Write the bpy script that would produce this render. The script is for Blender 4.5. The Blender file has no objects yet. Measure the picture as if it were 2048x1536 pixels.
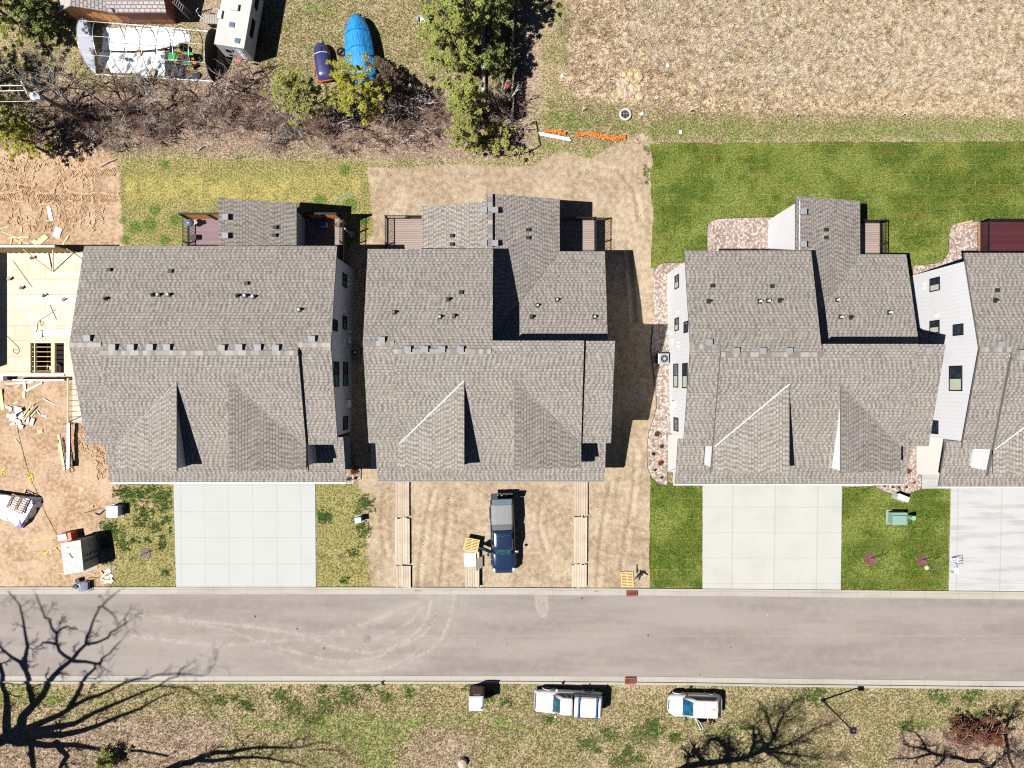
import bpy, bmesh, math, random
import numpy as np
from mathutils import Vector, Matrix
R = math.radians
S = 0.04          # metres per ground pixel of the survey
HC = 58.8         # camera height above the garage floors
COL = bpy.context.scene.collection
rnd = random.Random(7)

def gz(Y):
    """ground height (m) along the north axis: street low, garages level, back yards lower"""
    xs = [-60, -17.0, -16.1, -8.5, -4.0, 7.0, 14.0, 60]
    zs = [-0.30, -0.30, -0.27, 0.0, 0.0, -1.25, -1.35, -1.35]
    return float(np.interp(Y, xs, zs))

def P(x, y, z=0.0):
    k = (1 - z / HC) * S
    return Vector(((x - 1024) * k, (768 - y) * k, z))

def G(x, y, dz=0.0):
    z = dz
    for _ in range(5):
        z = gz((768 - y) * S * (1 - z / HC)) + dz
    return P(x, y, z)

def origin(o):
    v = Vector((0, 0, 0))
    while o is not None:
        v = v + o.location
        o = o.parent
    return v

def tag(o, label=None, cat=None, group=None, kind=None):
    if label: o['label'] = label
    if cat: o['category'] = cat
    if group: o['group'] = group
    if kind: o['kind'] = kind
    return o

def thing(name, label, cat, loc=(0, 0, 0), rz=0.0, group=None):
    o = bpy.data.objects.new(name, None)
    o.empty_display_size = 0.3
    COL.objects.link(o)
    o.location = loc
    o.rotation_euler = (0, 0, rz)
    return tag(o, label, cat, group)

def copy_tree(o, parent=None):
    c = o.copy()
    COL.objects.link(c)
    if parent is not None:
        c.parent = parent
    for ch in list(o.children):
        copy_tree(ch, c)
    return c

class MB:
    def __init__(self):
        self.v, self.f, self.m = [], [], []
    def poly(self, pts, mi=0):
        i = len(self.v)
        self.v += [tuple(p) for p in pts]
        self.f.append(list(range(i, i + len(pts))))
        self.m.append(mi)
    def ring_faces(self, rings, cap0=True, cap1=True, mi=0, closed=True):
        n = len(rings[0]); b = len(self.v)
        for r in rings:
            self.v += [tuple(p) for p in r]
        for k in range(len(rings) - 1):
            for j in range(n if closed else n - 1):
                a = b + k * n + j; c = b + k * n + (j + 1) % n
                self.f.append([a, c, c + n, a + n]); self.m.append(mi)
        if cap0:
            self.f.append([b + j for j in reversed(range(n))]); self.m.append(mi)
        if cap1:
            self.f.append([b + (len(rings) - 1) * n + j for j in range(n)]); self.m.append(mi)
    def prism(self, pts, vec, mi=0):
        vec = Vector(vec)
        self.ring_faces([[Vector(p) for p in pts], [Vector(p) + vec for p in pts]], mi=mi)
    def box(self, c, s, rz=0.0, rx=0.0, ry=0.0, mi=0):
        M = Matrix.Translation(Vector(c)) @ Matrix.Rotation(rz, 4, 'Z') @ Matrix.Rotation(ry, 4, 'Y') @ Matrix.Rotation(rx, 4, 'X')
        hx, hy, hz = s[0] / 2, s[1] / 2, s[2] / 2
        q = [M @ Vector((a * hx, b * hy, d * hz)) for d in (-1, 1) for (a, b) in ((-1, -1), (1, -1), (1, 1), (-1, 1))]
        i = len(self.v); self.v += [tuple(p) for p in q]
        for f in ((3, 2, 1, 0), (4, 5, 6, 7), (0, 1, 5, 4), (1, 2, 6, 5), (2, 3, 7, 6), (3, 0, 4, 7)):
            self.f.append([i + k for k in f]); self.m.append(mi)
    def bar(self, p0, p1, w, h, mi=0):
        """rectangular bar from p0 to p1, w across, h up"""
        p0, p1 = Vector(p0), Vector(p1); d = (p1 - p0).normalized()
        up = Vector((0, 0, 1)) if abs(d.z) < .95 else Vector((0, 1, 0))
        a = d.cross(up).normalized(); b = a.cross(d).normalized()
        r = lambda p: [p - a * w / 2 - b * h / 2, p + a * w / 2 - b * h / 2, p + a * w / 2 + b * h / 2, p - a * w / 2 + b * h / 2]
        self.ring_faces([r(p0), r(p1)], mi=mi)
    def tube(self, pts, rad, n=6, mi=0, cap=True):
        pts = [Vector(p) for p in pts]
        if not isinstance(rad, (list, tuple)):
            rad = [rad] * len(pts)
        rings = []
        a = None
        for i, p in enumerate(pts):
            d = (pts[min(i + 1, len(pts) - 1)] - pts[max(i - 1, 0)])
            if d.length < 1e-9: d = Vector((0, 0, 1))
            d.normalize()
            if a is None:
                a = d.cross(Vector((0, 0, 1)) if abs(d.z) < .9 else Vector((1, 0, 0))).normalized()
            a = (a - d * a.dot(d))
            a = a.normalized() if a.length > 1e-6 else d.orthogonal().normalized()
            b = d.cross(a)
            rings.append([p + (a * math.cos(t) + b * math.sin(t)) * rad[i] for t in [2 * math.pi * k / n for k in range(n)]])
        self.ring_faces(rings, cap, cap, mi)
    def lathe(self, c, prof, n=16, mi=0):
        c = Vector(c)
        rings = [[c + Vector((r * math.cos(t), r * math.sin(t), z)) for t in [2 * math.pi * k / n for k in range(n)]] for r, z in prof]
        self.ring_faces(rings, mi=mi)
    def cyl(self, c, r, h, n=14, mi=0, r2=None):
        self.lathe(c, [(r, 0), (r if r2 is None else r2, h)], n, mi)
    def build(self, name, mats, parent=None, smooth=False, uv=True, world=False, bevel=0.0):
        me = bpy.data.meshes.new(name)
        v = self.v
        if world and parent is not None:
            o = origin(parent); v = [(a - o.x, b - o.y, c - o.z) for a, b, c in v]
        me.from_pydata(v, [], self.f)
        if not isinstance(mats, (list, tuple)): mats = [mats]
        for m in mats: me.materials.append(m)
        if len(mats) > 1:
            me.polygons.foreach_set('material_index', self.m)
        if smooth:
            me.polygons.foreach_set('use_smooth', [True] * len(me.polygons))
        bm = bmesh.new(); bm.from_mesh(me)
        if len(bm.faces) < 60000:
            bmesh.ops.recalc_face_normals(bm, faces=bm.faces)
        if bevel > 0:
            bmesh.ops.remove_doubles(bm, verts=bm.verts, dist=1e-5)
            es = [e for e in bm.edges if len(e.link_faces) == 2 and e.calc_face_angle(0) > .5]
            bmesh.ops.bevel(bm, geom=es, offset=bevel, segments=2, affect='EDGES', profile=.6)
        if uv:
            L = bm.loops.layers.uv.new('UVMap')
            for f in bm.faces:
                n = f.normal
                if abs(n.z) > .999 or n.length < .5:
                    eu, ev = Vector((1, 0, 0)), Vector((0, 1, 0))
                else:
                    eu = Vector((0, 0, 1)).cross(n).normalized(); ev = n.cross(eu)
                for l in f.loops:
                    l[L].uv = (l.vert.co.dot(eu), l.vert.co.dot(ev))
        bm.to_mesh(me); bm.free()
        ob = bpy.data.objects.new(name, me); COL.objects.link(ob)
        if parent is not None: ob.parent = parent
        return ob

# ------------------------------------------------------------------ materials
class NT:
    """tiny node-graph helper"""
    def __init__(self, name):
        self.mat = bpy.data.materials.new(name); self.mat.use_nodes = True
        self.t = self.mat.node_tree; self.N = self.t.nodes; self.L = self.t.links
        self.b = self.N['Principled BSDF']
        self.b.inputs['Specular IOR Level'].default_value = 0.25
        self.out = self.N['Material Output']
    def n(self, typ, **kw):
        x = self.N.new(typ)
        for k, v in kw.items():
            if k.startswith('i_'):
                x.inputs[k[2:].replace('_', ' ')].default_value = v
            else: setattr(x, k, v)
        return x
    def put(self, val, sock):
        if hasattr(val, 'is_linked') or isinstance(val, bpy.types.NodeSocket): self.L.new(val, sock)
        elif isinstance(val, (tuple, list)): sock.default_value = (*val[:3], 1.0) if len(sock.default_value) == 4 else val
        else: sock.default_value = val
    def obj(self): return self.n('ShaderNodeTexCoord').outputs['Object']
    def uv(self): return self.n('ShaderNodeTexCoord').outputs['UV']
    def noise(self, vec, scale, detail=2.0, rough=.55, color=False, dist=0.0):
        x = self.n('ShaderNodeTexNoise'); x.inputs['Scale'].default_value = scale
        x.inputs['Detail'].default_value = detail; x.inputs['Roughness'].default_value = rough; x.inputs['Distortion'].default_value = dist
        self.L.new(vec, x.inputs['Vector']); return x.outputs['Color' if color else 'Fac']
    def math(self, op, a, b=0.0, c=None, clamp=False):
        x = self.n('ShaderNodeMath', operation=op); x.use_clamp = clamp
        self.put(a, x.inputs[0]); self.put(b, x.inputs[1])
        if c is not None: self.put(c, x.inputs[2])
        return x.outputs[0]
    def ramp(self, fac, lo, hi):
        """0..1 smooth step of fac between lo and hi"""
        x = self.n('ShaderNodeMapRange', interpolation_type='SMOOTHSTEP')
        self.put(fac, x.inputs['Value']); x.inputs['From Min'].default_value = lo; x.inputs['From Max'].default_value = hi
        return x.outputs['Result']
    def mix(self, fac, a, b, blend='MIX'):
        x = self.n('ShaderNodeMix', data_type='RGBA', blend_type=blend)
        self.put(fac, x.inputs[0]); self.put(a, x.inputs[6]); self.put(b, x.inputs[7]); return x.outputs[2]
    def scale(self, vec, s, rot=0.0):
        x = self.n('ShaderNodeMapping'); x.inputs['Scale'].default_value = s if isinstance(s, (tuple, list)) else (s, s, s)
        x.inputs['Rotation'].default_value = (0, 0, rot); self.L.new(vec, x.inputs['Vector']); return x.outputs[0]
    def bump(self, h, strength=.5, dist=.05):
        x = self.n('ShaderNodeBump'); x.inputs['Strength'].default_value = strength; x.inputs['Distance'].default_value = dist
        self.L.new(h, x.inputs['Height']); self.L.new(x.outputs[0], self.b.inputs['Normal'])
    def col(self, c, rough=.8, metal=0.0, spec=None):
        self.put(c, self.b.inputs['Base Color']); self.put(rough, self.b.inputs['Roughness']); self.b.inputs['Metallic'].default_value = metal
        if spec is not None: self.b.inputs['Specular IOR Level'].default_value = spec
        return self.mat

_MC = {}
def plain(name, c, rough=.6, metal=0.0, var=.12, scale=6.0, spec=None, grime=0.0):
    if name in _MC: return _MC[name]
    t = NT(name); o = t.obj()
    n1 = t.noise(o, scale, 4); n2 = t.noise(o, scale * .17, 3)
    v = t.math('ADD', t.math('MULTIPLY', t.math('SUBTRACT', n1, .5), var * 2), t.math('MULTIPLY', t.math('SUBTRACT', n2, .5), var * 2.2))
    v = t.math('ADD', v, 1.0)
    hv = t.n('ShaderNodeHueSaturation'); hv.inputs['Color'].default_value = (*c, 1); t.L.new(v, hv.inputs['Value'])
    cc = hv.outputs[0]
    if grime: cc = t.mix(t.math('MULTIPLY', t.ramp(t.noise(o, scale * .4, 5, .65), .5, .75), grime), cc, (.16, .13, .10))
    _MC[name] = t.col(cc, rough, metal, spec); return _MC[name]

def shingle(name, dark, light, tint=None):
    t = NT(name); uv = t.uv()
    sx = t.n('ShaderNodeSeparateXYZ'); t.L.new(uv, sx.inputs[0])
    rowf = t.math('DIVIDE', sx.outputs[1], .205); row = t.math('FLOOR', rowf); fr = t.math('FRACT', rowf)
    wn = t.n('ShaderNodeTexWhiteNoise', noise_dimensions='1D'); t.L.new(row, wn.inputs['W'])
    # light and dark tabs alternate along each course; every course is shifted a little further, which drifts into diagonals
    wob = t.noise(uv, 1.7, 3, .6)
    ph = t.math('ADD', t.math('DIVIDE', sx.outputs[0], .33), t.math('ADD', t.math('MULTIPLY', row, .36), t.math('ADD', t.math('MULTIPLY', wn.outputs[0], .62), t.math('MULTIPLY', wob, 1.3))))
    tab = t.math('SINE', t.math('MULTIPLY', ph, 6.2832))
    fac = t.ramp(tab, -.55, .55)
    cell = t.n('ShaderNodeTexWhiteNoise', noise_dimensions='2D'); cv = t.n('ShaderNodeCombineXYZ'); t.L.new(t.math('FLOOR', t.math('MULTIPLY', ph, 2.0)), cv.inputs[0]); t.L.new(row, cv.inputs[1]); t.L.new(cv.outputs[0], cell.inputs['Vector'])
    fac = t.math('ADD', t.math('MULTIPLY', fac, .60), t.math('MULTIPLY', cell.outputs[0], .44))
    line = t.math('SUBTRACT', 1.0, t.ramp(fr, .05, .28))
    big = t.noise(uv, .30, 5, .62); mid = t.noise(t.scale(uv, (1.0, 2.4, 1), .6), .8, 3)
    fac = t.math('ADD', fac, t.math('MULTIPLY', t.math('SUBTRACT', mid, .5), .55), clamp=True)
    c = t.mix(fac, dark, light)
    c = t.mix(t.math('MULTIPLY', line, .5), c, tuple(x * .38 for x in dark))
    gran = t.noise(t.scale(uv, (1.0, 1.7, 1)), 9, 3, .7)
    hv = t.n('ShaderNodeHueSaturation'); t.L.new(c, hv.inputs['Color'])
    t.L.new(t.math('ADD', t.math('ADD', .68, t.math('MULTIPLY', big, .30)), t.math('MULTIPLY', gran, .34)), hv.inputs['Value'])
    t.bump(t.math('SUBTRACT', fac, line), .35, .02)
    return t.col(hv.outputs[0], .92, 0, .15)

def siding(name, c, step=.30):
    t = NT(name); o = t.obj(); uv = t.uv()
    sx = t.n('ShaderNodeSeparateXYZ'); t.L.new(uv, sx.inputs[0])
    fr = t.math('FRACT', t.math('DIVIDE', sx.outputs[0], step))
    g = t.math('SUBTRACT', 1.0, t.ramp(t.math('ABSOLUTE', t.math('SUBTRACT', fr, .5)), .02, .09))
    n = t.noise(o, .7, 4)
    cc = t.mix(t.math('MULTIPLY', g, .16), c, tuple(x * .5 for x in c))
    cc = t.mix(t.math('MULTIPLY', t.ramp(n, .45, .8), .14), cc, tuple(x * .62 for x in c))
    t.bump(g, .3, .02)
    return t.col(cc, .6)

def concrete(name, c, joint=(0, 0), stain=.25, streak=0.0):
    t = NT(name); o = t.obj()
    a = t.noise(o, .45, 5, .6); f = t.noise(o, 14, 3); s = t.noise(t.scale(o, (.18, 1.6, 1)), 1.2, 5, .62)
    cc = t.mix(t.math('MULTIPLY', t.ramp(a, .35, .75), stain), c, tuple(x * .72 for x in c))
    if streak: cc = t.mix(t.math('MULTIPLY', t.ramp(s, .46, .66), streak), cc, tuple(x * .52 for x in c))
    hv = t.n('ShaderNodeHueSaturation'); t.L.new(cc, hv.inputs['Color'])
    t.L.new(t.math('ADD', .93, t.math('MULTIPLY', f, .14)), hv.inputs['Value'])
    cc = hv.outputs[0]
    sx = t.n('ShaderNodeSeparateXYZ'); t.L.new(o, sx.inputs[0])
    for ax, st in enumerate(joint):
        if st:
            fr = t.math('FRACT', t.math('ADD', t.math('DIVIDE', sx.outputs[ax], st), .31))
            g = t.math('SUBTRACT', 1.0, t.ramp(t.math('ABSOLUTE', t.math('SUBTRACT', fr, .5)), .008, .018))
            cc = t.mix(t.math('MULTIPLY', g, .26), cc, tuple(x * .42 for x in c))
    t.bump(f, .1, .01)
    return t.col(cc, .85)

def boards(name, c, step, axis=0, gap=.5, var=.35, rough=.75):
    """planks running across `axis` of the UV, each plank its own tone"""
    t = NT(name); uv = t.uv()
    sx = t.n('ShaderNodeSeparateXYZ'); t.L.new(uv, sx.inputs[0])
    q = t.math('DIVIDE', sx.outputs[axis], step)
    fr = t.math('FRACT', q); fl = t.math('FLOOR', q)
    wn = t.n('ShaderNodeTexWhiteNoise', noise_dimensions='1D'); t.L.new(fl, wn.inputs['W'])
    g = t.math('SUBTRACT', 1.0, t.ramp(t.math('MINIMUM', fr, t.math('SUBTRACT', 1.0, fr)), .04, .13))
    grain = t.noise(t.scale(uv, (30, 2, 1) if axis == 0 else (2, 30, 1)), 1.0, 4)
    big = t.noise(uv, .9, 4)
    hv = t.n('ShaderNodeHueSaturation'); hv.inputs['Color'].default_value = (*c, 1)
    t.L.new(t.math('ADD', t.math('ADD', 1 - var * .8, t.math('MULTIPLY', wn.outputs[0], var)), t.math('ADD', t.math('MULTIPLY', grain, var * .5), t.math('MULTIPLY', big, var * .5))), hv.inputs['Value'])
    cc = t.mix(t.math('MULTIPLY', g, gap), hv.outputs[0], tuple(x * .18 for x in c))
    t.bump(t.math('SUBTRACT', 1.0, g), .4, .02)
    return t.col(cc, rough)

def glass(name, c=(.012, .02, .03), rough=.06, spec=.6):
    if name in _MC: return _MC[name]
    t = NT(name); n = t.noise(t.obj(), 2.2, 3)
    cc = t.mix(t.ramp(n, .4, .7), c, tuple(x * 2.2 for x in c))
    _MC[name] = t.col(cc, rough, 0, spec); return _MC[name]

def foliage(name, c1, c2, c3, rough=.7, trans=.35):
    t = NT(name); o = t.obj()
    n = t.noise(o, 1.3, 3); g = t.n('ShaderNodeNewGeometry')
    r = g.outputs['Random Per Island']
    c = t.mix(t.ramp(n, .35, .65), c1, c2)
    c = t.mix(t.math('MULTIPLY', t.ramp(r, .45, .95), .8), c, c3)
    t.col(c, rough, 0, .15)
    tr = t.n('ShaderNodeBsdfTranslucent'); t.L.new(c, tr.inputs[0]); mx = t.n('ShaderNodeMixShader'); mx.inputs[0].default_value = trans
    t.L.new(t.b.outputs[0], mx.inputs[1]); t.L.new(tr.outputs[0], mx.inputs[2]); t.L.new(mx.outputs[0], t.out.inputs[0])
    return t.mat
# ------------------------------------------------------------------ world, sun, camera
SUN_TO = Vector((-869, -298, 1470)).normalized()      # towards the sun, from the shadows
sc = bpy.context.scene
w = bpy.data.worlds.new('World'); sc.world = w; w.use_nodes = True
sky = w.node_tree.nodes.new('ShaderNodeTexSky'); sky.sky_type = 'NISHITA'; sky.sun_disc = False
sky.air_density = 0.22; sky.dust_density = 0.1; sky.altitude = 2000
sky.sun_elevation = math.asin(SUN_TO.z); sky.sun_rotation = math.atan2(SUN_TO.x, SUN_TO.y)
w.node_tree.links.new(sky.outputs[0], w.node_tree.nodes['Background'].inputs[0])
w.node_tree.nodes['Background'].inputs[1].default_value = 0.08
sl = bpy.data.lights.new('sun', 'SUN'); sl.energy = 5.0; sl.angle = R(.5); sl.color = (1, .955, .885)
so = bpy.data.objects.new('sun', sl); COL.objects.link(so)
so.rotation_euler = SUN_TO.to_track_quat('Z', 'Y').to_euler(); so.location = (0, 0, 90)
cd = bpy.data.cameras.new('camera'); co = bpy.data.objects.new('camera', cd); COL.objects.link(co)
cd.sensor_width = 36; cd.lens = 36 * (HC / S) / 2048; cd.clip_end = 3000
co.location = (0, 0, HC); co.rotation_euler = (0, 0, 0); sc.camera = co
sc.view_settings.view_transform = 'Standard'; sc.view_settings.look = 'None'
sc.view_settings.exposure = 0.88; sc.view_settings.gamma = 1.0
sc.cycles.use_denoising = False; sc.cycles.max_bounces = 5; sc.cycles.diffuse_bounces = 1; sc.cycles.pixel_filter_type = 'BLACKMAN_HARRIS'; sc.cycles.filter_width = 1.15
sc.cycles.use_adaptive_sampling = True; sc.cycles.adaptive_threshold = 0.012

# ------------------------------------------------------------------ ground
def sdist(px, py, poly):
    d = np.full(px.shape, 1e9); inside = np.zeros(px.shape, bool)
    n = len(poly)
    for i in range(n):
        ax, ay = poly[i]; bx, by = poly[(i + 1) % n]
        ex, ey = bx - ax, by - ay
        t = np.clip(((px - ax) * ex + (py - ay) * ey) / (ex * ex + ey * ey + 1e-9), 0, 1)
        d = np.minimum(d, np.hypot(px - ax - t * ex, py - ay - t * ey))
        if ay != by:
            c = ((ay > py) != (by > py)) & (px < ex * (py - ay) / (by - ay) + ax)
            inside ^= c
    return np.where(inside, -d, d)

ZONES = {
 'sand': [[(-300, 285), (60, 300), (150, 280), (215, 300), (238, 345), (242, 420), (250, 500), (170, 520), (-300, 520)],
          [(-300, 500), (170, 500), (170, 745), (215, 900), (240, 965), (240, 1000), (205, 1040), (195, 1080), (215, 1120), (215, 1178), (-300, 1178)]],
 'dirt': [[(735, 335), (800, 338), (900, 328), (1060, 335), (1125, 300), (1180, 320), (1260, 272), (1290, 262), (1310, 290), (1320, 540), (1330, 700), (1320, 900), (1305, 960), (1305, 1178), (745, 1178), (735, 1100), (728, 1000), (715, 960), (690, 780), (690, 500), (750, 470), (742, 400)]],
 'litter': [[(-300, 170), (60, 170), (120, 165), (200, 190), (330, 165), (430, 140), (520, 130), (560, 230), (640, 240), (760, 190), (830, 170), (870, 200), (960, 190), (1010, 200), (1050, 230), (1062, 290), (1000, 315), (900, 318), (720, 315), (600, 300), (460, 305), (330, 290), (240, 300), (150, 280), (60, 295), (-300, 290)],
            [(150, 1442), (330, 1432), (460, 1447), (430, 1500), (500, 1560), (-300, 1800), (-300, 1450)],
            [(850, 1445), (930, 1442), (975, 1500), (960, 1600), (810, 1600), (800, 1500)],
            [(1880, 1460), (2048, 1440), (2300, 1440), (2300, 1800), (1780, 1800), (1790, 1470)],
            [(1060, 1405), (1120, 1425), (1150, 1450), (1070, 1470), (1000, 1450)], [(1270, 1395), (1330, 1408), (1300, 1420), (1180, 1425)],
            [(1395, 1425), (1470, 1428), (1500, 1440), (1420, 1448)], [(1900, 1380), (1940, 1380), (1940, 1404), (1900, 1404)],
            [(1030, 20), (1075, 20), (1085, 200), (1050, 250), (1030, 200)], [(390, 0), (440, 0), (430, 90), (395, 60)]],
 'prairie': [[(1062, -300), (2500, -300), (2500, 255), (1900, 228), (1500, 224), (1300, 215), (1160, 195), (1120, 150), (1130, 0), (1100, -100)]],
 'green': [[(1090, 195), (1170, 222), (1280, 240), (1500, 240), (2400, 232), (2400, 284), (1290, 281), (1220, 258), (1100, 268)],
           [(1075, 268), (1100, 285), (1220, 310), (1180, 325), (1090, 300)],
           [(430, 1440), (620, 1430), (760, 1422), (960, 1428), (965, 1455), (850, 1450), (800, 1490), (790, 1560), (720, 1560), (700, 1500), (560, 1472)],
           [(-20, 1372), (140, 1372), (130, 1410), (-20, 1420)], [(1110, 0), (1150, 0), (1140, 150), (1110, 130)],
           [(1050, 1425), (1090, 1450), (1060, 1480), (1000, 1450)], [(1400, 1450), (1480, 1445), (1500, 1470), (1430, 1480)],
           [(1800, 1440), (1890, 1428), (1900, 1452), (1820, 1470)], [(600, 0), (680, 0), (660, 40), (610, 30)], [(960, 1430), (1080, 1440), (1010, 1480)]],
 'lawn': [[(243, 318), (735, 322), (740, 420), (752, 470), (700, 510), (250, 510), (240, 420)],
          [(246, 968), (352, 968), (352, 1178), (222, 1178), (236, 1120), (215, 1060), (235, 1010)],
          [(631, 968), (716, 968), (728, 1000), (735, 1100), (745, 1178), (632, 1178)]],
}
BLUR = {'sand': 16, 'dirt': 16, 'litter': 42, 'prairie': 34, 'green': 26, 'lawn': 7}
SPOTS = [(560,1390,16),(590,1415,20),(655,1410,18),(630,1438,14),(690,1385,12),(700,1400,14),(940,1372,10),(645,1375,10),(730,1372,9),(975,1392,10),(775,1392,9),(820,1385,7),
 (1010,1405,8),(1100,1440,9),(1220,1470,14),(1175,1488,14),(1290,1470,18),(1310,1460,12),(1350,1475,8),(1255,1500,8),(1195,1500,6),(1240,1520,16),(1275,1515,10),(1305,1448,12),(1350,1473,7),(1490,1450,7),
 (1627,1393,20),(1635,1375,10),(1870,1390,10),(1885,1398,9),(1935,1400,9),(1950,1385,14),(1810,1452,10),(1400,1435,8),(1960,1432,8),(440,1400,9),(470,1395,5),(490,1410,9),(500,1415,6),
 (270,1000,18),(300,980,16),(325,1010,14),(330,990,14),(290,1030,12),(310,1055,10),(280,1045,10),(265,985,10),(335,1040,8),(324,1075,4),(325,1090,6),(330,1145,5),(295,1080,5),(270,1080,6),(345,1060,5),
 (640,1030,14),(650,1035,10),(722,1048,12),(730,1012,14),(728,1000,10),(708,1106,6),(730,1065,9),(690,1160,6),
 (250,480,18),(245,440,12),(300,450,26),(310,420,18),(350,440,22),(270,455,22),(330,480,18),(640,400,22),(700,410,26),(730,440,18),(690,340,20),(330,330,16),(480,315,14),(240,985,12),(215,1055,12),(230,1065,14),(245,1090,10),(215,1090,9),
 (1300,300,8),(1300,340,9),(1303,360,8)]
BARE = [(285,1003,18),(312,1012,10),(300,1010,9)]
def stripes(px, py):
    """mown / drained bands on the house-one lawn"""
    return np.exp(-((py - 372) / 18.) ** 2) * ((px > 250) & (px < 720)) + np.exp(-((py - 395) / 9.) ** 2) * ((px > 250) & (px < 700)) * .7

def make_ground():
    xs = np.concatenate([np.array([-900, -500, -250, -120, -70]), np.arange(-48, 48.01, .17), np.array([70, 120, 250, 500, 900])])
    ys = np.concatenate([np.array([-900, -500, -250, -120, -60]), np.arange(-38, 38.01, .17), np.array([60, 120, 250, 500, 900])])
    X, Y = np.meshgrid(xs, ys)
    nx, ny = len(xs), len(ys)
    Z = np.interp(Y, [-60, -17.0, -16.1, -8.5, -4.0, 7.0, 14.0, 60], [-0.30, -0.30, -0.27, 0.0, 0.0, -1.25, -1.35, -1.35])
    k = S * (1 - Z / HC)
    px, py = 1024 + X / k, 768 - Y / k
    rs = np.random.RandomState(3)
    wgt = {}
    for nme, polys in ZONES.items():
        a = np.zeros(X.shape)
        for k_, pl in enumerate(polys):
            a = np.maximum(a, np.clip(.5 - sdist(px, py, pl) / (2 * BLUR[nme]), 0, 1) * (.62 if nme == 'litter' and 2 <= k_ <= 7 and k_ != 3 else .72 if nme == 'lawn' and k_ else 1))
        wgt[nme] = a
    lush = np.zeros(X.shape)
    for (cx, cy, r) in SPOTS:
        m = (np.abs(px - cx) < r * 2) & (np.abs(py - cy) < r * 2)
        lush[m] = np.maximum(lush[m], np.clip(1.25 - np.hypot(px[m] - cx, py[m] - cy) / r, 0, 1))
    for (cx, cy, r) in BARE:
        m = (np.abs(px - cx) < r * 2) & (np.abs(py - cy) < r * 2)
        b = np.clip(1.2 - np.hypot(px[m] - cx, (py[m] - cy) * 1.3) / r, 0, 1)
        wgt['sand'][m] = np.maximum(wgt['sand'][m], b); lush[m] = np.minimum(lush[m], 1 - b)
    # pale rut lines in the dirt in front of the middle house
    rut = np.zeros(X.shape); rutE = np.zeros(X.shape)
    for ln in RUTS:
        for (a, b) in zip(ln[:-1], ln[1:]):
            ex, ey = b[0] - a[0], b[1] - a[1]
            t = np.clip(((px - a[0]) * ex + (py - a[1]) * ey) / (ex * ex + ey * ey), 0, 1)
            dd_ = np.hypot(px - a[0] - t * ex, py - a[1] - t * ey)
            rut = np.maximum(rut, np.clip(1.3 - dd_ / 4.5, 0, 1)); rutE = np.maximum(rutE, np.exp(-((dd_ - 9) / 3.0) ** 2))
    Z = Z - .10 * rut + .06 * rutE + wgt['dirt'] * (rs.rand(*X.shape) - .5) * .045
    # loose clods of sand
    loose = wgt['sand'] * np.clip((px < 260), 0, 1)
    Z = Z + loose * (rs.rand(*X.shape) - .5) * .05
    V = np.stack([X.ravel(), Y.ravel(), Z.ravel()], 1)
    i = np.arange(nx * ny).reshape(ny, nx)
    F = np.stack([i[:-1, :-1].ravel(), i[:-1, 1:].ravel(), i[1:, 1:].ravel(), i[1:, :-1].ravel()], 1)
    me = bpy.data.meshes.new('ground')
    me.vertices.add(len(V)); me.vertices.foreach_set('co', V.ravel())
    me.loops.add(F.size); me.loops.foreach_set('vertex_index', F.ravel().astype(np.int32))
    me.polygons.add(len(F)); me.polygons.foreach_set('loop_start', np.arange(0, F.size, 4, dtype=np.int32))
    me.polygons.foreach_set('use_smooth', np.ones(len(F), bool))
    me.update(calc_edges=True)
    one = lambda a: a.ravel()
    for nm, ch in (('zoneA', (wgt['sand'], wgt['litter'], wgt['green'], wgt['prairie'])), ('zoneB', (lush, wgt['dirt'], wgt['lawn'], np.clip(stripes(px, py), 0, 1)))):
        at = me.color_attributes.new(nm, 'FLOAT_COLOR', 'POINT')
        at.data.foreach_set('color', np.stack([one(c) for c in ch], 1).ravel().astype(np.float32))
    me.materials.append(ground_mat())
    o = bpy.data.objects.new('ground', me); COL.objects.link(o); tag(o, kind='structure')

RUTS = [[(1160,352),(1200,332),(1240,342),(1270,380),(1280,440)],[(1255,480),(1262,560),(1268,640)],[(780,350),(830,372),(900,360),(960,345)],
        [(866,985),(858,1020),(850,1060),(843,1110),(838,1170)],[(900,990),(897,1040),(890,1090),(884,1160)],[(1222,968),(1213,1010),(1205,1060),(1200,1120),(1195,1170)],
        [(1272,900),(1270,960),(1265,1010),(1255,1060),(1248,1110),(1243,1140)],[(1085,1000),(1078,1050),(1090,1100)],[(770,990),(764,1050),(772,1110)]]

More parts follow.
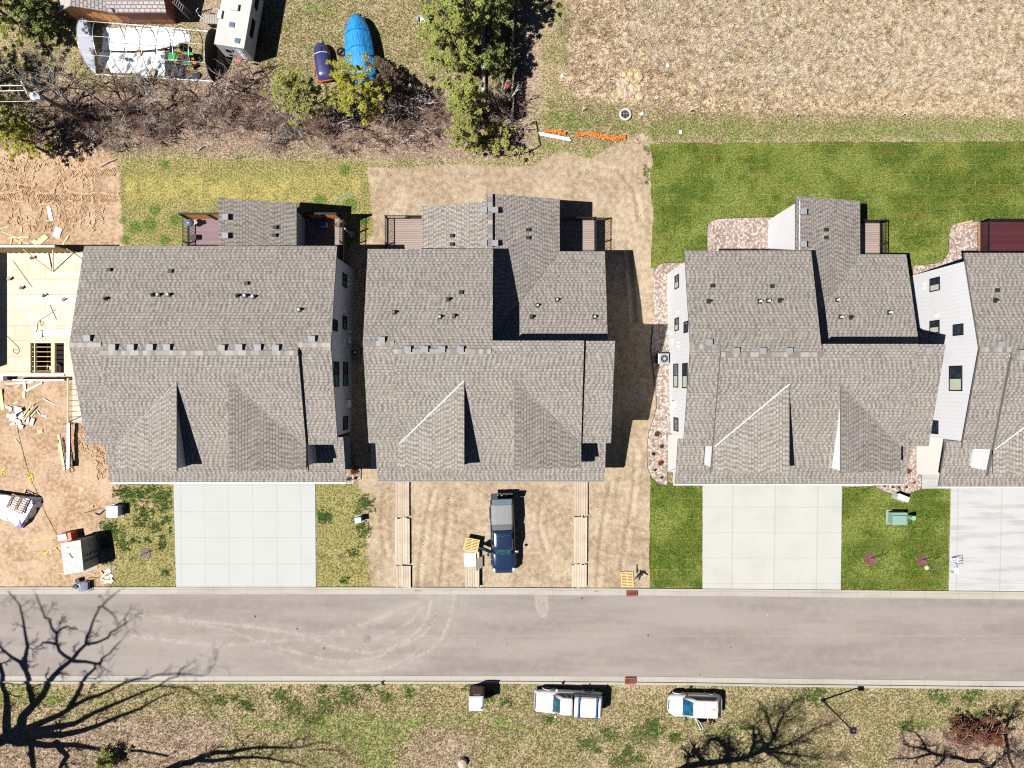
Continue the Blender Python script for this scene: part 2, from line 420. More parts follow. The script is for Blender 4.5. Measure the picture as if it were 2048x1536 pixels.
def ground_mat():
    t = NT('ground'); o = t.obj()
    def att(nm):
        a = t.n('ShaderNodeAttribute'); a.attribute_name = nm
        s = t.n('ShaderNodeSeparateColor'); t.L.new(a.outputs['Color'], s.inputs[0])
        return [*s.outputs[:3], a.outputs['Alpha']]
    sand, litter, green, prairie = att('zoneA'); lush, dirt, lawn, strp = att('zoneB')
    b1 = t.noise(o, .35, 5, .6); b2 = t.noise(o, 1.15, 4, .62); f1 = t.noise(o, 3.6, 4, .65); f2 = t.noise(o, 7.5, 3, .7)
    warp = t.noise(o, 2.2, 3, .6, color=True)
    fine = t.ramp(f2, .36, .64); medf = t.ramp(f1, .38, .62); blot = t.ramp(b2, .40, .62)
    def W(x, lo=.35, hi=.65, amp=.9):
        s = t.math('ADD', x, t.math('MULTIPLY', t.math('SUBTRACT', t.math('ADD', t.math('MULTIPLY', b2, .5), t.math('MULTIPLY', f1, .5)), .5), amp))
        return t.math('MULTIPLY', t.ramp(s, lo, hi), t.ramp(x, .02, .12))
    # dry lawn: straw against olive
    dry = t.mix(fine, (.065, .056, .028), (.345, .285, .165))
    dry = t.mix(t.math('MULTIPLY', t.ramp(b2, .44, .62), .75), dry, t.mix(fine, (.05, .055, .018), (.22, .21, .08)))
    dry = t.mix(t.math('MULTIPLY', t.ramp(b1, .5, .66), .7), dry, t.mix(fine, (.16, .12, .075), (.40, .32, .21)))
    # prairie: bleached bunch grass
    pr = t.mix(fine, (.30, .215, .145), (.50, .395, .28))
    stk = t.noise(t.scale(o, (.6, 2.0, 1), .5), 1.1, 5, .65)
    pr = t.mix(t.math('MULTIPLY', t.ramp(f1, .52, .68), .5), pr, (.60, .51, .40)); pr = t.mix(t.math('MULTIPLY', t.ramp(stk, .5, .68), .6), pr, t.mix(fine, (.20, .14, .09), (.38, .29, .20)))
    pr = t.mix(t.math('MULTIPLY', t.ramp(b1, .5, .66), .6), pr, t.mix(fine, (.19, .155, .09), (.42, .345, .22)))
    c = t.mix(W(prairie), dry, pr)
    gr = t.mix(fine, (.055, .070, .022), (.29, .27, .12)); gr = t.mix(t.math('MULTIPLY', blot, .6), gr, t.mix(fine, (.035, .075, .014), (.16, .20, .05)))
    c = t.mix(W(green, .45, .8, 1.2), c, gr)
    # lawn: yellow green
    la = t.mix(fine, (.070, .068, .022), (.265, .245, .095)); la = t.mix(t.math('MULTIPLY', t.ramp(b2, .48, .66), .6), la, t.mix(fine, (.10, .09, .03), (.36, .31, .14)))
    la = t.mix(t.math('MULTIPLY', t.math('MULTIPLY', strp, t.ramp(b2, .3, .6)), .55), la, t.mix(fine, (.26, .20, .05), (.44, .37, .13)))
    c = t.mix(W(lawn, .4, .6, .5), c, la)
    li = t.mix(fine, (.12, .083, .06), (.33, .25, .19)); li = t.mix(t.math('MULTIPLY', t.ramp(f1, .55, .7), .8), li, (.47, .375, .295))
    li = t.mix(t.math('MULTIPLY', t.ramp(b2, .52, .66), .6), li, t.mix(fine, (.05, .042, .025), (.20, .17, .085)))
    li = t.mix(t.math('MULTIPLY', t.ramp(b1, .5, .6), .45), li, t.mix(fine, (.20, .15, .105), (.42, .335, .25)))
    c = t.mix(W(litter), c, li)
    sa = t.mix(medf, (.235, .155, .095), (.375, .265, .18)); sa = t.mix(t.math('MULTIPLY', t.ramp(b1, .42, .62), .6), sa, (.43, .325, .235)); sa = t.mix(t.math('MULTIPLY', t.ramp(f2, .58, .75), .55), sa, (.17, .11, .07))
    sa = t.mix(t.math('MULTIPLY', t.ramp(b2, .62, .74), .7), sa, (.52, .44, .36))
    c = t.mix(W(sand, .4, .6, .7), c, sa)
    st = t.noise(t.scale(o, (1.7, .8, 1)), .8, 7, .76, dist=1.2); ck = t.noise(o, 2.3, 6, .75)
    di = t.mix(t.ramp(ck, .34, .66), (.20, .15, .10), (.33, .262, .185)); di = t.mix(t.math('MULTIPLY', t.ramp(b1, .42, .62), .65), di, t.mix(t.ramp(ck, .34, .66), (.30, .24, .175), (.40, .335, .25)))
    di = t.mix(t.math('MULTIPLY', t.ramp(st, .55, .74), .5), di, (.17, .125, .085)); di = t.mix(t.math('MULTIPLY', t.ramp(st, .42, .26), .5), di, (.44, .37, .28))
    di = t.mix(t.math('MULTIPLY', t.ramp(f2, .60, .74), .7), di, (.12, .085, .055)); di = t.mix(t.math('MULTIPLY', t.ramp(t.noise(o, 5.2, 2), .70, .74), .7), di, (.56, .49, .40))
    c = t.mix(W(dirt, .4, .6, .7), c, di)
    c = t.mix(t.math('MULTIPLY', W(lush, .5, .9, 1.5), .8), c, t.mix(fine, (.018, .045, .010), (.10, .155, .03)))
    h = t.math('ADD', t.math('MULTIPLY', f2, .6), t.math('MULTIPLY', f1, .9))
    t.bump(h, .55, .10)
    return t.col(c, .95, 0, .1)
make_ground()

def drape(name, poly, mat, lift, kind='structure', jag=0.0, step=0.6, thick=0.0, label=None, seed=1):
    """a sheet lying on the ground with the given pixel outline"""
    pts = []
    rr = random.Random(seed)
    n = len(poly)
    for i in range(n):
        a, b = Vector((*poly[i], 0)), Vector((*poly[(i + 1) % n], 0))
        m = max(1, int((b - a).length * S / step)) if jag else 1
        for k in range(m):
            q = a.lerp(b, k / m)
            if jag and k: q += Vector((rr.gauss(0, jag), rr.gauss(0, jag), 0))
            pts.append(q)
    bm = bmesh.new()
    vs = [bm.verts.new(G(q.x, q.y)) for q in pts]
    for v in vs: v.co.z = 0
    f = bm.faces.new(vs)
    bmesh.ops.triangulate(bm, faces=[f])
    for yb in (-17.0, -16.1, -8.5, -4.0, 7.0, 14.0):
        bmesh.ops.bisect_plane(bm, geom=bm.verts[:] + bm.edges[:] + bm.faces[:], plane_co=(0, yb, 0), plane_no=(0, 1, 0))
    for v in bm.verts: v.co.z = gz(v.co.y) + lift
    bmesh.ops.recalc_face_normals(bm, faces=bm.faces)
    if bm.faces and sum(f.normal.z for f in bm.faces) < 0: bmesh.ops.reverse_faces(bm, faces=bm.faces)
    if thick:
        bd = [e for e in bm.edges if len(e.link_faces) == 1]
        r = bmesh.ops.extrude_edge_only(bm, edges=bd)
        for v in r['geom']:
            if isinstance(v, bmesh.types.BMVert): v.co.z -= thick
    me = bpy.data.meshes.new(name); bm.to_mesh(me); bm.free(); me.materials.append(mat)
    o = bpy.data.objects.new(name, me); COL.objects.link(o); tag(o, kind=kind)
    return o

# ---- road, with dust arcs swept by turning lorries
NK_B = [(-400,1174),(0,1174.5),(600,1174.5),(1024,1175.5),(1536,1179),(2048,1183.5),(2500,1189)]
NK_F = [(-400,1188),(0,1188.5),(600,1188.5),(1024,1189),(1536,1193),(2048,1199),(2500,1205)]
SK_F = [(-400,1352),(0,1352),(1024,1352),(1300,1353),(1536,1357),(2048,1362.5),(2500,1368)]
SK_B = [(-400,1367.5),(0,1367.5),(1024,1367.5),(1400,1371),(1536,1373.5),(2048,1379),(2500,1384)]
def yl(line, x): return float(np.interp(x, [p[0] for p in line], [p[1] for p in line]))
T6 = lambda pts: [(512 + x / 4, 1152 + y / 4) for x, y in pts]
ARCS = [(T6([(-900,300),(-400,370),(0,410),(300,455),(450,500),(600,560),(750,600),(900,610),(1050,590),(1200,520),(1300,440),(1370,330),(1400,200)]), 3.2, .9),
        (T6([(-1000,290),(-500,380),(-200,430),(0,520),(200,580),(400,630),(550,670),(750,685),(950,655),(1150,570),(1350,460),(1440,340)]), 2.4, .85),
        (T6([(300,690),(400,720),(550,770),(750,765),(950,760),(1100,715),(1250,640),(1320,560)]), 3.0, .8),
        (T6([(1230,675),(1400,590),(1500,480),(1550,350),(1585,200),(1585,150)]), 3.2, .9),
        (T6([(-1000,480),(-300,560),(0,530),(400,505),(600,470),(800,410),(1000,330),(1150,270),(1300,210)]), 3.6, .8),
        (T6([(300,545),(600,500),(850,420),(1050,340),(1250,270)]), 3.0, .5), (T6([(940,505),(1100,450),(1250,350),(1330,250)]), 3.0, .7),
        (T6([(0,590),(200,620),(350,690)]), 2.2, .5), (T6([(1000,560),(1250,420),(1380,300)]), 2.0, .45), (T6([(-1100,330),(-700,360),(-300,420)]), 2.0, .4),
        (T6([(1740,290),(1820,340),(1950,370)]), 1.6, .25), (T6([(1560,440),(1700,530),(1900,590),(2200,590)]), 1.5, .2)]
for dx, dy, st in ((14, 6, .3), (-10, -5, .35), (26, -8, .25), (-22, 9, .22)):
    for A_, w_, s0 in list(ARCS[:6]):
        if s0 > .5: ARCS.append(([(x + dx * (1 if x > 640 else .3), y + dy) for x, y in A_], w_ * .9, st))
def make_road():
    xs = np.concatenate([np.arange(-420, 2500, 3.0)]); nv = 56
    V, D, F = [], [], []
    for j in range(nv + 1):
        for x in xs:
            y = yl(NK_F, x) * (1 - j / nv) + yl(SK_F, x) * j / nv
            V.append((x, y))
    A = np.array(V); px, py = A[:, 0], A[:, 1]
    dust = np.zeros(len(A)); rs = np.random.RandomState(5)
    for pl, wd, st in ARCS:
        dd = np.full(len(A), 1e9)
        for a, b in zip(pl[:-1], pl[1:]):
            ex, ey = b[0] - a[0], b[1] - a[1]
            tt = np.clip(((px - a[0]) * ex + (py - a[1]) * ey) / (ex * ex + ey * ey), 0, 1)
            dd = np.minimum(dd, np.hypot(px - a[0] - tt * ex, py - a[1] - tt * ey))
        dust = np.maximum(dust, st * .62 * np.exp(-(dd / (wd * 1.15)) ** 2) + st * .26 * np.exp(-(dd / (wd * 4.5)) ** 2))
    dust = np.maximum(dust, .55 * np.clip(1 - np.hypot((px - 870) / 62, (py - 1190) / 34), 0, 1))
    patch = np.clip((1.0 - np.hypot((px - 1084 - (py - 1210) * .12) / 15, (py - 1203) / 36)) * 5, 0, 1)
    dust = np.maximum(dust, patch * .75)
    kz = [gz((768 - y) * S) for y in (1300,)][0]
    nx = len(xs)
    me = bpy.data.meshes.new('road')
    co3 = []
    for x, y in V:
        k = S * (1 - (kz + .02) / HC); yy = (768 - y) * k
        cam = .05 * (1 - ((y - 1271) / 82.) ** 2)
        co3.append(((x - 1024) * k, yy, kz + .006 + max(0, cam) * .6))
    i = np.arange(nx * (nv + 1)).reshape(nv + 1, nx)
    F = np.stack([i[1:, :-1].ravel(), i[1:, 1:].ravel(), i[:-1, 1:].ravel(), i[:-1, :-1].ravel()], 1)
    me.from_pydata(co3, [], F.tolist())
    at = me.color_attributes.new('dust', 'FLOAT_COLOR', 'POINT')
    at.data.foreach_set('color', np.stack([dust, patch, dust * 0, dust * 0 + 1], 1).ravel().astype(np.float32))
    t = NT('asphalt'); o = t.obj()
    a = t.n('ShaderNodeAttribute'); a.attribute_name = 'dust'
    s = t.n('ShaderNodeSeparateColor'); t.L.new(a.outputs['Color'], s.inputs[0])
    big = t.noise(t.scale(o, (.12, .8, 1)), .8, 5, .6); sm = t.noise(o, 1.6, 5, .65); fi = t.noise(o, 22, 3, .6); sp = t.noise(o, 5.5, 4, .7)
    c = t.mix(t.ramp(big, .32, .68), (.175, .152, .142), (.222, .200, .188))
    c = t.mix(t.math('MULTIPLY', t.ramp(sm, .4, .75), .35), c, (.25, .232, .225))
    sx = t.n('ShaderNodeSeparateXYZ'); t.L.new(o, sx.inputs[0])
    seam = t.math('SUBTRACT', 1.0, t.ramp(t.math('ABSOLUTE', t.math('SUBTRACT', sx.outputs[1], t.math('ADD', -20.3, t.math('MULTIPLY', sm, .12)))), .0, .10))
    c = t.mix(t.math('MULTIPLY', seam, .25), c, (.27, .245, .22))
    dm = t.math('MULTIPLY', s.outputs[0], t.math('ADD', .30, t.math('MULTIPLY', t.math('MULTIPLY', t.ramp(sp, .30, .66), t.ramp(sm, .28, .62)), 1.3)), clamp=True)
    c = t.mix(t.math('MULTIPLY', dm, .62), c, (.34, .31, .275))
    c = t.mix(t.math('MULTIPLY', t.ramp(t.noise(o, 3.1, 2), .73, .78), .7), c, (.36, .32, .27))
    c = t.mix(t.math('MULTIPLY', t.ramp(t.noise(t.scale(o, 1.0), 1.9, 1), .80, .82), .8), c, (.035, .03, .03))
    hv = t.n('ShaderNodeHueSaturation'); t.L.new(c, hv.inputs['Color']); t.L.new(t.math('ADD', .86, t.math('MULTIPLY', fi, .28)), hv.inputs['Value'])
    t.bump(fi, .25, .01)
    me.materials.append(t.col(hv.outputs[0], .9, 0, .2))
    ob = bpy.data.objects.new('road', me); COL.objects.link(ob); tag(ob, kind='structure')
make_road()

M_KERB = concrete('kerb_concrete', (.315, .297, .265), joint=(2.72, 0), stain=.3, streak=.25)
M_DRIVE = concrete('driveway_concrete', (.345, .358, .356), joint=(1.92, 2.12), stain=.18)
M_DRIVE2 = concrete('driveway_concrete_smooth', (.355, .358, .345), joint=(3.4, 2.05), stain=.3)
M_DRIVE3 = concrete('driveway_concrete_streaked', (.36, .36, .365), joint=(3.5, 2.05), stain=.2, streak=.42)
M_PAD = concrete('stoop_concrete', (.39, .388, .365), stain=.1)
def kerb(name, a, b, rise_at):
    """kerb and gutter: a gutter pan, then the raised kerb on the lawn side"""
    m = MB(); xs = list(range(-400, 2500, 60))
    rings = []
    for x in xs:
        f, bk = yl(a, x), yl(b, x)
        zr = gz((768 - f) * S)
        q = []
        for t, dz in ((0, -.15), (0, .035), (.62, .02), (.72, .13), (1, .14), (1, -.15)):
            q.append(P(x, f + (bk - f) * t, zr + dz))
        rings.append(q)
    m.ring_faces(rings)
    tag(m.build(name, M_KERB), kind='structure')
kerb('kerb', NK_F, NK_B, 1); kerb('kerb', SK_F, SK_B, 1)
drape('driveway', [(347,925),(631,925),(632,1173.8),(353,1173.8)], M_DRIVE, .05, thick=.12)
drape('driveway_apron', [(283,930),(346,930),(346,968),(283,968)], M_DRIVE, .047, thick=.12); drape('driveway_apron', [(632,930),(708,930),(708,967),(632,967)], M_DRIVE, .047, thick=.12)
drape('driveway', [(1405,925),(1683,925),(1681,1179.8),(1405,1177.8)], M_DRIVE2, .05, thick=.12)
drape('driveway_apron', [(1346,930),(1404,930),(1404,971),(1346,971)], M_DRIVE2, .047, thick=.12); drape('driveway_apron', [(1684,930),(1744,930),(1744,972),(1684,972)], M_DRIVE2, .047, thick=.12)
drape('driveway', [(1901.5,925),(2250,925),(2250,1185.5),(1897,1182)], M_DRIVE3, .05, thick=.12)
drape('driveway_apron', [(1843,950),(1901,950),(1901,977),(1843,977)], M_DRIVE3, .047, thick=.12)
for q in ([(1832,868),(1885,868),(1885,949.5),(1832,949.5)], [(1336,870),(1392,870),(1392,944),(1336,944)], [(652,872),(701,872),(701,936),(652,936)], [(742,876),(790,876),(790,938),(742,938)], [(1765,868),(1812,868),(1812,944),(1765,944)]):
    drape('stoop', q, M_PAD, .06, thick=.12)

def sod_mat():
    t = NT('sod'); o = t.obj()
    b1 = t.noise(o, .32, 4, .6); b2 = t.noise(o, 1.3, 4, .6); f = t.noise(o, 9, 3, .7); f1 = t.noise(o, 3.2, 4, .65)
    fine = t.ramp(f, .34, .66)
    c = t.mix(fine, (.014, .036, .005), (.090, .125, .020))
    c = t.mix(t.math('MULTIPLY', t.ramp(b2, .42, .66), .7), c, t.mix(fine, (.034, .056, .007), (.145, .160, .028)))
    c = t.mix(t.math('MULTIPLY', t.ramp(b1, .43, .62), .75), c, t.mix(fine, (.050, .075, .012), (.21, .235, .06)))
    c = t.mix(t.math('MULTIPLY', t.ramp(f1, .56, .72), .5), c, (.012, .026, .005))
    wob = t.noise(o, 1.1, 3, .6, color=True)
    vec = t.n('ShaderNodeMix', data_type='VECTOR'); 
    ad = t.n('ShaderNodeVectorMath', operation='MULTIPLY_ADD'); t.L.new(wob, ad.inputs[0]); ad.inputs[1].default_value = (.22, .22, 0); t.L.new(o, ad.inputs[2])
    br = t.n('ShaderNodeTexBrick'); br.offset = .5; t.L.new(ad.outputs[0], br.inputs['Vector']); br.inputs['Scale'].default_value = 1
    br.inputs['Brick Width'].default_value = 1.95; br.inputs['Row Height'].default_value = .82; br.inputs['Mortar Size'].default_value = .035; br.inputs['Mortar Smooth'].default_value = .6
    seam = t.math('MULTIPLY', br.outputs['Fac'], t.ramp(t.noise(o, .9, 3, .6), .42, .62))
    c = t.mix(t.math('MULTIPLY', t.math('MULTIPLY', seam, t.ramp(f1, .35, .6)), .75), c, t.mix(fine, (.12, .12, .03), (.34, .31, .12)))
    c = t.mix(t.math('MULTIPLY', t.ramp(t.noise(t.scale(o, (.25, 1.6, 1)), 1.3, 4, .6), .5, .68), .45), c, t.mix(fine, (.055, .052, .009), (.17, .15, .03)))
    t.bump(t.math('ADD', f, f1), .6, .08)
    return t.col(c, .95, 0, .1)
M_SOD = sod_mat()
drape('sod_lawn', [(1299,287),(1500,285),(2048,283),(2400,283),(2400,560),(1302,536),(1306,420),(1300,352),(1306,325)], M_SOD, .035, jag=1.2, thick=.06)
drape('sod_lawn', [(1300,950),(1345,968),(1345,972),(1404,972),(1404,1176.5),(1299,1175.5)], M_SOD, .035, jag=.7, thick=.06, seed=2)
drape('sod_lawn', [(1684,973),(1744,973),(1843,978),(1900,978),(1896,1181),(1682,1179)], M_SOD, .035, jag=.7, thick=.06, seed=3)
def gravel_mat():
    t = NT('gravel'); o = t.obj()
    v = t.n('ShaderNodeTexVoronoi'); v.inputs['Scale'].default_value = 7.0; t.L.new(o, v.inputs['Vector'])
    s = t.n('ShaderNodeSeparateColor'); t.L.new(v.outputs['Color'], s.inputs[0])
    c = t.mix(t.ramp(s.outputs[0], .1, .9), (.20, .155, .14), (.47, .40, .355))
    c = t.mix(t.math('MULTIPLY', t.ramp(s.outputs[1], .6, .9), .6), c, (.30, .19, .15))
    edge = t.ramp(v.outputs['Distance'], .35, .75)
    c = t.mix(t.math('MULTIPLY', edge, .45), c, (.09, .075, .065))
    c = t.mix(t.math('MULTIPLY', t.ramp(t.noise(o, .8, 4), .5, .75), .3), c, (.48, .43, .37))
    t.bump(t.math('SUBTRACT', 1.0, v.outputs['Distance']), .8, .05)
    return t.col(c, .9, 0, .2)
M_GRAV = gravel_mat(); M_EDGING = plain('edging', (.05, .045, .045), .6)
GB = {'a': [(1307,548),(1309,538),(1316,530),(1326,526),(1420,524),(1420,900),(1335,945),(1335,972),(1318,968),(1303,955),(1295,935),(1294,900),(1297,865),(1306,840),(1313,815),(1311,770),(1302,700),(1304,675),(1307,650)],
      'b': [(1415,530),(1414,460),(1417,446),(1427,439),(1442,437),(1500,435),(1548,434),(1600,434),(1600,530)],
      'c': [(1826,562),(1826,531),(1870,527),(1889,518),(1897,505),(1898,470),(1901,455),(1909,447),(1925,444),(1990,442),(1990,540)],
      'd': [(1742,966),(1752,975),(1767,983),(1785,988),(1805,989),(1825,985),(1843,977),(1843,950),(1832,947),(1832,880),(1775,880),(1775,964)],
      'e': [(706,965),(722,958),(722,938),(700,930),(690,940),(690,966)]}
for k, q in GB.items():
    tag(drape('gravel', q, M_GRAV, .055, kind='stuff', seed=4), kind='stuff')
    m = MB()
    ring = [G(x, y, .07) for x, y in q]
    m.tube(ring, .022, 5)
    tag(m.build('edging_strip', M_EDGING, uv=False), f"black plastic edging round the {dict(a='long gravel bed on the left side of the third house', b='gravel patio behind the third house', c='gravel patch behind the rightmost house', d='gravel bed between the two right-hand houses', e='small gravel corner beside the leftmost driveway lawn')[k]}", 'edging')
# ------------------------------------------------------------------ houses
M_ROOF = shingle('shingles', (.128, .115, .106), (.264, .244, .226))
M_CAP = shingle('ridge_caps', (.10, .095, .095), (.25, .23, .22))
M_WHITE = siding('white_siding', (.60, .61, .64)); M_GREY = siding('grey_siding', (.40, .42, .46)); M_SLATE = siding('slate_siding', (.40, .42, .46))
M_TRIM = plain('white_trim', (.70, .70, .70), .5, var=.05)
M_FASC = plain('fascia', (.12, .11, .10), .6)
M_GUT = plain('gutter', (.72, .72, .71), .4, var=.05)
M_BLACK = plain('black_metal', (.012, .012, .014), .45, var=.05)
M_BOXV = plain('vent_grey', (.20, .21, .225), .5); M_PIPE = plain('pipe_black', (.02, .02, .022), .5); M_PVC = plain('pvc_white', (.62, .63, .66), .4, var=.05)
M_REDPIPE = plain('pipe_red', (.42, .04, .05), .5)
M_PANE = glass('window_glass'); M_PANE2 = glass('window_glass_green', (.03, .10, .085), .08)
M_BLIND = plain('window_blind', (.42, .45, .36), .5, var=.2, scale=3)
M_DECK = boards('deck_boards', (.235, .185, .165), .145, axis=1, gap=.75, var=.22)
M_DECKP = boards('deck_boards_mauve', (.165, .115, .13), .145, axis=1, gap=.35, var=.22)
M_DECKR = boards('deck_boards_red', (.058, .018, .022), .145, axis=1, gap=.6, var=.3, rough=.35)
M_CEDAR = boards('cedar', (.56, .235, .07), .18, axis=1, gap=.25, var=.2)
M_POST = boards('cedar_post', (.36, .20, .11), .3, axis=0, gap=.2, var=.3)
ZR, ZC = 8.53, 8.66
CAPN = 0

class House:
    def __init__(s, label, cx, dy, hw, bk, dh, dl, full, wall, group='two-family houses along the street'):
        s.cx, s.dy, s.hw, s.bk, s.dh, s.dl, s.full = cx, dy, hw, bk, dh, dl, full
        s.wall = wall
        s.root = thing('duplex_house', label, 'house', s.L(0, 0, 0), group=group)
    def L(s, X, d, z): return Vector(((s.cx + X) * S, -(d + s.dy) * S, z))
    # roof planes -------------------------------------------------
    back = staticmethod(lambda d: ZR - .25 * (-66.7 - d) * S)
    strip = staticmethod(lambda d: ZR - .29 * (d + 66.7) * S)
    ctr = staticmethod(lambda d: ZC - .30 * (d + 53) * S)
    porch = staticmethod(lambda d: 4.45 - .277 * (d - 103) * S)
    wing = staticmethod(lambda d: 3.70 + .25 * (d + 246) * S)
    rear = staticmethod(lambda X: 5.47 - .325 * (abs(X + 0) + 3.5) * S)
    def dorm(s, X):
        z0 = s.ctr(-3)
        return z0 - .28 * (abs(X) - s.dh) * S
    def top(s, X, d):
        a = abs(X)
        if s.dh <= a <= s.dl and -3 <= d <= 151 and s.dorm(X) > s.ctr(d): return s.dorm(X)
        if a <= s.dl and (d >= -53 or (not s.full and X > 6 and d > -71)) and d <= 157: return s.ctr(d)
        if a > s.dl and (d >= -66.7 or (not s.full and X > 6 and d > -71)) and d <= 107.7: return s.strip(d)
        if d > 100: return s.porch(d)
        if (s.full or X < 6) and d >= s.bk: return s.back(d)
        if X > 0 or d < s.bk:
            r = s.rear(X)
            return r if (d < -246 or r > s.wing(d)) else s.wing(d)
        return s.back(d)
    def at(s, x, y):
        """point of the roof surface seen at image position x, y"""
        z = 7.0
        for _ in range(12):
            k = 1 - z / HC
            X, d = (x - 1024) * k - s.cx, (y - 768) * k - s.dy
            z = s.top(X, d)
        return s.L(X, d, z)
    def slab(s, name, pts, zf, t=.16, mats=None):
        m = MB(); top = [s.L(X, d, zf(X, d)) for X, d in pts]
        n = len(top)
        m.poly(top, 0); m.poly([p - Vector((0, 0, t)) for p in reversed(top)], 1)
        for i in range(n):
            a, b = top[i], top[(i + 1) % n]
            m.poly([a, a - Vector((0, 0, t)), b - Vector((0, 0, t)), b], 1)
        return m.build(name, mats or [M_ROOF, M_FASC], s.root, world=True)
    def profile(s, m, prof, X0, X1):
        a = [s.L(X0, d, z) for d, z in prof]
        m.ring_faces([a, [s.L(X1, d, z) for d, z in prof]])
    def caps(s, X0, X1, d, z, n, along='x'):
        m = MB(); r = random.Random(int(X0 * 7 + d)); e = (X1 - X0) / n
        for i in range(n):
            if along == 'x':
                c = s.L(X0 + (i + .5) * e, d, z + .035 + .004 * (i % 2)); m.box(c, (e * S * .98, .34, .03), mi=r.randrange(3))
            else:
                c = s.L(d, X0 + (i + .5) * e, z + .03 + .004 * (i % 2)); m.box(c, (.34, e * S * .98, .03), mi=r.randrange(3))
        m.build('ridge_cap', [plain('cap_a', (.15, .137, .13)), plain('cap_b', (.205, .19, .18)), plain('cap_c', (.26, .245, .235))], s.root, world=True)
    def window(s, side, d0, d1, z0, z1, split=True, pane=None):
        X = side * (s.hw - 12)
        m = MB(); w = .075
        a, b = s.L(X, d0, z0), s.L(X, d1, z1)
        xo = a.x; y0, y1 = min(a.y, b.y), max(a.y, b.y)
        ctr = lambda y, z: (xo + side * .0, y, z)
        for (cy, cz, sy, sz) in (((y0 + y1) / 2, z0, y1 - y0, w), ((y0 + y1) / 2, z1, y1 - y0, w), (y0, (z0 + z1) / 2, w, z1 - z0 + w), (y1, (z0 + z1) / 2, w, z1 - z0 + w)):
            m.box(ctr(cy, cz), (.14, sy, sz))
        if split: m.box(ctr((y0 + y1) / 2, (z0 + z1) / 2), (.11, w * .8, z1 - z0))
        f = m.build('window', M_BLACK, s.root, world=True)
        p = MB()
        if split:
            p.box(ctr((y0 * .75 + y1 * .25), (z0 + z1) / 2), (.06, (y1 - y0) / 2 - .05, z1 - z0 - .04), mi=1)
            p.box(ctr((y0 * .25 + y1 * .75), (z0 + z1) / 2), (.05, (y1 - y0) / 2 - .05, z1 - z0 - .04))
        else:
            p.box(ctr((y0 + y1) / 2, (z0 + z1) / 2), (.06, y1 - y0 - .04, z1 - z0 - .04))
        p.build('pane', [M_PANE, pane or M_PANE], f, world=True)
    def build(s, sides=(-1, 1)):
        hw, bk, dh, dl = s.hw, s.bk, s.dh, s.dl
        full = s.full; r = 53 if True else 0
        bf = lambda X, d: s.back(d); sf = lambda X, d: s.strip(d); cf = lambda X, d: s.ctr(d); pf = lambda X, d: s.porch(d); df = lambda X, d: s.dorm(X)
        ds, dc = (-66.7, -53) if full else (-66.7, -53)
        if full:
            s.slab('main_roof', [(-hw, bk), (hw, bk), (hw, ds), (dl, ds), (dl, dc), (-dl, dc), (-dl, ds), (-hw, ds)], bf)
            s.slab('front_roof', [(-dl, dc), (dl, dc), (dl, 157), (-dl, 157)], cf, .30)
            s.slab('gable_roof', [(-hw, ds), (-dl - .2, ds), (-dl - .2, 107.7), (-hw, 107.7)], sf); s.slab('gable_roof', [(dl + .2, ds), (hw, ds), (hw, 107.7), (dl + .2, 107.7)], sf)
            s.caps(-dl, dl, -53, ZC, 46); s.caps(-hw, -dl, -66.7, ZR, 7); s.caps(dl, hw, -66.7, ZR, 7)
        else:
            s.slab('main_roof', [(-hw, bk), (6, bk), (6, dc), (-dl, dc), (-dl, ds), (-hw, ds)], bf)
            s.slab('front_roof', [(-dl, dc), (6, dc), (6, -71), (dl, -71), (dl, 157), (-dl, 157)], cf, .30)
            s.slab('gable_roof', [(-hw, ds), (-dl - .2, ds), (-dl - .2, 107.7), (-hw, 107.7)], sf); s.slab('gable_roof', [(dl + .2, -71), (hw, -71), (hw, 107.7), (dl + .2, 107.7)], sf)
            s.caps(-dl, 4, -53, ZC, 24); s.caps(-hw, -dl, -66.7, ZR, 7)
            s.slab('wing_roof', [(129, -246), (hw - 2, -246), (hw - 2, -62), (2, -62), (2, -86)], lambda X, d: s.wing(d))
        # porch roof, front corners and dormers
        s.slab('porch_roof', [(-hw + 2, 98), (-dl, 98), (-dl, 146), (dl, 146), (dl, 98), (hw - 2, 98), (hw - 2, 185), (-hw + 2, 185)], pf)
        for q in (-1, 1):
            zz = [s.L(q * (dh + (dl - dh) * k), -3 + 113 * k, s.dorm(q * (dh + (dl - dh) * k)) + .03) for k in (0, .98)]
            m = MB(); m.bar(zz[0], zz[1], .06 if q < 0 else .05, .03); m.build('valley_flashing', M_TRIM if q < 0 and s.cx > -400 else M_BOXV, s.root, world=True)
            s.slab('dormer_roof', [(q * dh, -3), (q * dl, 110), (q * dl, 151), (q * dh, 151)], lambda X, d: s.dorm(X) + .012, .14)
        # walls
        m = MB(); e = .17; W = hw - 12; zb = -1.6
        w0 = bk + 12
        mainp = [(w0, zb), (w0, s.back(w0) - e), (-66.7, ZR - e), (95, s.strip(95) - e), (95, -.1), (0, zb)]
        if full: s.profile(m, mainp, -W, W)
        else:
            s.profile(m, mainp, -W, 0)
            s.profile(m, [(-66, zb), (-66, s.strip(-66) - e), (95, s.strip(95) - e), (95, -.1), (0, zb)], 0.02, W)
            s.profile(m, [(-234, zb), (-234, s.wing(-234) - e), (-66.05, s.wing(-66) - e), (-66.05, zb)], 0.03, W - .1)
            s.profile(m, [(-71 + 3, s.wing(-71)), (-68, s.ctr(-68) - .32), (-66.1, s.ctr(-66) - .32), (-66.1, s.wing(-66))], 3, dl - 4)
        s.profile(m, [(94.9, 3.0), (94.9, s.ctr(95) - .32), (148, s.ctr(148) - .32), (148, 3.0)], -dl + 5, dl - 5)
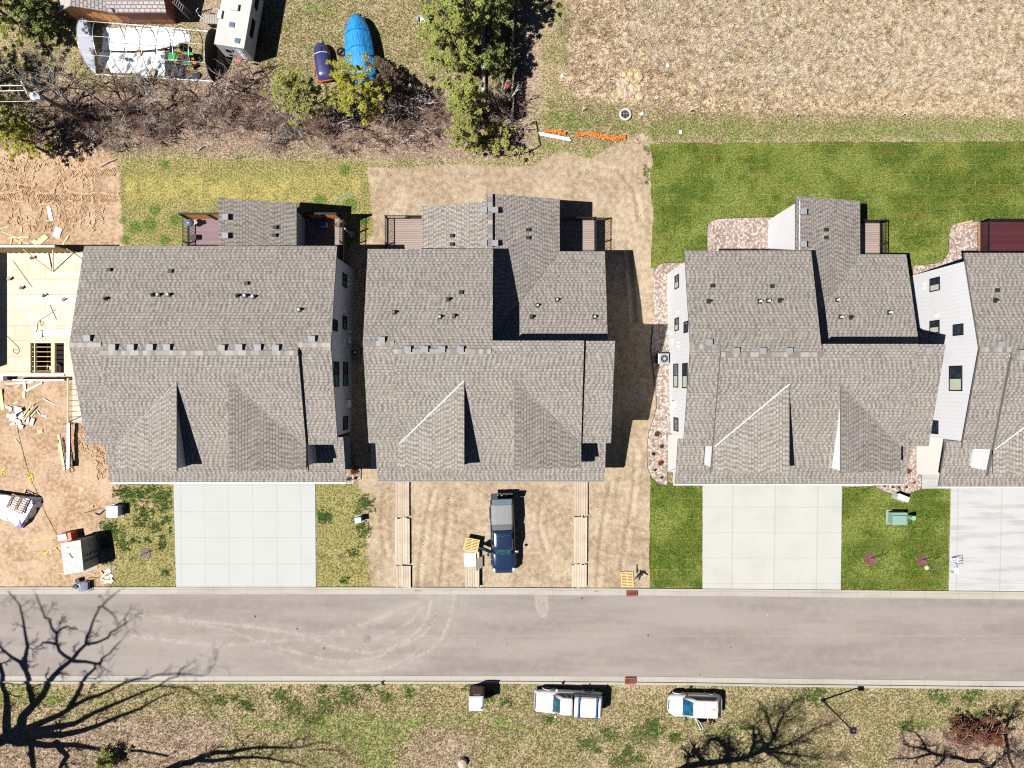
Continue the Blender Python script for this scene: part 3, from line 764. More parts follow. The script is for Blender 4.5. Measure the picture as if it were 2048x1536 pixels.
        s.profile(m, [(95, -.1), (95, 4.2), (172, s.porch(172) - e), (172, -.1)], -hw + 62, hw - 62)
        walls = m.build('walls', s.wall, s.root, world=True)
        for q in (-1, 1):
            m = MB(); a0, a1 = q * (dh + 4), q * (dl - 3)
            quad = [(a0, s.ctr(148) - .4), (a0, s.dorm(a0) - .13), (a1, s.dorm(a1) - .13), (a1, s.porch(150) - .3)]
            m.ring_faces([[s.L(X, -2, max(z, s.ctr(-2) - 1.5) if 0 else z) for X, z in quad], [s.L(X, 147.5, z) for X, z in quad]])
            m.build('dormer_wall', s.wall, s.root, world=True)
            m = MB(); x0, x1 = sorted((q * (hw - 160), q * 12))
            m.box(s.L((x0 + x1) / 2, 172.6, 1.15), ((x1 - x0) * S * .9, .06, 2.3)); m.build('garage_door', M_TRIM, s.root, world=True)
            m = MB()                                                    # slim steel bracket under the porch corner
            a = s.L(q * (hw - 62), 160, 2.3); b = s.L(q * (hw - 12), 167, 3.45); c = s.L(q * (hw - 62), 178, 2.3)
            m.tube([a, b, c], .035, 5); m.build('porch_bracket', M_BLACK, s.root, world=True, uv=False)
        # gutter along the front eave
        m = MB(); m.box(s.L(0, 186.2, s.porch(185) - .09), (2 * (hw - 3) * S, .07, .10)); m.build('gutter', M_BOXV if s.wall is M_SLATE and not full else M_GUT, s.root, world=True)
        for q in sides:
            WN = [(-211, -187, 1.76, 3.0, True), (-129, -106, 1.75, 2.95, True), (-116, -97, 4.76, 5.9, False), (-41, 3, 1.3, 2.76, True), (-40, 4, 4.29, 5.77, True), (63, 87, 1.4, 2.8, False)]
            if not full and q > 0: WN = [(-190, -165, 1.0, 2.2, True), (-129, -106, 1.2, 2.4, True)] + WN[3:]
            for a, b, z0, z1, sp in WN: s.window(q, a, b, z0, z1, sp, M_BLIND if q < 0 else M_PANE2)
            m = MB(); X = q * (hw - 12)
            for (d, z, h) in ((-205, .9, .15), (-197, .9, .15), (-139, 2.6, .2), (-104, .5, .2), (-90, .7, .2), (-84, .7, .2), (-82, 2.9, .16), (-74, 2.9, .16)):
                m = MB(); p = s.L(X, d, z); m.box((p.x + q * .06, p.y, p.z), (.14, h, h)); m.build('wall_vent', M_TRIM, s.root, world=True)
            m = MB(); p = s.L(X, 38, 1.3); m.box((p.x + q * .1, p.y, p.z), (.2, .55, .9)); m.tube([(p.x + q * .1, p.y - .3, .3), (p.x + q * .1, p.y - .3, 2.2)], .03, 5)
            m.build('meter_box', M_TRIM, s.root, world=True)
    def rear_block(s, q, d0, z_off=0.0):
        """monopitch room behind the back wall, falling outward on side q"""
        lo = q * 130
        ins = -246 if not s.full and q > 0 else s.bk + 11
        if not s.full and q > 0:
            s.slab('rear_roof', [(-7, d0), (129, d0), (129, -246), (6, -86), (6, s.bk + 11), (-7, s.bk + 11)], lambda X, d: s.rear(X) + z_off)
        else:
            s.slab('rear_roof', [(q * 1, d0), (lo, d0), (lo, s.bk + 11), (q * 1, s.bk + 11)], lambda X, d: s.rear(X) + z_off)
        m = MB(); X0, X1 = 0.1 * q, q * 122
        e = .17 - z_off
        y0, y1 = d0 + 9, (s.bk + 12.1 if q < 0 or s.full else -233.9)
        quad = [(X0, -1.6), (X0, s.rear(X0) - e), (X1, s.rear(X1) - e), (X1, -1.6)]
        m.ring_faces([[s.L(X, y0, z) for X, z in quad], [s.L(X, y1, z) for X, z in quad]])
        m.build('rear_wall', s.wall, s.root, world=True)
    def deck(s, X0, X1, d0, d1, mat, rails, panel=None, zt=.28):
        """raised deck; rails: sides with balusters ('l','r','b'); panel: cedar privacy panel"""
        m = MB(); a, b = s.L(X0, d0, 0), s.L(X1, d1, 0)
        x0, x1, y0, y1 = a.x, b.x, min(a.y, b.y), max(a.y, b.y)
        m.box(((x0 + x1) / 2, (y0 + y1) / 2, zt - .03), (x1 - x0, y1 - y0, .06))
        dk = m.build('deck', mat, s.root, world=True)
        m = MB(); m.box(((x0 + x1) / 2, y1 - .03, zt - .2), (x1 - x0, .05, .26)); m.box((x0 + .03, (y0 + y1) / 2, zt - .2), (.05, y1 - y0 - .12, .26)); m.box((x1 - .03, (y0 + y1) / 2, zt - .2), (.05, y1 - y0 - .12, .26))
        for px in (x0 + .15, x1 - .15): m.box((px, y1 - .2, -.6), (.14, .14, 1.5))
        m.build('deck_frame', M_POST, dk, world=True)
        for sd in rails:
            m = MB()
            p0, p1 = {'l': ((x0 + .05, y0), (x0 + .05, y1 - .05)), 'r': ((x1 - .05, y0), (x1 - .05, y1 - .05)), 'b': ((x0 + .05, y1 - .05), (x1 - .05, y1 - .05))}[sd]
            p0, p1 = Vector((*p0, 0)), Vector((*p1, 0)); L = (p1 - p0).length; n = int(L / .115)
            for z in (zt + .10, zt + .98): m.bar(p0 + Vector((0, 0, z)), p1 + Vector((0, 0, z)), .06, .05)
            for i in range(n + 1):
                q = p0.lerp(p1, i / n)
                t = .09 if i in (0, n // 2, n) else .024
                m.box((q.x, q.y, zt + .5), (t, t, 1.0 if t < .05 else 1.1))
            m.build('railing', M_BLACK, dk, world=True)
        if panel:
            a, b = panel; p0, p1 = s.L(a, d0, 0), s.L(b, d0, 0)
            m = MB(); m.box(((p0.x + p1.x) / 2, y1 - .09, zt + .98), (abs(p1.x - p0.x), .05, 1.7)); m.build('privacy_panel', M_CEDAR, dk, world=True)
            m = MB()
            for f in (0, .5, 1): m.box((p0.x + (p1.x - p0.x) * f, y1 - .14, zt + .95), (.1, .1, 1.9))
            m.box(((p0.x + p1.x) / 2, y1 - .1, zt + 1.88), (abs(p1.x - p0.x) + .1, .14, .06)); m.build('panel_frame', M_BLACK, dk, world=True)
        return dk
    def vents(s, boxes, pipes, caps=(), red=()):
        for x, y in boxes:
            p = s.at(x, y); m = MB(); m.box(p + Vector((0, 0, .09)), (.40, .36, .22)); m.box(p + Vector((0, 0, .215)), (.46, .42, .03)); m.build('roof_vent', M_BOXV, s.root, world=True)
        for i, (x, y) in enumerate(pipes):
            p = s.at(x, y); m = MB(); m.box(p + Vector((0, 0, .03)), (.30, .34, .02), mi=0); m.cyl(p + Vector((0, 0, -.02)), .075, .42, 10, 1); m.cyl(p + Vector((0, 0, .03)), .12, .08, 10, 0)
            m.build('vent_pipe', [M_PIPE, M_REDPIPE if (x, y) in red else M_PVC if i % 3 else M_PIPE], s.root, world=True)
        for x, y in caps:
            p = s.at(x, y); m = MB(); m.box(p + Vector((0, 0, .08)), (.24, .22, .16)); m.box(p + Vector((-.02, 0, .17)), (.28, .25, .02)); m.build('exhaust_cap', M_PIPE, s.root, world=True)

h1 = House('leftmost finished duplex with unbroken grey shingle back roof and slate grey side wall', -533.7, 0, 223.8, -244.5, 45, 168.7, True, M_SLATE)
h1.build(); h1.rear_block(1, -338)
h1.deck(-112, 0, -331, -232.5, M_DECKP, 'lb', panel=(-108, -2)); h1.deck(122.3, 198, -331, -232.5, M_DECK, 'rb', panel=(135, 194))
h1.vents([(177,677),(227,695),(264,695),(302,695),(336,695),(445,696),(480,695),(517,695),(553,696),(625,678),(452,435),(452,472)],
         [(306,590),(319,590),(339,590),(475,592),(492,592),(508,594),(212,598),(600,620)], [(220,540),(342,543),(494,567),(551,455),(550,471)])
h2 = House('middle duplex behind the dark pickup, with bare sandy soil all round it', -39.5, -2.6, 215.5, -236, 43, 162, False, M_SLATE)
h2.build(); h2.rear_block(1, -344); h2.rear_block(-1, -331, -.1); h2.caps(-344, -246, 0, h2.rear(0) - .02, 12, 'y')
h2.deck(-210, -122.3, -328, -224.5, M_DECK, 'lb'); h2.deck(122.3, 205, -325, -235, M_DECK, 'rb')
h2.vents([(764,680),(816,699),(850,699),(884,699),(921,699),(968,421),(990,421),(968,487),(990,487)],
         [(897,599),(789,625),(880,634),(908,632),(1114,600),(1075,611),(1064,634),(1189,634)], [(922,585),(904,472),(904,489),(1056,460),(1056,476)], red=((908,632),(789,625)))
h3 = House('white-walled duplex between green sod lawns with a gravel bed on its left side', 523, 3, 218, -239, 44.4, 166.5, False, M_WHITE)
h3.build(); h3.rear_block(1, -346)
h3.deck(122.3, 210, -325, -235, M_DECK, 'rb')
h3.vents([(1417,685),(1471,702),(1524,702),(1577,702),(1855,701),(1605,424),(1605,489)],
         [(1417,603),(1519,603),(1536,602),(1559,601),(1674,600),(1681,634),(1701,635),(1778,625)], [(1424,572),(1543,573),(1651,460),(1651,476)])
h4 = House('rightmost duplex, cut by the photo edge, with white side wall and dark red deck', 1021, 8, 221, -240, 44.4, 168, False, M_WHITE)
h4.build(); h4.deck(-88, 60, -332, -228.5, M_DECKR, 'lb')
h4.vents([(1999,689),(2042,706)], [(1990,601)], [(1993,581)])
# cedar braces leaning under the decks
for hh, (x, y) in ((h3, (1542, 449)), (h4, (1924, 446))):
    m = MB(); a = G(x - 8, y + 3, .1); b = G(x + 22, y - 4, 1.0); m.bar(a, b, .16, .16)
    tag(m.build('timber_brace', M_POST), 'short sloping cedar timber beside the ' + ('white rear wall of the third house' if hh is h3 else 'red deck of the rightmost house'), 'timber')
# ------------------------------------------------------------------ vehicles (local: +x forward, z up)
M_CARW = plain('white_paint', (.44, .445, .46), .28, var=.02, spec=.5)
M_CARB = plain('navy_paint', (.010, .022, .055), .18, var=.1, spec=.7)
M_TYRE = plain('tyre', (.015, .015, .016), .85); M_RIM = plain('rim', (.45, .46, .48), .3, .7)
M_LAMP = plain('lamp_lens', (.55, .58, .62), .15, var=.3, scale=20, spec=.6); M_RED = plain('tail_lens', (.14, .01, .012), .25, spec=.6)
M_WS = glass('windscreen', (.008, .045, .085), .05); M_WS2 = glass('windscreen_green', (.010, .045, .055), .05)
M_DARKGL = glass('dark_glass', (.008, .009, .012), .05); M_PLASTIC = plain('dark_plastic', (.03, .03, .033), .6)

def body_loft(m, st):
    """st: list of (x, half width, z low, z belt, crown)"""
    rings = []
    for x, w, zl, zt, cr in st:
        h = [(0, zt + cr), (w * .55, zt + cr * .8), (w * .86, zt + cr * .15), (w * .97, zt - .10), (w, zt - .28), (w * .99, (zl + zt) / 2 - .05), (w * .95, zl + .06), (w * .80, zl)]
        ring = [(x, y, z) for y, z in h] + [(x, -y, z) for y, z in reversed(h[1:])]
        rings.append(ring)
    m.ring_faces(rings)
def cabin(m, xs, wb, wr, zb, zr):
    """xs: rear bottom, rear top, front top, front bottom"""
    rb, rt, ft, fb = xs
    n = 5
    rings = []
    for t in (0, 1):
        pass
    base = [(rb, wb * .96), (fb, wb * .93)]
    def ring(k):
        # k 0 belt .. 1 roof
        z = zb + (zr - zb) * k
        xr = rb + (rt - rb) * k; xf = fb + (ft - fb) * k; w_ = wb + (wr - wb) * k
        return [Vector(p) for p in ((xr, -w_ * .9, z), (xr + .10, -w_, z), (xf - .22, -w_, z), (xf, -w_ * .82, z), (xf + .04 * (1 - k), 0, z), (xf, w_ * .82, z), (xf - .22, w_, z), (xr + .10, w_, z), (xr, w_ * .9, z), (xr - .03, 0, z))]
    r0, r1 = ring(0), ring(.96)
    top = [Vector((p.x * .97 + .03 * (rt + ft) / 2, p.y * .93, zr)) for p in ring(1)]
    top2 = [Vector((p.x * .75 + .25 * (rt + ft) / 2, p.y * .6, zr + .035)) for p in ring(1)]
    m.ring_faces([r0, r1, top, top2])
    return ring
def glass_panel(ring, ia, ib, k0, k1, t0=0.06, t1=.94, off=.012):
    a0, a1 = ring(k0), ring(k1)
    p = [a0[ia].lerp(a0[ib], t0), a0[ia].lerp(a0[ib], t1), a1[ia].lerp(a1[ib], t1), a1[ia].lerp(a1[ib], t0)]
    n = (p[1] - p[0]).cross(p[3] - p[0]).normalized()
    c = Vector((p[0].x, 0, p[0].z - .5))
    ctr = sum(p, Vector()) / 4
    if n.dot(ctr - Vector((0, 0, ctr.z - .3))) < 0: n = -n
    return [q + n * off for q in p], n
def add_glass(root, ring, ia, ib, k0, k1, mat, name='window', t0=.05, t1=.95):
    p, n = glass_panel(ring, ia, ib, k0, k1, t0, t1)
    m = MB(); m.prism(p, -n * .02); return m.build(name, mat, root, uv=False)
def curved_screen(root, ring, k0, k1, mat, rear=False, name='windscreen'):
    m = MB(); ids = (9, 0, 8) if rear else (3, 4, 5)
    a, b = ring(k0), ring(k1)
    if rear: A = [a[8], a[9], a[0]]; B = [b[8], b[9], b[0]]; o = Vector((-.014, 0, .010))
    else: A = [a[3], a[4], a[5]]; B = [b[3], b[4], b[5]]; o = Vector((.014, 0, .012))
    A = [p * 1 for p in A]; B = [p * 1 for p in B]
    for L in (A, B):
        L[0] = Vector((L[0].x, L[0].y * .95, L[0].z)); L[2] = Vector((L[2].x, L[2].y * .95, L[2].z))
    for i in (0, 1):
        m.prism([A[i] + o, A[i + 1] + o, B[i + 1] + o, B[i] + o], -o * 1.2)
    return m.build(name, mat, root, uv=False)
def wheel(root, x, y, r, wd, side):
    m = MB(); M = []
    prof = [(r * .62, -wd / 2), (r * .94, -wd / 2), (r, -wd * .32), (r, wd * .32), (r * .94, wd / 2), (r * .62, wd / 2)]
    n = 22
    m.ring_faces([[(x + q * math.cos(t), y + z, r + q * math.sin(t)) for t in [2 * math.pi * k / n for k in range(n)]] for q, z in prof])
    wl = m.build('wheel', M_TYRE, root, smooth=False, uv=False)
    m = MB(); yy = y + side * wd * .40
    for k in range(5):
        t = 2 * math.pi * k / 5
        m.bar((x, yy, r), (x + r * .6 * math.cos(t), yy, r + r * .6 * math.sin(t)), .07, .03)
    m.ring_faces([[(x + q * math.cos(t), yy + z, r + q * math.sin(t)) for t in [2 * math.pi * k / n for k in range(n)]] for q, z in ((r * .54, -.02), (r * .63, -.02), (r * .63, .03), (r * .54, .03))])
    m.build('rim', M_RIM, wl, uv=False)
def wheels(root, xf, xr, w, r, wd=.23):
    for x in (xf, xr):
        for s in (-1, 1): wheel(root, x, s * (w - wd / 2 + .02), r, wd, s)
def arch(m, x, w, r, mi=0):
    for s in (-1, 1):
        pts = [(x + r * 1.22 * math.cos(t), s * (w + .012), r + r * 1.22 * math.sin(t)) for t in [math.pi * k / 10 for k in range(11)]]
        m.tube(pts, .045, 6, mi)
def mirror(root, x, y, z, s, mat):
    m = MB(); m.lathe((x, y + s * .14, z), [(.02, -.09), (.10, -.06), (.11, .04), (.05, .09)], 8); m.bar((x, y, z - .03), (x, y + s * .1, z), .05, .04)
    m.build('mirror', mat, root, uv=False)

# white hatchback -------------------------------------------------
hb = thing('parked_hatchback', 'white hatchback on the verge grass with a door open and a person beside it', 'car')
m = MB(); body_loft(m, [(-2.14, .62, .42, .86, .0), (-2.08, .78, .30, .98, .02), (-1.75, .875, .24, 1.03, .02), (-.9, .90, .22, 1.02, .02), (.2, .90, .22, .99, .02), (.95, .89, .22, .97, .05), (1.55, .86, .24, .90, .07), (1.90, .77, .27, .78, .06), (2.08, .60, .32, .66, .03), (2.13, .44, .38, .58, .0)])
rg = cabin(m, (-2.02, -1.62, .22, 1.02), .83, .66, .98, 1.50); arch(m, 1.32, .875, .32); arch(m, -1.28, .885, .32)
m.build('body', M_CARW, hb, smooth=True, uv=False)
m2 = MB(); m2.bar((.98, -.66, 1.0), (.98, .66, 1.0), .07, .03); m2.box((-.6, .0, 1.541), (.015, 1.05, .004)); [m2.bar((1.95, s_ * .2, .80), (1.05, s_ * .62, 1.005), .012, .008) for s_ in (-1, 1)]; m2.build('panel_gap', M_PLASTIC, hb)
curved_screen(hb, rg, .06, .93, M_WS); curved_screen(hb, rg, .12, .95, M_DARKGL, True, 'rear_window')
for ia, ib in ((1, 2), (6, 7)): add_glass(hb, rg, ia, ib, .12, .84, M_DARKGL, 'window', .08, .93)
wheels(hb, 1.32, -1.28, .86, .32)
for s in (-1, 1):
    m = MB(); m.box((1.86, s * .60, .79), (.30, .12, .06), rz=-s * .75, ry=.35); m.build('headlight', M_LAMP, hb)
    m = MB(); m.box((-1.99, s * .74, .90), (.08, .10, .22)); m.build('tail_light', M_RED, hb)
    mirror(hb, .72, s * .84, 1.02, s, M_PLASTIC)
m = MB(); m.box((2.04, 0, .68), (.10, .74, .10), ry=.3); m.build('grille', M_PLASTIC, hb)
m = MB(); m.box((-1.30, -.05, 1.545), (.22, .03, .03)); m.build('roof_aerial', M_PLASTIC, hb)
# open rear door on the car's left (towards the bottom of the photo when it faces west): +y is its left
hx = -.05
m = MB(); Mr = Matrix.Translation((hx, .90, 0)) @ Matrix.Rotation(R(-62), 4, 'Z')
def TR(p): return Mr @ Vector(p)
dp = [(0, 0, .32), (-.95, 0, .36), (-1.0, 0, .95), (0, 0, .98)]
m.prism([TR(p) for p in dp], (Mr.to_3x3() @ Vector((0, .09, 0))))
m.bar(TR((0, .04, .97)), TR((-.12, -.12, 1.42)), .05, .06); m.bar(TR((-.12, -.12, 1.42)), TR((-.82, -.12, 1.40)), .05, .05); m.bar(TR((-.82, -.12, 1.40)), TR((-1.0, .04, .95)), .05, .06)
hd = m.build('door', M_CARW, hb, uv=False)
m = MB(); m.prism([TR(p) for p in ((0, .03, .98), (-.98, .03, .95), (-.82, -.10, 1.38), (-.13, -.10, 1.40))], (.005, .005, .012)); m.build('window', M_DARKGL, hd, uv=False)
m = MB(); m.prism([TR((0.02, -.02, .36)), TR((-.93, -.02, .40)), TR((-.96, -.02, .92)), TR((.02, -.02, .95))], Mr.to_3x3() @ Vector((0, .015, 0))); m.build('door_lining', M_PLASTIC, hd, uv=False)
p = G(1385, 1403); hb.location = p; hb.rotation_euler = (0, 0, math.pi - R(1.5))

# white pickup with a topper --------------------------------------
tk = thing('parked_pickup', 'white pickup with white topper and two blue roof bars on the verge grass', 'pickup truck')
m = MB(); body_loft(m, [(-2.62, .80, .50, .98, .0), (-2.56, .86, .42, 1.04, .0), (-1.0, .90, .38, 1.06, .0), (.7, .90, .38, 1.07, .01), (1.15, .90, .38, 1.08, .03), (1.9, .88, .40, 1.04, .06), (2.35, .83, .42, .97, .06), (2.55, .74, .45, .84, .03), (2.62, .66, .5, .72, 0)])
rg = cabin(m, (-.34, -.26, .66, 1.22), .80, .66, 1.06, 1.70); arch(m, 1.62, .89, .37); arch(m, -1.55, .89, .37)
m.build('body', M_CARW, tk, smooth=True, uv=False)
m2 = MB(); m2.bar((1.20, -.68, 1.085), (1.20, .68, 1.085), .08, .03); m2.box((-.365, 0, 1.40), (.03, 1.66, .7)); m2.box((2.30, 0, 1.025), (.02, 1.3, .01)); [m2.bar((2.35, s_ * .5, 1.01), (1.25, s_ * .62, 1.10), .012, .008) for s_ in (-1, 1)]; m2.build('panel_gap', M_PLASTIC, tk)
curved_screen(tk, rg, .06, .93, M_WS2); wheels(tk, 1.62, -1.55, .89, .37, .25)
for ia, ib, t0, t1 in ((1, 2, .06, .42), (1, 2, .52, .97), (6, 7, .03, .48), (6, 7, .58, .94)): add_glass(tk, rg, ia, ib, .14, .84, M_DARKGL, 'window', t0, t1)
m = MB(); body_loft(m, [(-2.60, .80, 1.05, 1.50, 0), (-2.45, .82, 1.05, 1.68, .03), (-1.4, .83, 1.05, 1.70, .04), (-.40, .83, 1.05, 1.70, .04), (-.37, .80, 1.05, 1.66, .02)])
tp = m.build('topper', M_CARW, tk, smooth=False, uv=False, bevel=.02)
for s in (-1, 1):
    m = MB(); m.box((-1.42, s * .835, 1.42), (1.75, .02, .30)); m.build('topper_window', M_DARKGL, tp)
    m = MB(); m.box((2.40, s * .66, .90), (.22, .18, .14), rz=-s * .4, ry=.3); m.build('headlight', M_LAMP, tk)
    m = MB(); m.box((-2.60, s * .78, .86), (.06, .1, .3)); m.build('tail_light', M_RED, tk)
    mirror(tk, .98, s * .90, 1.12, s, M_CARW)
m = MB(); m.box((-2.585, 0, 1.38), (.04, 1.3, .40)); m.build('rear_window', M_DARKGL, tp)
M_BAR = plain('blue_bar', (.03, .10, .22), .4)
for x in (-.72, -2.12):
    m = MB(); m.bar((x, -.92, 1.88), (x, .92, 1.88), .09, .05)
    for s in (-.6, .6): m.box((x, s, 1.81), (.12, .07, .14)); m.box((x - .06, s, 1.88), (.06, .05, .06))
    m.build('roof_bar', M_BAR, tk)
m = MB(); m.box((2.60, 0, .74), (.06, 1.2, .22)); m.build('grille', M_PLASTIC, tk)
m = MB(); m.box((-2.66, 0, .55), (.14, 1.6, .16)); m.box((2.66, 0, .5), (.12, 1.5, .18)); m.build('bumper', M_RIM, tk)
tk.location = G(1135, 1396); tk.rotation_euler = (0, 0, math.pi - R(2.8))

# dark pickup in front of the middle house ------------------------
pk = thing('parked_pickup', 'dark navy pickup with grey bed topper open at the back, on bare dirt', 'pickup truck')
m = MB(); body_loft(m, [(-2.86, .84, .52, 1.06, .0), (-2.80, .93, .44, 1.12, .0), (-1.0, .97, .40, 1.14, .0), (.8, .97, .40, 1.14, .01), (1.3, .97, .40, 1.15, .03), (2.2, .95, .42, 1.10, .07), (2.65, .88, .45, 1.02, .06), (2.86, .76, .5, .88, .03), (2.93, .66, .55, .76, 0)])
rg = cabin(m, (-.62, -.52, .86, 1.44), .86, .70, 1.13, 1.84); arch(m, 1.85, .955, .40); arch(m, -1.75, .965, .40)
for k in range(5): m.bar((-.45, -.42 + .21 * k, 1.872), (.1, -.42 + .21 * k, 1.872), .02, .012)
m.build('body', M_CARB, pk, smooth=True, uv=False)
curved_screen(pk, rg, .06, .93, M_WS2); wheels(pk, 1.85, -1.75, .95, .40, .27)
for ia, ib, t0, t1 in ((1, 2, .06, .44), (1, 2, .52, .97), (6, 7, .56, .94)): add_glass(pk, rg, ia, ib, .14, .84, M_DARKGL, 'window', t0, t1)
M_TOP = plain('topper_grey', (.17, .175, .185), .5, var=.06); M_TOP2 = plain('topper_grey_dark', (.085, .087, .092), .5)
m = MB(); body_loft(m, [(-2.62, .84, 1.13, 1.74, 0), (-2.55, .86, 1.13, 1.80, .02), (-1.4, .86, 1.13, 1.82, .03), (-1.05, .86, 1.13, 1.80, .03)]); tp = m.build('topper', M_TOP, pk, uv=False, bevel=.02)
m = MB(); body_loft(m, [(-1.03, .85, 1.13, 1.78, .02), (-.60, .80, 1.13, 1.72, .02)]); m.build('topper_nose', M_TOP2, tp, uv=False, bevel=.015)
m = MB(); m.prism([(-2.62, -.74, 1.80), (-2.62, .74, 1.80), (-3.05, .80, 1.98), (-3.05, -.80, 1.98)], (0, 0, .04)); ht = m.build('rear_hatch', plain('hatch_glass', (.10, .14, .18), .1, spec=.7, var=.3, scale=2), tp, uv=False)
m = MB()
for a, b in (((-2.62, -.76, 1.84), (-3.06, -.82, 2.02)), ((-2.62, .76, 1.84), (-3.06, .82, 2.02)), ((-3.06, -.82, 2.02), (-3.06, .82, 2.02))): m.bar(a, b, .05, .05)
m.build('hatch_frame', M_PLASTIC, ht)
m = MB(); m.box((-3.12, 0, 1.06), (.52, 1.72, .07)); m.build('tailgate', M_PLASTIC, pk)
m = MB()
for y, s in ((-.3, .1), (0, .13), (.34, .08)): m.box((-3.2, y, 1.14), (s, s * 1.2, .09))
m.build('tailgate_tool', M_PVC, pk)
for s in (-1, 1):
    m = MB(); m.box((2.62, s * .74, .96), (.24, .2, .16), rz=-s * .4, ry=.3); m.build('headlight', M_LAMP, pk)
    m = MB(); m.box((-2.85, s * .86, .95), (.06, .12, .32)); m.build('tail_light', M_RED, pk)
mirror(pk, 1.2, .97, 1.2, 1, M_RIM)
m = MB(); m.box((2.90, 0, .78), (.07, 1.3, .24)); m.build('grille', M_PLASTIC, pk)
# open driver's door: this truck faces down the photo; the open door is on the photo's left = its right-hand (-y) side
Mr = Matrix.Translation((1.22, -.97, 0)) @ Matrix.Rotation(R(65), 4, 'Z')
m = MB(); m.prism([TR(p) for p in ((0, 0, .45), (-1.05, 0, .45), (-1.05, 0, 1.12), (0, 0, 1.14))], Mr.to_3x3() @ Vector((0, -.13, 0)))
m.bar(TR((0, 0, 1.14)), TR((-.45, .14, 1.75)), .06, .06); m.bar(TR((-.45, .14, 1.75)), TR((-1.0, .14, 1.75)), .06, .06); m.bar(TR((-1.0, .14, 1.75)), TR((-1.05, 0, 1.12)), .06, .06)
dd = m.build('door', M_CARB, pk, uv=False)
m = MB(); m.prism([TR(p) for p in ((-.02, 0, 1.14), (-1.03, 0, 1.12), (-.98, .13, 1.73), (-.46, .13, 1.73))], (.012, .004, .004)); m.build('window', M_DARKGL, dd, uv=False)
m = MB(); q = TR((-.12, -.25, 1.2)); m.lathe(q, [(.03, -.14), (.1, -.1), (.11, .1), (.04, .14)], 8); m.build('mirror', M_PLASTIC, dd, uv=False)
pk.location = G(1006, 1067); pk.rotation_euler = (0, 0, -math.pi / 2 - R(0.6))
pk.rotation_euler = (0, 0, -math.pi / 2 + R(1.6))

# ------------------------------------------------------------------ person beside the hatchback
def skin_mesh(name, joints, edges, mat, parent, root=0, sub=2):
    me = bpy.data.meshes.new(name); me.from_pydata([j[0] for j in joints], edges, []); me.materials.append(mat)
    ob = bpy.data.objects.new(name, me); COL.objects.link(ob)
    if parent: ob.parent = parent
    ob.modifiers.new('skin', 'SKIN'); 
    for i, j in enumerate(joints):
        r = j[1]; me.skin_vertices[0].data[i].radius = (r, r * (j[2] if len(j) > 2 else 1))
        me.skin_vertices[0].data[i].use_root = (i == root)
    sm = ob.modifiers.new('sub', 'SUBSURF'); sm.levels = sub; sm.render_levels = sub
    return ob
M_SKIN = plain('skin', (.50, .28, .20), .6, var=.05); M_HAIR = plain('hair', (.018, .013, .011), .7); M_CLOTH = plain('black_cloth', (.012, .012, .014), .9); M_TROUS = plain('dark_trousers', (.02, .022, .03), .9)
pe = thing('person', 'person in black clothes standing at the open door of the white hatchback, reaching in', 'person')
# local: facing +x (towards the car), z up
J = [((0, 0, .95), .13, .8), ((.03, 0, 1.15), .125, .8), ((.10, 0, 1.36), .145, .75), ((.16, 0, 1.49), .06), ((.20, 0, 1.56), .075), ((.24, 0, 1.66), .088), ((.25, 0, 1.73), .07),
     ((0, .10, .88), .085), ((.04, .11, .49), .06), ((-.02, .12, .10), .042), ((.10, .13, .04), .038), ((0, -.10, .88), .085), ((.06, -.12, .49), .06), ((.10, -.13, .10), .042), ((.22, -.14, .04), .038),
     ((.12, .20, 1.41), .055), ((.28, .27, 1.20), .043), ((.52, .22, 1.17), .032), ((.58, .21, 1.17), .03), ((.12, -.20, 1.41), .055), ((.30, -.26, 1.20), .043), ((.54, -.14, 1.20), .032), ((.60, -.12, 1.20), .03)]
E = [(0, 1), (1, 2), (2, 3), (3, 4), (4, 5), (5, 6), (0, 7), (7, 8), (8, 9), (9, 10), (0, 11), (11, 12), (12, 13), (13, 14), (2, 15), (15, 16), (16, 17), (17, 18), (2, 19), (19, 20), (20, 21), (21, 22)]
for base in (18, 22):
    b = Vector(J[base][0]); s = 1 if base == 18 else -1
    for k, (dy, L_) in enumerate(((-.035, .07), (-.012, .085), (.012, .08), (.034, .065))):
        i = len(J); J.append(((b.x + .05, b.y + dy, b.z), .010)); J.append(((b.x + .05 + L_ * .6, b.y + dy * 1.1, b.z - .012), .009)); J.append(((b.x + .05 + L_, b.y + dy * 1.1, b.z - .035), .008))
        E += [(base, i), (i, i + 1), (i + 1, i + 2)]
    i = len(J); J.append(((b.x + .01, b.y - s * .045, b.z), .011)); J.append(((b.x + .05, b.y - s * .065, b.z - .01), .009)); E += [(base, i), (i, i + 1)]
body = skin_mesh('body', J, E, M_SKIN, pe, 0, 1)
skin_mesh('shirt', [((0, 0, .92), .15, .85), ((.03, 0, 1.15), .145, .85), ((.10, 0, 1.36), .165, .8), ((.15, 0, 1.45), .085), ((.12, .20, 1.41), .075), ((.22, .25, 1.28), .062), ((.12, -.20, 1.41), .075), ((.23, -.24, 1.28), .062)], [(0, 1), (1, 2), (2, 3), (2, 4), (4, 5), (2, 6), (6, 7)], M_CLOTH, pe)
skin_mesh('trousers', [((0, 0, .97), .145, .85), ((0, .10, .86), .10), ((.04, .11, .49), .078), ((-.02, .12, .12), .062), ((0, -.10, .86), .10), ((.06, -.12, .49), .078), ((.10, -.13, .12), .062)], [(0, 1), (1, 2), (2, 3), (0, 4), (4, 5), (5, 6)], M_TROUS, pe)
skin_mesh('hair', [((.19, 0, 1.60), .07), ((.20, 0, 1.69), .088), ((.235, 0, 1.755), .075)], [(0, 1), (1, 2)], M_HAIR, pe)
m = MB()
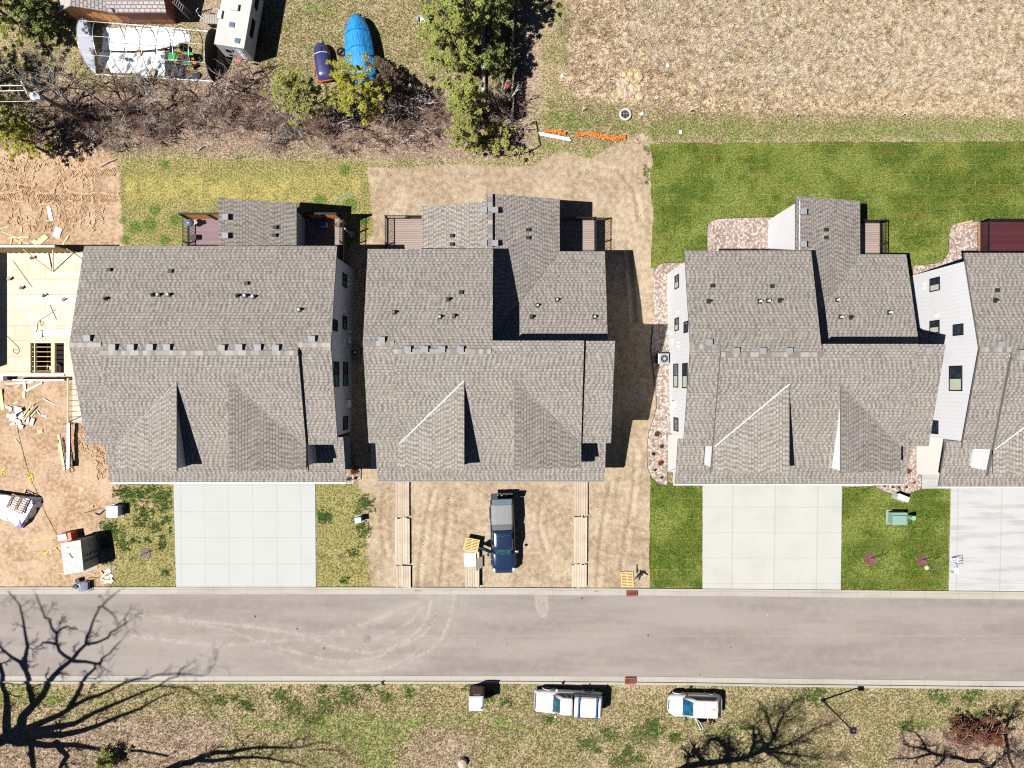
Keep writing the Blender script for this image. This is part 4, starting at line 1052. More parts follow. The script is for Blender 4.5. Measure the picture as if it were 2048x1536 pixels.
for s in (-1, 1):
    m.box((.33, s * .034, 1.665), (.012, .022, .012)); 
m.build('eye', M_PLASTIC, pe, uv=False); m = MB(); m.tube([(.325, 0, 1.65), (.352, 0, 1.625), (.33, 0, 1.618)], [.010, .016, .012], 6); m.tube([(.325, -.022, 1.59), (.334, 0, 1.588), (.325, .022, 1.59)], .006, 5); m.build('nose', M_SKIN, pe, uv=False)
for s in (-1, 1):
    m = MB(); m.box((.24, s * .092, 1.655), (.03, .015, .05)); m.build('ear', M_SKIN, pe)
    m = MB(); x0 = -.02 if s > 0 else .10; m.box((x0 + .07, s * .13, .05), (.27, .095, .09)); m.build('shoe', M_PLASTIC, pe, bevel=.02)
pe.location = G(1417, 1432.5); pe.rotation_euler = (0, 0, R(112))
# ------------------------------------------------------------------ site objects
M_WOOD = boards('raw_timber', (.50, .40, .27), .12, axis=0, gap=.1, var=.3); M_PINE = plain('pine_wood', (.58, .45, .27), .7, var=.18, scale=5)
M_WBOARD = plain('white_board', (.62, .60, .55), .6, var=.08, scale=3); M_GWOOD = plain('grey_wood', (.30, .265, .23), .8, var=.2, scale=4)
M_PALLET = plain('pallet_wood', (.56, .38, .17), .75, var=.25, scale=4); M_PALLETD = plain('old_pallet_wood', (.22, .15, .10), .8, var=.3, scale=4)
def osb():
    t = NT('osb_floor'); o = t.obj(); n = t.noise(o, 9, 4, .7); b = t.noise(o, .8, 3)
    sx = t.n('ShaderNodeSeparateXYZ'); t.L.new(o, sx.inputs[0])
    br = t.n('ShaderNodeTexBrick'); br.offset = .5; t.L.new(o, br.inputs['Vector']); br.inputs['Scale'].default_value = 1; br.inputs['Brick Width'].default_value = 2.44; br.inputs['Row Height'].default_value = 1.22; br.inputs['Mortar Size'].default_value = .018; br.inputs['Color1'].default_value = (.50, .45, .365, 1); br.inputs['Color2'].default_value = (.44, .38, .285, 1); br.inputs['Mortar'].default_value = (.30, .24, .17, 1)
    c = t.mix(t.math('MULTIPLY', t.ramp(n, .55, .75), .55), br.outputs['Color'], (.36, .26, .15)); c = t.mix(t.math('MULTIPLY', t.ramp(b, .45, .7), .5), c, (.55, .52, .46))
    g = t.math('SUBTRACT', 1.0, t.ramp(t.math('ABSOLUTE', t.math('SUBTRACT', t.math('FRACT', t.math('DIVIDE', sx.outputs[0], .41)), .5)), .02, .05))
    return t.col(t.mix(t.math('MULTIPLY', g, .22), c, (.2, .16, .12)), .8)
M_OSB = osb(); M_OSBO = plain('osb_orange', (.50, .30, .12), .8, var=.25, scale=3)
M_STEEL = plain('galvanised_steel', (.30, .31, .33), .4, .4); M_RUST = plain('rusty_iron', (.20, .065, .04), .75, var=.3, scale=9)
M_GREENB = plain('utility_green', (.17, .27, .24), .5, var=.08, grime=.2); M_GREENT = plain('tube_green', (.18, .34, .22), .45)
M_ORANGE = plain('orange_plastic', (.75, .17, .03), .5, var=.15); M_YEL = plain('yellow_tape', (.66, .52, .10), .5)
M_BRICKR = plain('brown_plastic', (.14, .075, .055), .6, var=.2); M_LID = plain('white_plastic', (.60, .61, .63), .4, var=.04)

def solo(m, name, label, cat, mat, group=None, loc=None, uv=True, **kw):
    return tag(m.build(name, mat, uv=uv, **kw), label, cat, group)

# portable toilet
t = thing('portable_toilet', 'brown portable toilet with a white roof standing at the kerb of the verge', 'portable toilet')
gx, gy = (941, 967), (1368, 1396)
c = G(955, 1384); 
m = MB(); m.box((0, 0, 1.05), (1.12, 1.12, 2.1)); m.build('cabin', boards('toilet_wall', (.17, .085, .06), .28, axis=0, gap=.3, var=.1), t, bevel=.03)
m = MB(); m.lathe((0, 0, 2.1), [(.80, 0), (.80, .05), (.66, .16), (.2, .20)], 4); r = m.build('roof', M_LID, t); r.rotation_euler = (0, 0, math.pi / 4)
m = MB(); m.box((0, .575, 1.0), (.86, .03, 1.85)); m.build('door', plain('toilet_door', (.20, .10, .075), .5), t)
m = MB(); m.box((.05, .59, 1.93), (.55, .03, .14)); m.build('sign_panel', M_LID, t)
m = MB(); m.cyl((.40, -.28, 2.2), .055, .22, 10); m.build('vent_pipe', M_PIPE, t)
t.location = c

# street lamp, post
def lamp():
    b = G(1645, 1400); t = thing('street_lamp', 'tall black street lamp with a square head on the verge', 'street lamp', b)
    m = MB(); m.tube([(0, 0, 0), (0, 0, 5.0)], [.075, .055], 10); m.build('pole', M_BLACK, t)
    m = MB(); m.cyl((0, 0, 0), .17, .12, 10); m.build('base', M_BLACK, t)
    m = MB(); m.box((.10, -.06, 5.08), (.46, .46, .12)); m.build('lamp_head', M_BLACK, t, bevel=.02)
    m = MB(); m.cyl((.12, -.02, 5.14), .05, .07, 8); m.build('light_sensor', M_RIM, t)
lamp()
b = G(734, 1377); t = thing('sign_post', 'thin pale sign post with a small square plate at the kerb', 'sign post', b)
m = MB(); m.tube([(0, 0, 0), (0, 0, 2.4)], .035, 6); m.build('post', M_STEEL, t); m = MB(); m.box((.0, .0, 2.3), (.02, .40, .34)); m.build('plate', M_GWOOD, t)

# storm drain grates + manhole
for (x0, x1, y0, y1, lb) in ((1252, 1274, 1179, 1191.5, 'far kerb, beside the pallet and sod lawn'), (1249, 1271, 1353.5, 1367, 'near kerb, between the two white vehicles')):
    a, b_ = G(x0, y1), G(x1, y0); t = thing('storm_drain', 'rusty red storm drain grate set in the ' + lb, 'storm drain', ((a.x + b_.x) / 2, (a.y + b_.y) / 2, a.z + .15), 0, 'rusty kerb drains')
    wx, wy = b_.x - a.x, b_.y - a.y
    m = MB(); m.box((0, wy / 2 - .05, .012), (wx, .1, .05)); m.box((0, -wy / 2 + .05, .012), (wx, .1, .05)); m.box((-wx / 2 + .03, 0, .012), (.06, wy - .2, .05)); m.box((wx / 2 - .03, 0, .012), (.06, wy - .2, .05)); m.build('frame', M_RUST, t)
    m = MB()
    for k in range(9): m.box((-wx / 2 + .1 + (wx - .2) * k / 8, 0, .012), (.035, wy - .2, .035))
    m.box((0, 0, -.012), (wx - .06, wy - .06, .01), mi=1); m.build('grate', [M_RUST, M_PIPE], t)
p = G(733, 1279); t = thing('manhole_cover', 'round rusty manhole cover in the road beside the dusty tyre arcs', 'manhole cover', p + Vector((0, 0, .058)))
m = MB(); m.cyl((0, 0, -.03), .36, .036, 28); m.build('rim', plain('iron_pale', (.25, .19, .165), .8), t); m = MB(); m.cyl((0, 0, .0), .29, .012, 24); m.build('lid', plain('iron_worn', (.20, .15, .13), .8, var=.25, scale=12), t)

# timber walkways over the dirt
def bundle(x0, x1, y0, y1, mat, label, n=6, h=.22, name='plank_walkway'):
    a, b_ = G(x0, y1), G(x1, y0); zc = (a.z + b_.z) / 2
    t = thing(name, label, 'planks', ((a.x + b_.x) / 2, (a.y + b_.y) / 2, zc), 0, 'plank walkways over the dirt')
    wx, wy = b_.x - a.x, b_.y - a.y; r = random.Random(x0 + y0); sl = math.atan2(b_.z - a.z, wy)
    for k in range(n):
        m = MB(); w_ = wx / n; m.box((-wx / 2 + w_ * (k + .5), r.uniform(-.06, .06), h / 2 + r.uniform(-.01, .01)), (w_ - .018, wy - r.uniform(0, .12), h), rx=sl); m.build('plank', mat[k % len(mat)], t)
    return t
g1, g2, g3 = plain('plank_grey', (.34, .285, .225), .8, var=.25, scale=5), plain('plank_brown', (.36, .30, .235), .8, var=.25, scale=5), plain('plank_pale', (.40, .345, .275), .8, var=.2, scale=5)
bundle(792, 819, 950, 1033, [g1, g2, g1], 'grey weathered plank walkway at the left of the dirt yard, nearest the garage')
bundle(791, 820, 1034, 1128, [g3, g3, g2], 'pale new plank walkway in the middle of the left run')
bundle(793, 822, 1129, 1174, [g1, g2, g3], 'short grey plank walkway at the road end of the left run')
bundle(1147.5, 1175, 950, 1031, [g1, g2, g1], 'grey weathered plank walkway right of the dark pickup, nearest the garage')
bundle(1147, 1174, 1032, 1126, [g3, g2, g3], 'pale plank walkway in the middle of the right run')
bundle(1143, 1173, 1127, 1174, [g3, g3, g3], 'short pale plank walkway at the road end of the right run')
mid = bundle(931, 959, 1086, 1171, [g2, g3, g2], 'long lumber bundle left of the dark pickup, under pallets', h=.42)
m = MB()
for k in range(6): 
    p = G(937 + k * 4.6, 1171.5, .25); m.box(p, (.10, .1, .12))
m.build('bundle_end', M_WBOARD, mid, world=True)
def pallet(x, y, z, rz, mat, label, sx=1.12, sy=1.06, n=9, tilt=0.0):
    p = G(x, y, z); t = thing('pallet', label, 'pallet', p, rz, 'wooden pallets'); t.rotation_euler = (tilt, 0, rz)
    m = MB()
    for s in (-1, 0, 1): m.box((s * (sx / 2 - .05), 0, .06), (.08, sy, .10))
    m.build('stringer', mat, t)
    m = MB()
    for k in range(n): m.box((0, -sy / 2 + .045 + (sy - .09) * k / (n - 1), .122), (sx, .078, .02))
    m.build('deck_board', mat, t)
    return t
p1 = pallet(943, 1089, .45, R(-13), M_PALLET, 'yellow pallet on top of the stack beside the dark pickup'); 
pallet(943.5, 1089.5, .58, R(-11), M_PALLET, 'second yellow pallet, under the topmost one beside the dark pickup')
t = thing('slat_bundle', 'bundle of white slats lying on the lumber by the pickup', 'slats', G(940.5, 1119, .43), R(3))
for k in range(8):
    m = MB(); m.box((0, -.47 + k * .134, .05), (.94, .125, .10)); m.build('slat', M_WBOARD, t)
m = MB(); a = G(952, 1142, .25); m.prism([G(951, 1119, .55), G(965, 1112, .2), G(965.5, 1134, .2), G(952, 1142, .55)], (0, 0, .05)); solo(m, 'plywood_sheet', 'grey plywood offcut leaning on the lumber beside the pickup', 'board', M_GWOOD)
pallet(1254, 1158, .0, R(3), M_PALLET, 'clean yellow pallet lying alone at the far kerb by the storm drain', 1.0, 1.2, 10)
# black rubbish heap beside that pallet
m = MB(); r = random.Random(4)
for k in range(9):
    q = G(1281 + r.uniform(-9, 8), 1146 + r.uniform(-9, 9), .03); m.tube([q, q + Vector((r.uniform(-.4, .4), r.uniform(-.4, .4), r.uniform(.02, .25))), q + Vector((r.uniform(-.5, .5), r.uniform(-.5, .5), .05))], [.03, .07, .03], 6)
solo(m, 'crumpled_sheet', 'crumpled black plastic beside the pallet at the sod corner', 'plastic sheet', M_PIPE)

# utility boxes
def ubox(name, label, cat, cx, cy, sx, sy, h, mat, rz=0, lid=None, loc=None):
    t = thing(name, label, cat, G(cx, cy), rz)
    m = MB(); m.box((0, 0, h / 2), (sx, sy, h)); m.build('cabinet', mat, t, bevel=.02)
    m = MB(); m.box((0, 0, h + .02), (sx + .08, sy + .08, .06)); m.build('lid', lid or mat, t, bevel=.015)
    m = MB(); m.box((0, 0, .03), (sx + .25, sy + .25, .08)); m.build('base', plain('plinth', (.22, .24, .21), .8), t)
    return t
t = ubox('transformer_box', 'large green transformer box on the sod between two driveways', 'transformer', 1789, 1034, 1.15, .9, .75, M_GREENB)
m = MB(); m.box((-.08, -.02, .86), (1.05, .62, .2)); m.build('hood', M_GREENB, t, bevel=.03); m = MB()
for k in range(3): m.box((.1 + k * .16, .2, .97), (.08, .04, .03))
m.build('lift_lug', M_STEEL, t)
m = MB(); a = G(1814, 1032); m.tube([a, a + Vector((.0, .0, 1.0))], [.19, .19], 14); solo(m, 'cable_pedestal', 'round green cable pedestal right of the transformer box', 'pedestal', M_GREENT)
t = ubox('cable_cabinet', 'small pale green cabinet between the gravel and the transformer box', 'cabinet', 1797, 993, .85, .34, .72, plain('pale_green', (.34, .42, .39), .5), R(-22), M_LID)
t = ubox('cable_pedestal', 'small mint pedestal at the edge of the left grass strip', 'pedestal', 720, 1037, .42, .36, .8, plain('mint', (.40, .58, .52), .5), R(8))
t = ubox('utility_cabinet', 'white square utility cabinet on the grass near the storage shed', 'cabinet', 236, 1020, .80, .80, .85, M_LID)
m = MB(); m.box((-.02, .1, .92), (.5, .12, .03)); m.build('vent_slot', M_STEEL, t)
m = MB(); m.prism([G(226, 1008.5, .02), G(250, 1009.5, .02), G(249, 1013.5, .02), G(226, 1012.5, .02)], (0, 0, .05)); solo(m, 'white_board', 'white board lying flat behind the utility cabinet', 'board', M_LID)

# storage shed with black lettering
A = [G(192, 1070), G(199, 1128), G(163, 1134), G(155, 1076)]; zb = A[0].z; c = sum(A, Vector()) / 4
t = thing('storage_shed', 'white slatted storage box with black lettering near the kerb', 'shed', c)
H_ = 2.02 - zb
m = MB(); m.prism([p - c - Vector((0, 0, p.z - c.z)) for p in A], (0, 0, H_)); m.build('walls', boards('shed_boards', (.27, .275, .255), .24, axis=1, gap=.35, var=.2), t)
tp = [p - c + (p - c).normalized() * .05 for p in A]
m = MB(); e0, e1 = tp[3], tp[0]; f0, f1 = tp[2], tp[1]
for k in range(7):
    q = [e0.lerp(e1, k / 7 + .008), e0.lerp(e1, (k + 1) / 7 - .008), f0.lerp(f1, (k + 1) / 7 - .008), f0.lerp(f1, k / 7 + .008)]
    m.prism([Vector((v.x, v.y, H_ + .003)) for v in q], (0, 0, .05))
m.build('roof', plain('roof_board', (.50, .485, .44), .6, var=.1, scale=2), t)
m = MB(); m.box((-.1, .15, H_ + .06), (.12, .5, .015), rz=R(35)); m.box((-.35, .75, H_ + .06), (.2, .07, .015), rz=R(20)); m.build('roof_stain', M_PIPE, t)
ang = math.atan2(A[0].y - A[1].y, A[0].x - A[1].x)
for i, (txt, fy) in enumerate((('COS-ART SLBS', .47), ('UMA OREGON', .30))):
    cu = bpy.data.curves.new('lettering', 'FONT'); cu.body = txt; cu.size = .27; cu.extrude = .004; cu.align_x = 'CENTER'; cu.align_y = 'CENTER'; cu.materials.append(M_BLACK)
    tmp = bpy.data.objects.new('lettering', cu); COL.objects.link(tmp); bpy.context.view_layer.update()
    me_ = bpy.data.meshes.new_from_object(tmp.evaluated_get(bpy.context.evaluated_depsgraph_get())); bpy.data.objects.remove(tmp)
    o = bpy.data.objects.new('lettering', me_); COL.objects.link(o); o.parent = t
    q = A[1].lerp(A[0], fy) - c; u_ = (A[0] - A[1]); u_.z = 0; u_.normalize(); nrm = Vector((u_.y, -u_.x, 0))
    M = Matrix((Vector((0, 0, -1)), u_, nrm)).transposed().to_4x4(); M.translation = Vector((q.x, q.y, H_ * .48)) + nrm * .012
    o.matrix_local = M
m = MB(); q = G(180, 1138, .03); m.box(q, (1.3, .35, .05), rz=R(24)); solo(m, 'ramp_board', 'dark grey board leaning at the foot of the storage box', 'board', M_GWOOD)
t = thing('waste_bin', 'orange red bin with a blue lid behind the white storage box', 'bin', G(143, 1070), R(10))
m = MB(); m.box((0, 0, .45), (1.05, .62, .9)); m.build('bin_body', plain('bin_orange', (.50, .10, .04), .5), t, bevel=.03); m = MB(); m.box((-.15, .05, .94), (.7, .5, .07), rx=.1); m.build('lid', plain('bin_lid', (.25, .28, .42), .4), t)
m = MB(); m.box((-.5, .2, .75), (.16, .16, .12)); m.build('handle', M_PIPE, t)

# wrapped lumber pack with a pallet on it
t = thing('wrapped_lumber', 'lumber pack wrapped in torn white and blue plastic at the left edge', 'lumber pack', G(20, 1022))
o0 = t.location
wr = NT('plastic_wrap'); ob_ = wr.obj()
nn = wr.ramp(wr.noise(wr.scale(ob_, (1, .35, 1), .45), 1.6, 3), .52, .58); cr = wr.noise(wr.scale(ob_, (.5, 3, 1), -.45), 2.5, 4, .65)
M_WRAP = wr.col(wr.mix(nn, (.66, .68, .74), (.16, .19, .46)), .25, 0, .5); wr.bump(cr, .8, .08)
B_ = [G(-60, 1012), G(42, 1057), G(52, 1040), G(78, 1004), G(-40, 985)]
top = [G(-60, 1008, .75), G(38, 1052, .75), G(66, 1013, .75), G(60, 998, .75), G(-20, 985, .75)]
B_ = [G(-60, 1010), G(46, 1056), G(60, 1040), G(86, 1006), G(84, 994), G(-30, 984)]
top = [G(-60, 1008, .75), G(42, 1050, .75), G(52, 1034, .72), G(66, 1010, .7), G(62, 998, .7), G(-30, 985, .75)]
m = MB(); rg_ = []
r = random.Random(2)
def dens(L, n=8): return [L[i].lerp(L[(i + 1) % len(L)], k / n) for i in range(len(L)) for k in range(n)]
b8, t8 = dens(B_), dens(top)
rg_ = [[p + Vector((r.gauss(0, .05), r.gauss(0, .05), .02)) for p in b8], [p.lerp(q, .55) + Vector((r.gauss(0, .04), r.gauss(0, .04), r.gauss(0, .04))) for p, q in zip(b8, t8)], [p + Vector((0, 0, r.gauss(0, .015))) for p in t8], [p.lerp(sum(t8, Vector()) / len(t8), .5) + Vector((0, 0, r.gauss(0.01, .02))) for p in t8]]
m.ring_faces(rg_); m.build('wrap', M_WRAP, t, world=True)
pallet(36, 1007, .82, R(-25), M_PALLETD, 'old dark brown pallet on the wrapped lumber pack at the left edge', 1.35, 1.2, 7)

# rubble and kit by the kerb: bucket chair, tool pile, scrap wood
t = thing('shopping_cart', 'wire cart with white and blue frame at the kerb by the shed', 'cart', G(175, 1171))
m = MB()
for k in range(7): m.tube([(-.26 + k * .087, -.36, .55), (-.26 + k * .087, .36, .5)], .014, 4)
for z in (.25, .55):
    m.tube([(-.3, -.4, z), (.3, -.4, z), (.3, .4, z), (-.3, .4, z), (-.3, -.4, z)], .018, 4)
for s in (-1, 1):
    for q in (-1, 1): m.tube([(s * .3, q * .4, 0), (s * .3, q * .4, .6)], .018, 4)
m.build('basket', M_LID, t); m = MB(); m.box((0, .05, .35), (.5, .6, .28)); m.build('load', plain('blue_cloth', (.08, .09, .28), .8), t); m = MB(); m.tube([(-.3, .42, .6), (-.3, .5, .85), (.3, .5, .85), (.3, .42, .6)], .02, 5); m.build('handle', M_PIPE, t)
t = thing('tool_pile', 'heap of dark tools and hoses at the kerb beside the cart', 'tools', G(160, 1168))
r = random.Random(9)
for k, nm in enumerate(('generator', 'hose', 'bag', 'hose', 'canister', 'bag')):
    m = MB(); q = Vector((r.uniform(-.3, .3), r.uniform(-.45, .45), 0))
    if nm == 'hose': m.tube([q + Vector((math.cos(a) * .22, math.sin(a) * .22, .06 + .02 * a)) for a in np.arange(0, 9, .5)], .03, 5)
    elif nm == 'canister': m.cyl(q, .14, .4, 10)
    else: m.box(q + Vector((0, 0, .2)), (.36, .3, .4), rz=r.uniform(0, 3))
    m.build(nm, [plain('kit_dark', (.03, .035, .045), .6), plain('kit_blue', (.12, .2, .28), .5)][k % 2], t, bevel=.02 if nm in ('generator', 'bag') else 0)
def flat(name, x, y, lx, ly, ang, mat, label, cat, group=None, z=.0, h=.05):
    m = MB(); q = G(x, y, z + h / 2); m.box((0, 0, 0), (lx, ly, h)); o = m.build(name, mat); o.location = q; o.rotation_euler = (0, 0, R(ang)); return tag(o, label, cat, group)
for i, (x, y, lx, ly, a, mt) in enumerate([(216, 1142, .42, .34, 35, M_WBOARD), (208, 1151, .5, .12, 50, M_WBOARD), (214, 1155, .34, .26, 10, M_PINE), (222, 1152, .3, .3, 60, M_WBOARD), (206, 1160, .46, .14, -20, M_WBOARD), (213, 1163, .4, .22, 15, M_WBOARD), (222, 1162, .36, .3, 40, M_WBOARD), (203, 1145, .3, .1, -50, M_PINE)]):
    flat('timber_offcut', x, y, lx, ly, a, mt, 'pale scrap board in the loose heap between the storage box and the driveway lawn', 'offcut', 'scrap boards beside the storage box', .01 * i)
flat('timber_strip', 124, 1147, .55, .05, -8, M_PINE, 'thin pale strip of wood poking out left of the storage box', 'timber'); flat('timber_strip', 181, 1147, .7, .05, -8, M_PINE, 'thin pale strip of wood poking out right of the storage box', 'timber')
flat('plastic_scrap', 184, 1014, .22, .16, 20, M_ORANGE, 'small orange scrap lying on the sand left of the utility cabinet', 'scrap', None, 0, .12)
m = MB(); m.tube([G(168, 1026, .03), G(185, 1021, .05), G(200, 1016, .03)], .03, 5); solo(m, 'iron_rod', 'thin dark rod lying on the sand left of the utility cabinet', 'rod', M_PIPE)
m = MB(); m.tube([G(190, 1026, .03), G(197, 1030, .08), G(209, 1020, .04)], .05, 5); solo(m, 'bent_pipe', 'short bent dark pipe on the grass edge by the utility cabinet', 'pipe', M_PIPE)

# cords and tape on the sand
def cord(name, pts, rad, mat, label, cat, lift=.03, wig=0.0, seed=1):
    r = random.Random(seed); q = []
    for a, b_ in zip(pts[:-1], pts[1:]):
        for k in range(5):
            q.append((a[0] + (b_[0] - a[0]) * k / 5 + r.gauss(0, wig), a[1] + (b_[1] - a[1]) * k / 5 + r.gauss(0, wig)))
    q.append(pts[-1]); m = MB(); m.tube([G(x, y, lift) for x, y in q], rad, 5); return solo(m, name, label, cat, mat, uv=False)
M_CORD = plain('cord_ochre', (.34, .24, .07), .7)
cord('power_cord', [(33, 848), (37, 868), (44, 900), (52, 930), (62, 960), (78, 995), (92, 1030), (108, 1060), (124, 1085)], .022, M_CORD, 'long brown power cord running down the sand to the storage box', 'cord')
cord('caution_tape', [(52, 942), (66, 952), (56, 960), (64, 946), (60, 968), (68, 958), (48, 950)], .035, M_YEL, 'tangle of yellow tape on the sand above the wrapped lumber', 'tape', wig=1.5)
cord('caution_tape', [(60, 1082), (70, 1080), (88, 1077), (112, 1076)], .035, M_YEL, 'straight run of yellow tape on the sand left of the storage box', 'tape', wig=.6)
cord('caution_tape', [(118, 1103), (112, 1096), (98, 1101), (88, 1106), (84, 1103), (88, 1109), (96, 1104)], .04, M_YEL, 'looped yellow tape with a knot on the sand beside the storage box', 'tape', wig=1.0)
cord('caution_tape', [(2, 948), (8, 938), (12, 934), (4, 944), (10, 946)], .035, M_YEL, 'scrap of yellow tape at the left edge of the photo', 'tape', wig=1.2)
cord('garden_hose', [(664, 413), (672, 402), (684, 392), (695, 386), (702, 384)], .03, plain('hose_blue', (.10, .32, .42), .5), 'blue garden hose lying on the grass behind the leftmost house', 'hose')

# debris: pile of white and wooden offcuts in front of the unfinished house
r = random.Random(12)
for i in range(26):
    x, y = 42 + r.gauss(0, 13), 836 + r.gauss(0, 11)
    mt = r.choice([M_LID, M_WBOARD, M_WBOARD, M_PINE, M_LID]); lx = r.choice([.3, .4, .55, .25]); ly = r.choice([.12, .2, .28])
    flat('timber_offcut', x, y, lx, ly, r.uniform(0, 180), mt, 'offcut in the white and pale scrap heap on the sand below the unfinished house', 'offcut', 'scrap heap below the unfinished house', .02 * (i % 6), .06)
for x, y, lx, ly, a, lb in [(37, 821, .55, .32, 28, 'white box-like block on top of the scrap heap'), (54, 822, 1.35, .07, 55, 'long pale stick slanting over the scrap heap, upper of two'), (57, 828, 1.5, .08, 55, 'long pale stick slanting over the scrap heap, lower of two'), (23, 831, .75, .28, 3, 'flat white board at the left of the scrap heap')]:
    flat('timber_stick', x, y, lx, ly, a, M_LID if 'white' in lb else M_PINE, lb, 'offcut', None, .16, .1)
for x, y, lx, ly, a, mt, lb in [(100, 804, 1.05, .06, -28, M_WBOARD, 'thin white strip on the sand right of the scrap heap'), (77, 825, .5, .07, -52, M_WBOARD, 'short white stick near the scrap heap'), (80, 863, .42, .30, 8, M_PALLET, 'yellow block of wood alone on the sand'), (34, 883, .55, .07, -50, M_WBOARD, 'short pale strip on the sand below the scrap heap'), (119, 841, .15, .1, 0, M_WBOARD, 'tiny white chip on the sand by the stud wall'),
        (100, 427, .30, 1.25, 12, M_WBOARD, 'white board lying alone on the tyre-marked sand'), (115, 465, .55, .85, -22, M_WBOARD, 'wide pale board on the sand behind the unfinished house'), (118.5, 476, .22, .14, 30, M_PINE, 'small pale block touching the wide board'), (85, 479, .95, .42, 42, M_PINE, 'thick pale board leaning behind the unfinished house, right of two'), (71, 485, .5, .36, -40, M_PINE, 'thick pale board behind the unfinished house, left of two'), (43, 459, .13, .42, 5, M_PINE, 'short upright-lying block on the smooth sand'),
        (26, 472, 1.9, .09, -21, M_PINE, 'long thin pale batten crossing another on the sand'), (38, 475, 1.65, .10, 2, M_PINE, 'pale batten lying level, crossed by the long one'), (23, 482, .10, .6, -12, M_PINE, 'short batten under the crossed pair'), (33, 481, .35, .2, -25, M_PALLET, 'yellow block beside the crossed battens'), (40, 485, .25, .2, -25, M_PALLET, 'small yellow block beside the crossed battens'), (49, 484, .9, .07, -20, M_PINE, 'thin batten slanting to the top plate'),
        (131, 481, .13, .95, -32, M_PINE, 'pale batten leaning near the corner of the unfinished house'), (8, 456, .9, .07, 16, M_PINE, 'thin batten at the left edge of the sand'),
        (50, 776, .16, 1.3, 4, M_WBOARD, 'pale plank lying down from the front of the unfinished house, left of two'), (47.5, 789, .24, .6, 2, M_PINE, 'short wide plank lying right beside the first'), (68, 774, 1.5, .14, 28, M_WBOARD, 'pale plank slanting up to the unfinished house front'), (40, 766, 2.2, .13, 4, M_WBOARD, 'long white plank along the unfinished house front'),
        (3, 800, .28, 1.7, 8, M_PINE, 'thick pale plank at the left edge below the unfinished house'), (123, 905, .2, 2.9, 9, M_PINE, 'long pale plank lying beside the black ladder'), (118, 893, .07, 1.1, 3, M_PINE, 'thin strip lying left of the long plank by the ladder')]:
    flat('timber_board', x, y, lx, ly, a, mt, lb, 'board', None, 0, .07)

# steel beam, ladder
t = thing('steel_beam', 'grey steel beam on low trestles in front of the unfinished house', 'beam', G(138, 890))
m = MB(); a, b_ = G(138, 842, .55), G(137.5, 936, .55)
for dz in (-.09, .09): m.bar(a + Vector((0, 0, dz)), b_ + Vector((0, 0, dz)), .20, .03)
m.bar(a, b_, .03, .15); m.build('girder', M_STEEL, t, world=True)
for y in (848, 932):
    m = MB(); q = G(138, y); 
    for s in (-1, 1): m.bar(q + Vector((s * .3, 0, 0)), q + Vector((s * .06, 0, .44)), .05, .05)
    m.bar(q + Vector((-.3, 0, .42)), q + Vector((.3, 0, .42)), .06, .05); m.build('trestle', M_BLACK, t, world=True)
t = thing('ladder', 'black metal ladder lying on the sand beside the steel beam', 'ladder', G(131, 905))
m = MB(); A0, A1 = G(124, 876, .10), G(133.5, 933, .10); B0, B1 = G(136, 872, .10), G(145, 931, .10)
m.bar(A0, A1, .05, .08); m.bar(B0, B1, .05, .08); m.build('rail', M_BLACK, t, world=True)
for k in range(8): 
    m = MB(); m.bar(A0.lerp(A1, (k + .4) / 8.2), B0.lerp(B1, (k + .4) / 8.2), .04, .04); m.build('rung', M_BLACK, t, world=True)
m = MB(); pts = [G(138.5, 937, .05), G(145, 934, .05), G(148.5, 942, .05), G(141, 945, .05)]; m.tube(pts + [pts[0]], .03, 4); solo(m, 'square_frame', 'small black square frame lying at the end of the steel beam', 'frame', M_BLACK)
m = MB(); 
for k in range(6): q = G(146 + (k % 2) * 2, 923 + k * 1.6, .08); m.lathe(q, [(.02, -.06), (.09, 0), (.02, .07)], 7)
solo(m, 'chain_coil', 'small coil of dark chain on the sand beside the steel beam', 'chain', M_BLACK)

# ------------------------------------------------------------------ unfinished house (timber floor and stud walls)
FZ = .45
uf = thing('house_frame', 'unfinished timber house with plywood floor, stud walls and a dark stair opening', 'house under construction', P(60, 620, FZ))
def rect(m, x0, x1, y0, y1, z0, z1, mi=0):
    m.box((P((x0 + x1) / 2, (y0 + y1) / 2, z1) + P((x0 + x1) / 2, (y0 + y1) / 2, z1)) / 2 - Vector((0, 0, (z1 - z0) / 2)), ((x1 - x0) * S * (1 - z1 / HC), (y1 - y0) * S * (1 - z1 / HC), z1 - z0), mi=mi)
m = MB(); rect(m, -120, 61, 505, 752, FZ - .3, FZ); rect(m, 61, 128, 505, 686, FZ - .3, FZ); rect(m, 61, 128, 745.5, 752, FZ - .3, FZ); rect(m, 128, 172, 505, 752, FZ - .3, FZ); rect(m, 145, 200, 752, 846, FZ - .35, FZ - .05)
m.build('floor', M_OSB, uf, world=True)
m = MB(); rect(m, 55, 140, 676, 756, -1.2, -.62); m.build('hole_shade_slab', plain('painted_hole_shade', (.012, .010, .009), .9), uf, world=True)  # near-black slab: the shade of the deep opening is put into its colour
for k in range(6):
    m = MB(); rect(m, 62, 103, 693.5 + k * 9.6, 694.6 + k * 9.6, FZ - .32, FZ - .10); m.build('joist', M_PALLET, uf, world=True)
for xa_, xb_, lo_, hi_ in ((68, 70, .3, .02), (102, 109, .34, .1)):
    m = MB(); rect(m, xa_, xb_, 686, 745, FZ - lo_, FZ - hi_); m.build('beam', M_PINE, uf, world=True)
m = MB(); rr = random.Random(3); q0 = P(113, 737, -.5)
m.lathe(q0, [(.1, 0), (.5, .1), (.42, .3), (.2, .45), (.05, .5)], 9); m.build('insulation_bag', plain('bag_grey', (.34, .33, .35), .6, var=.3), uf, world=True)
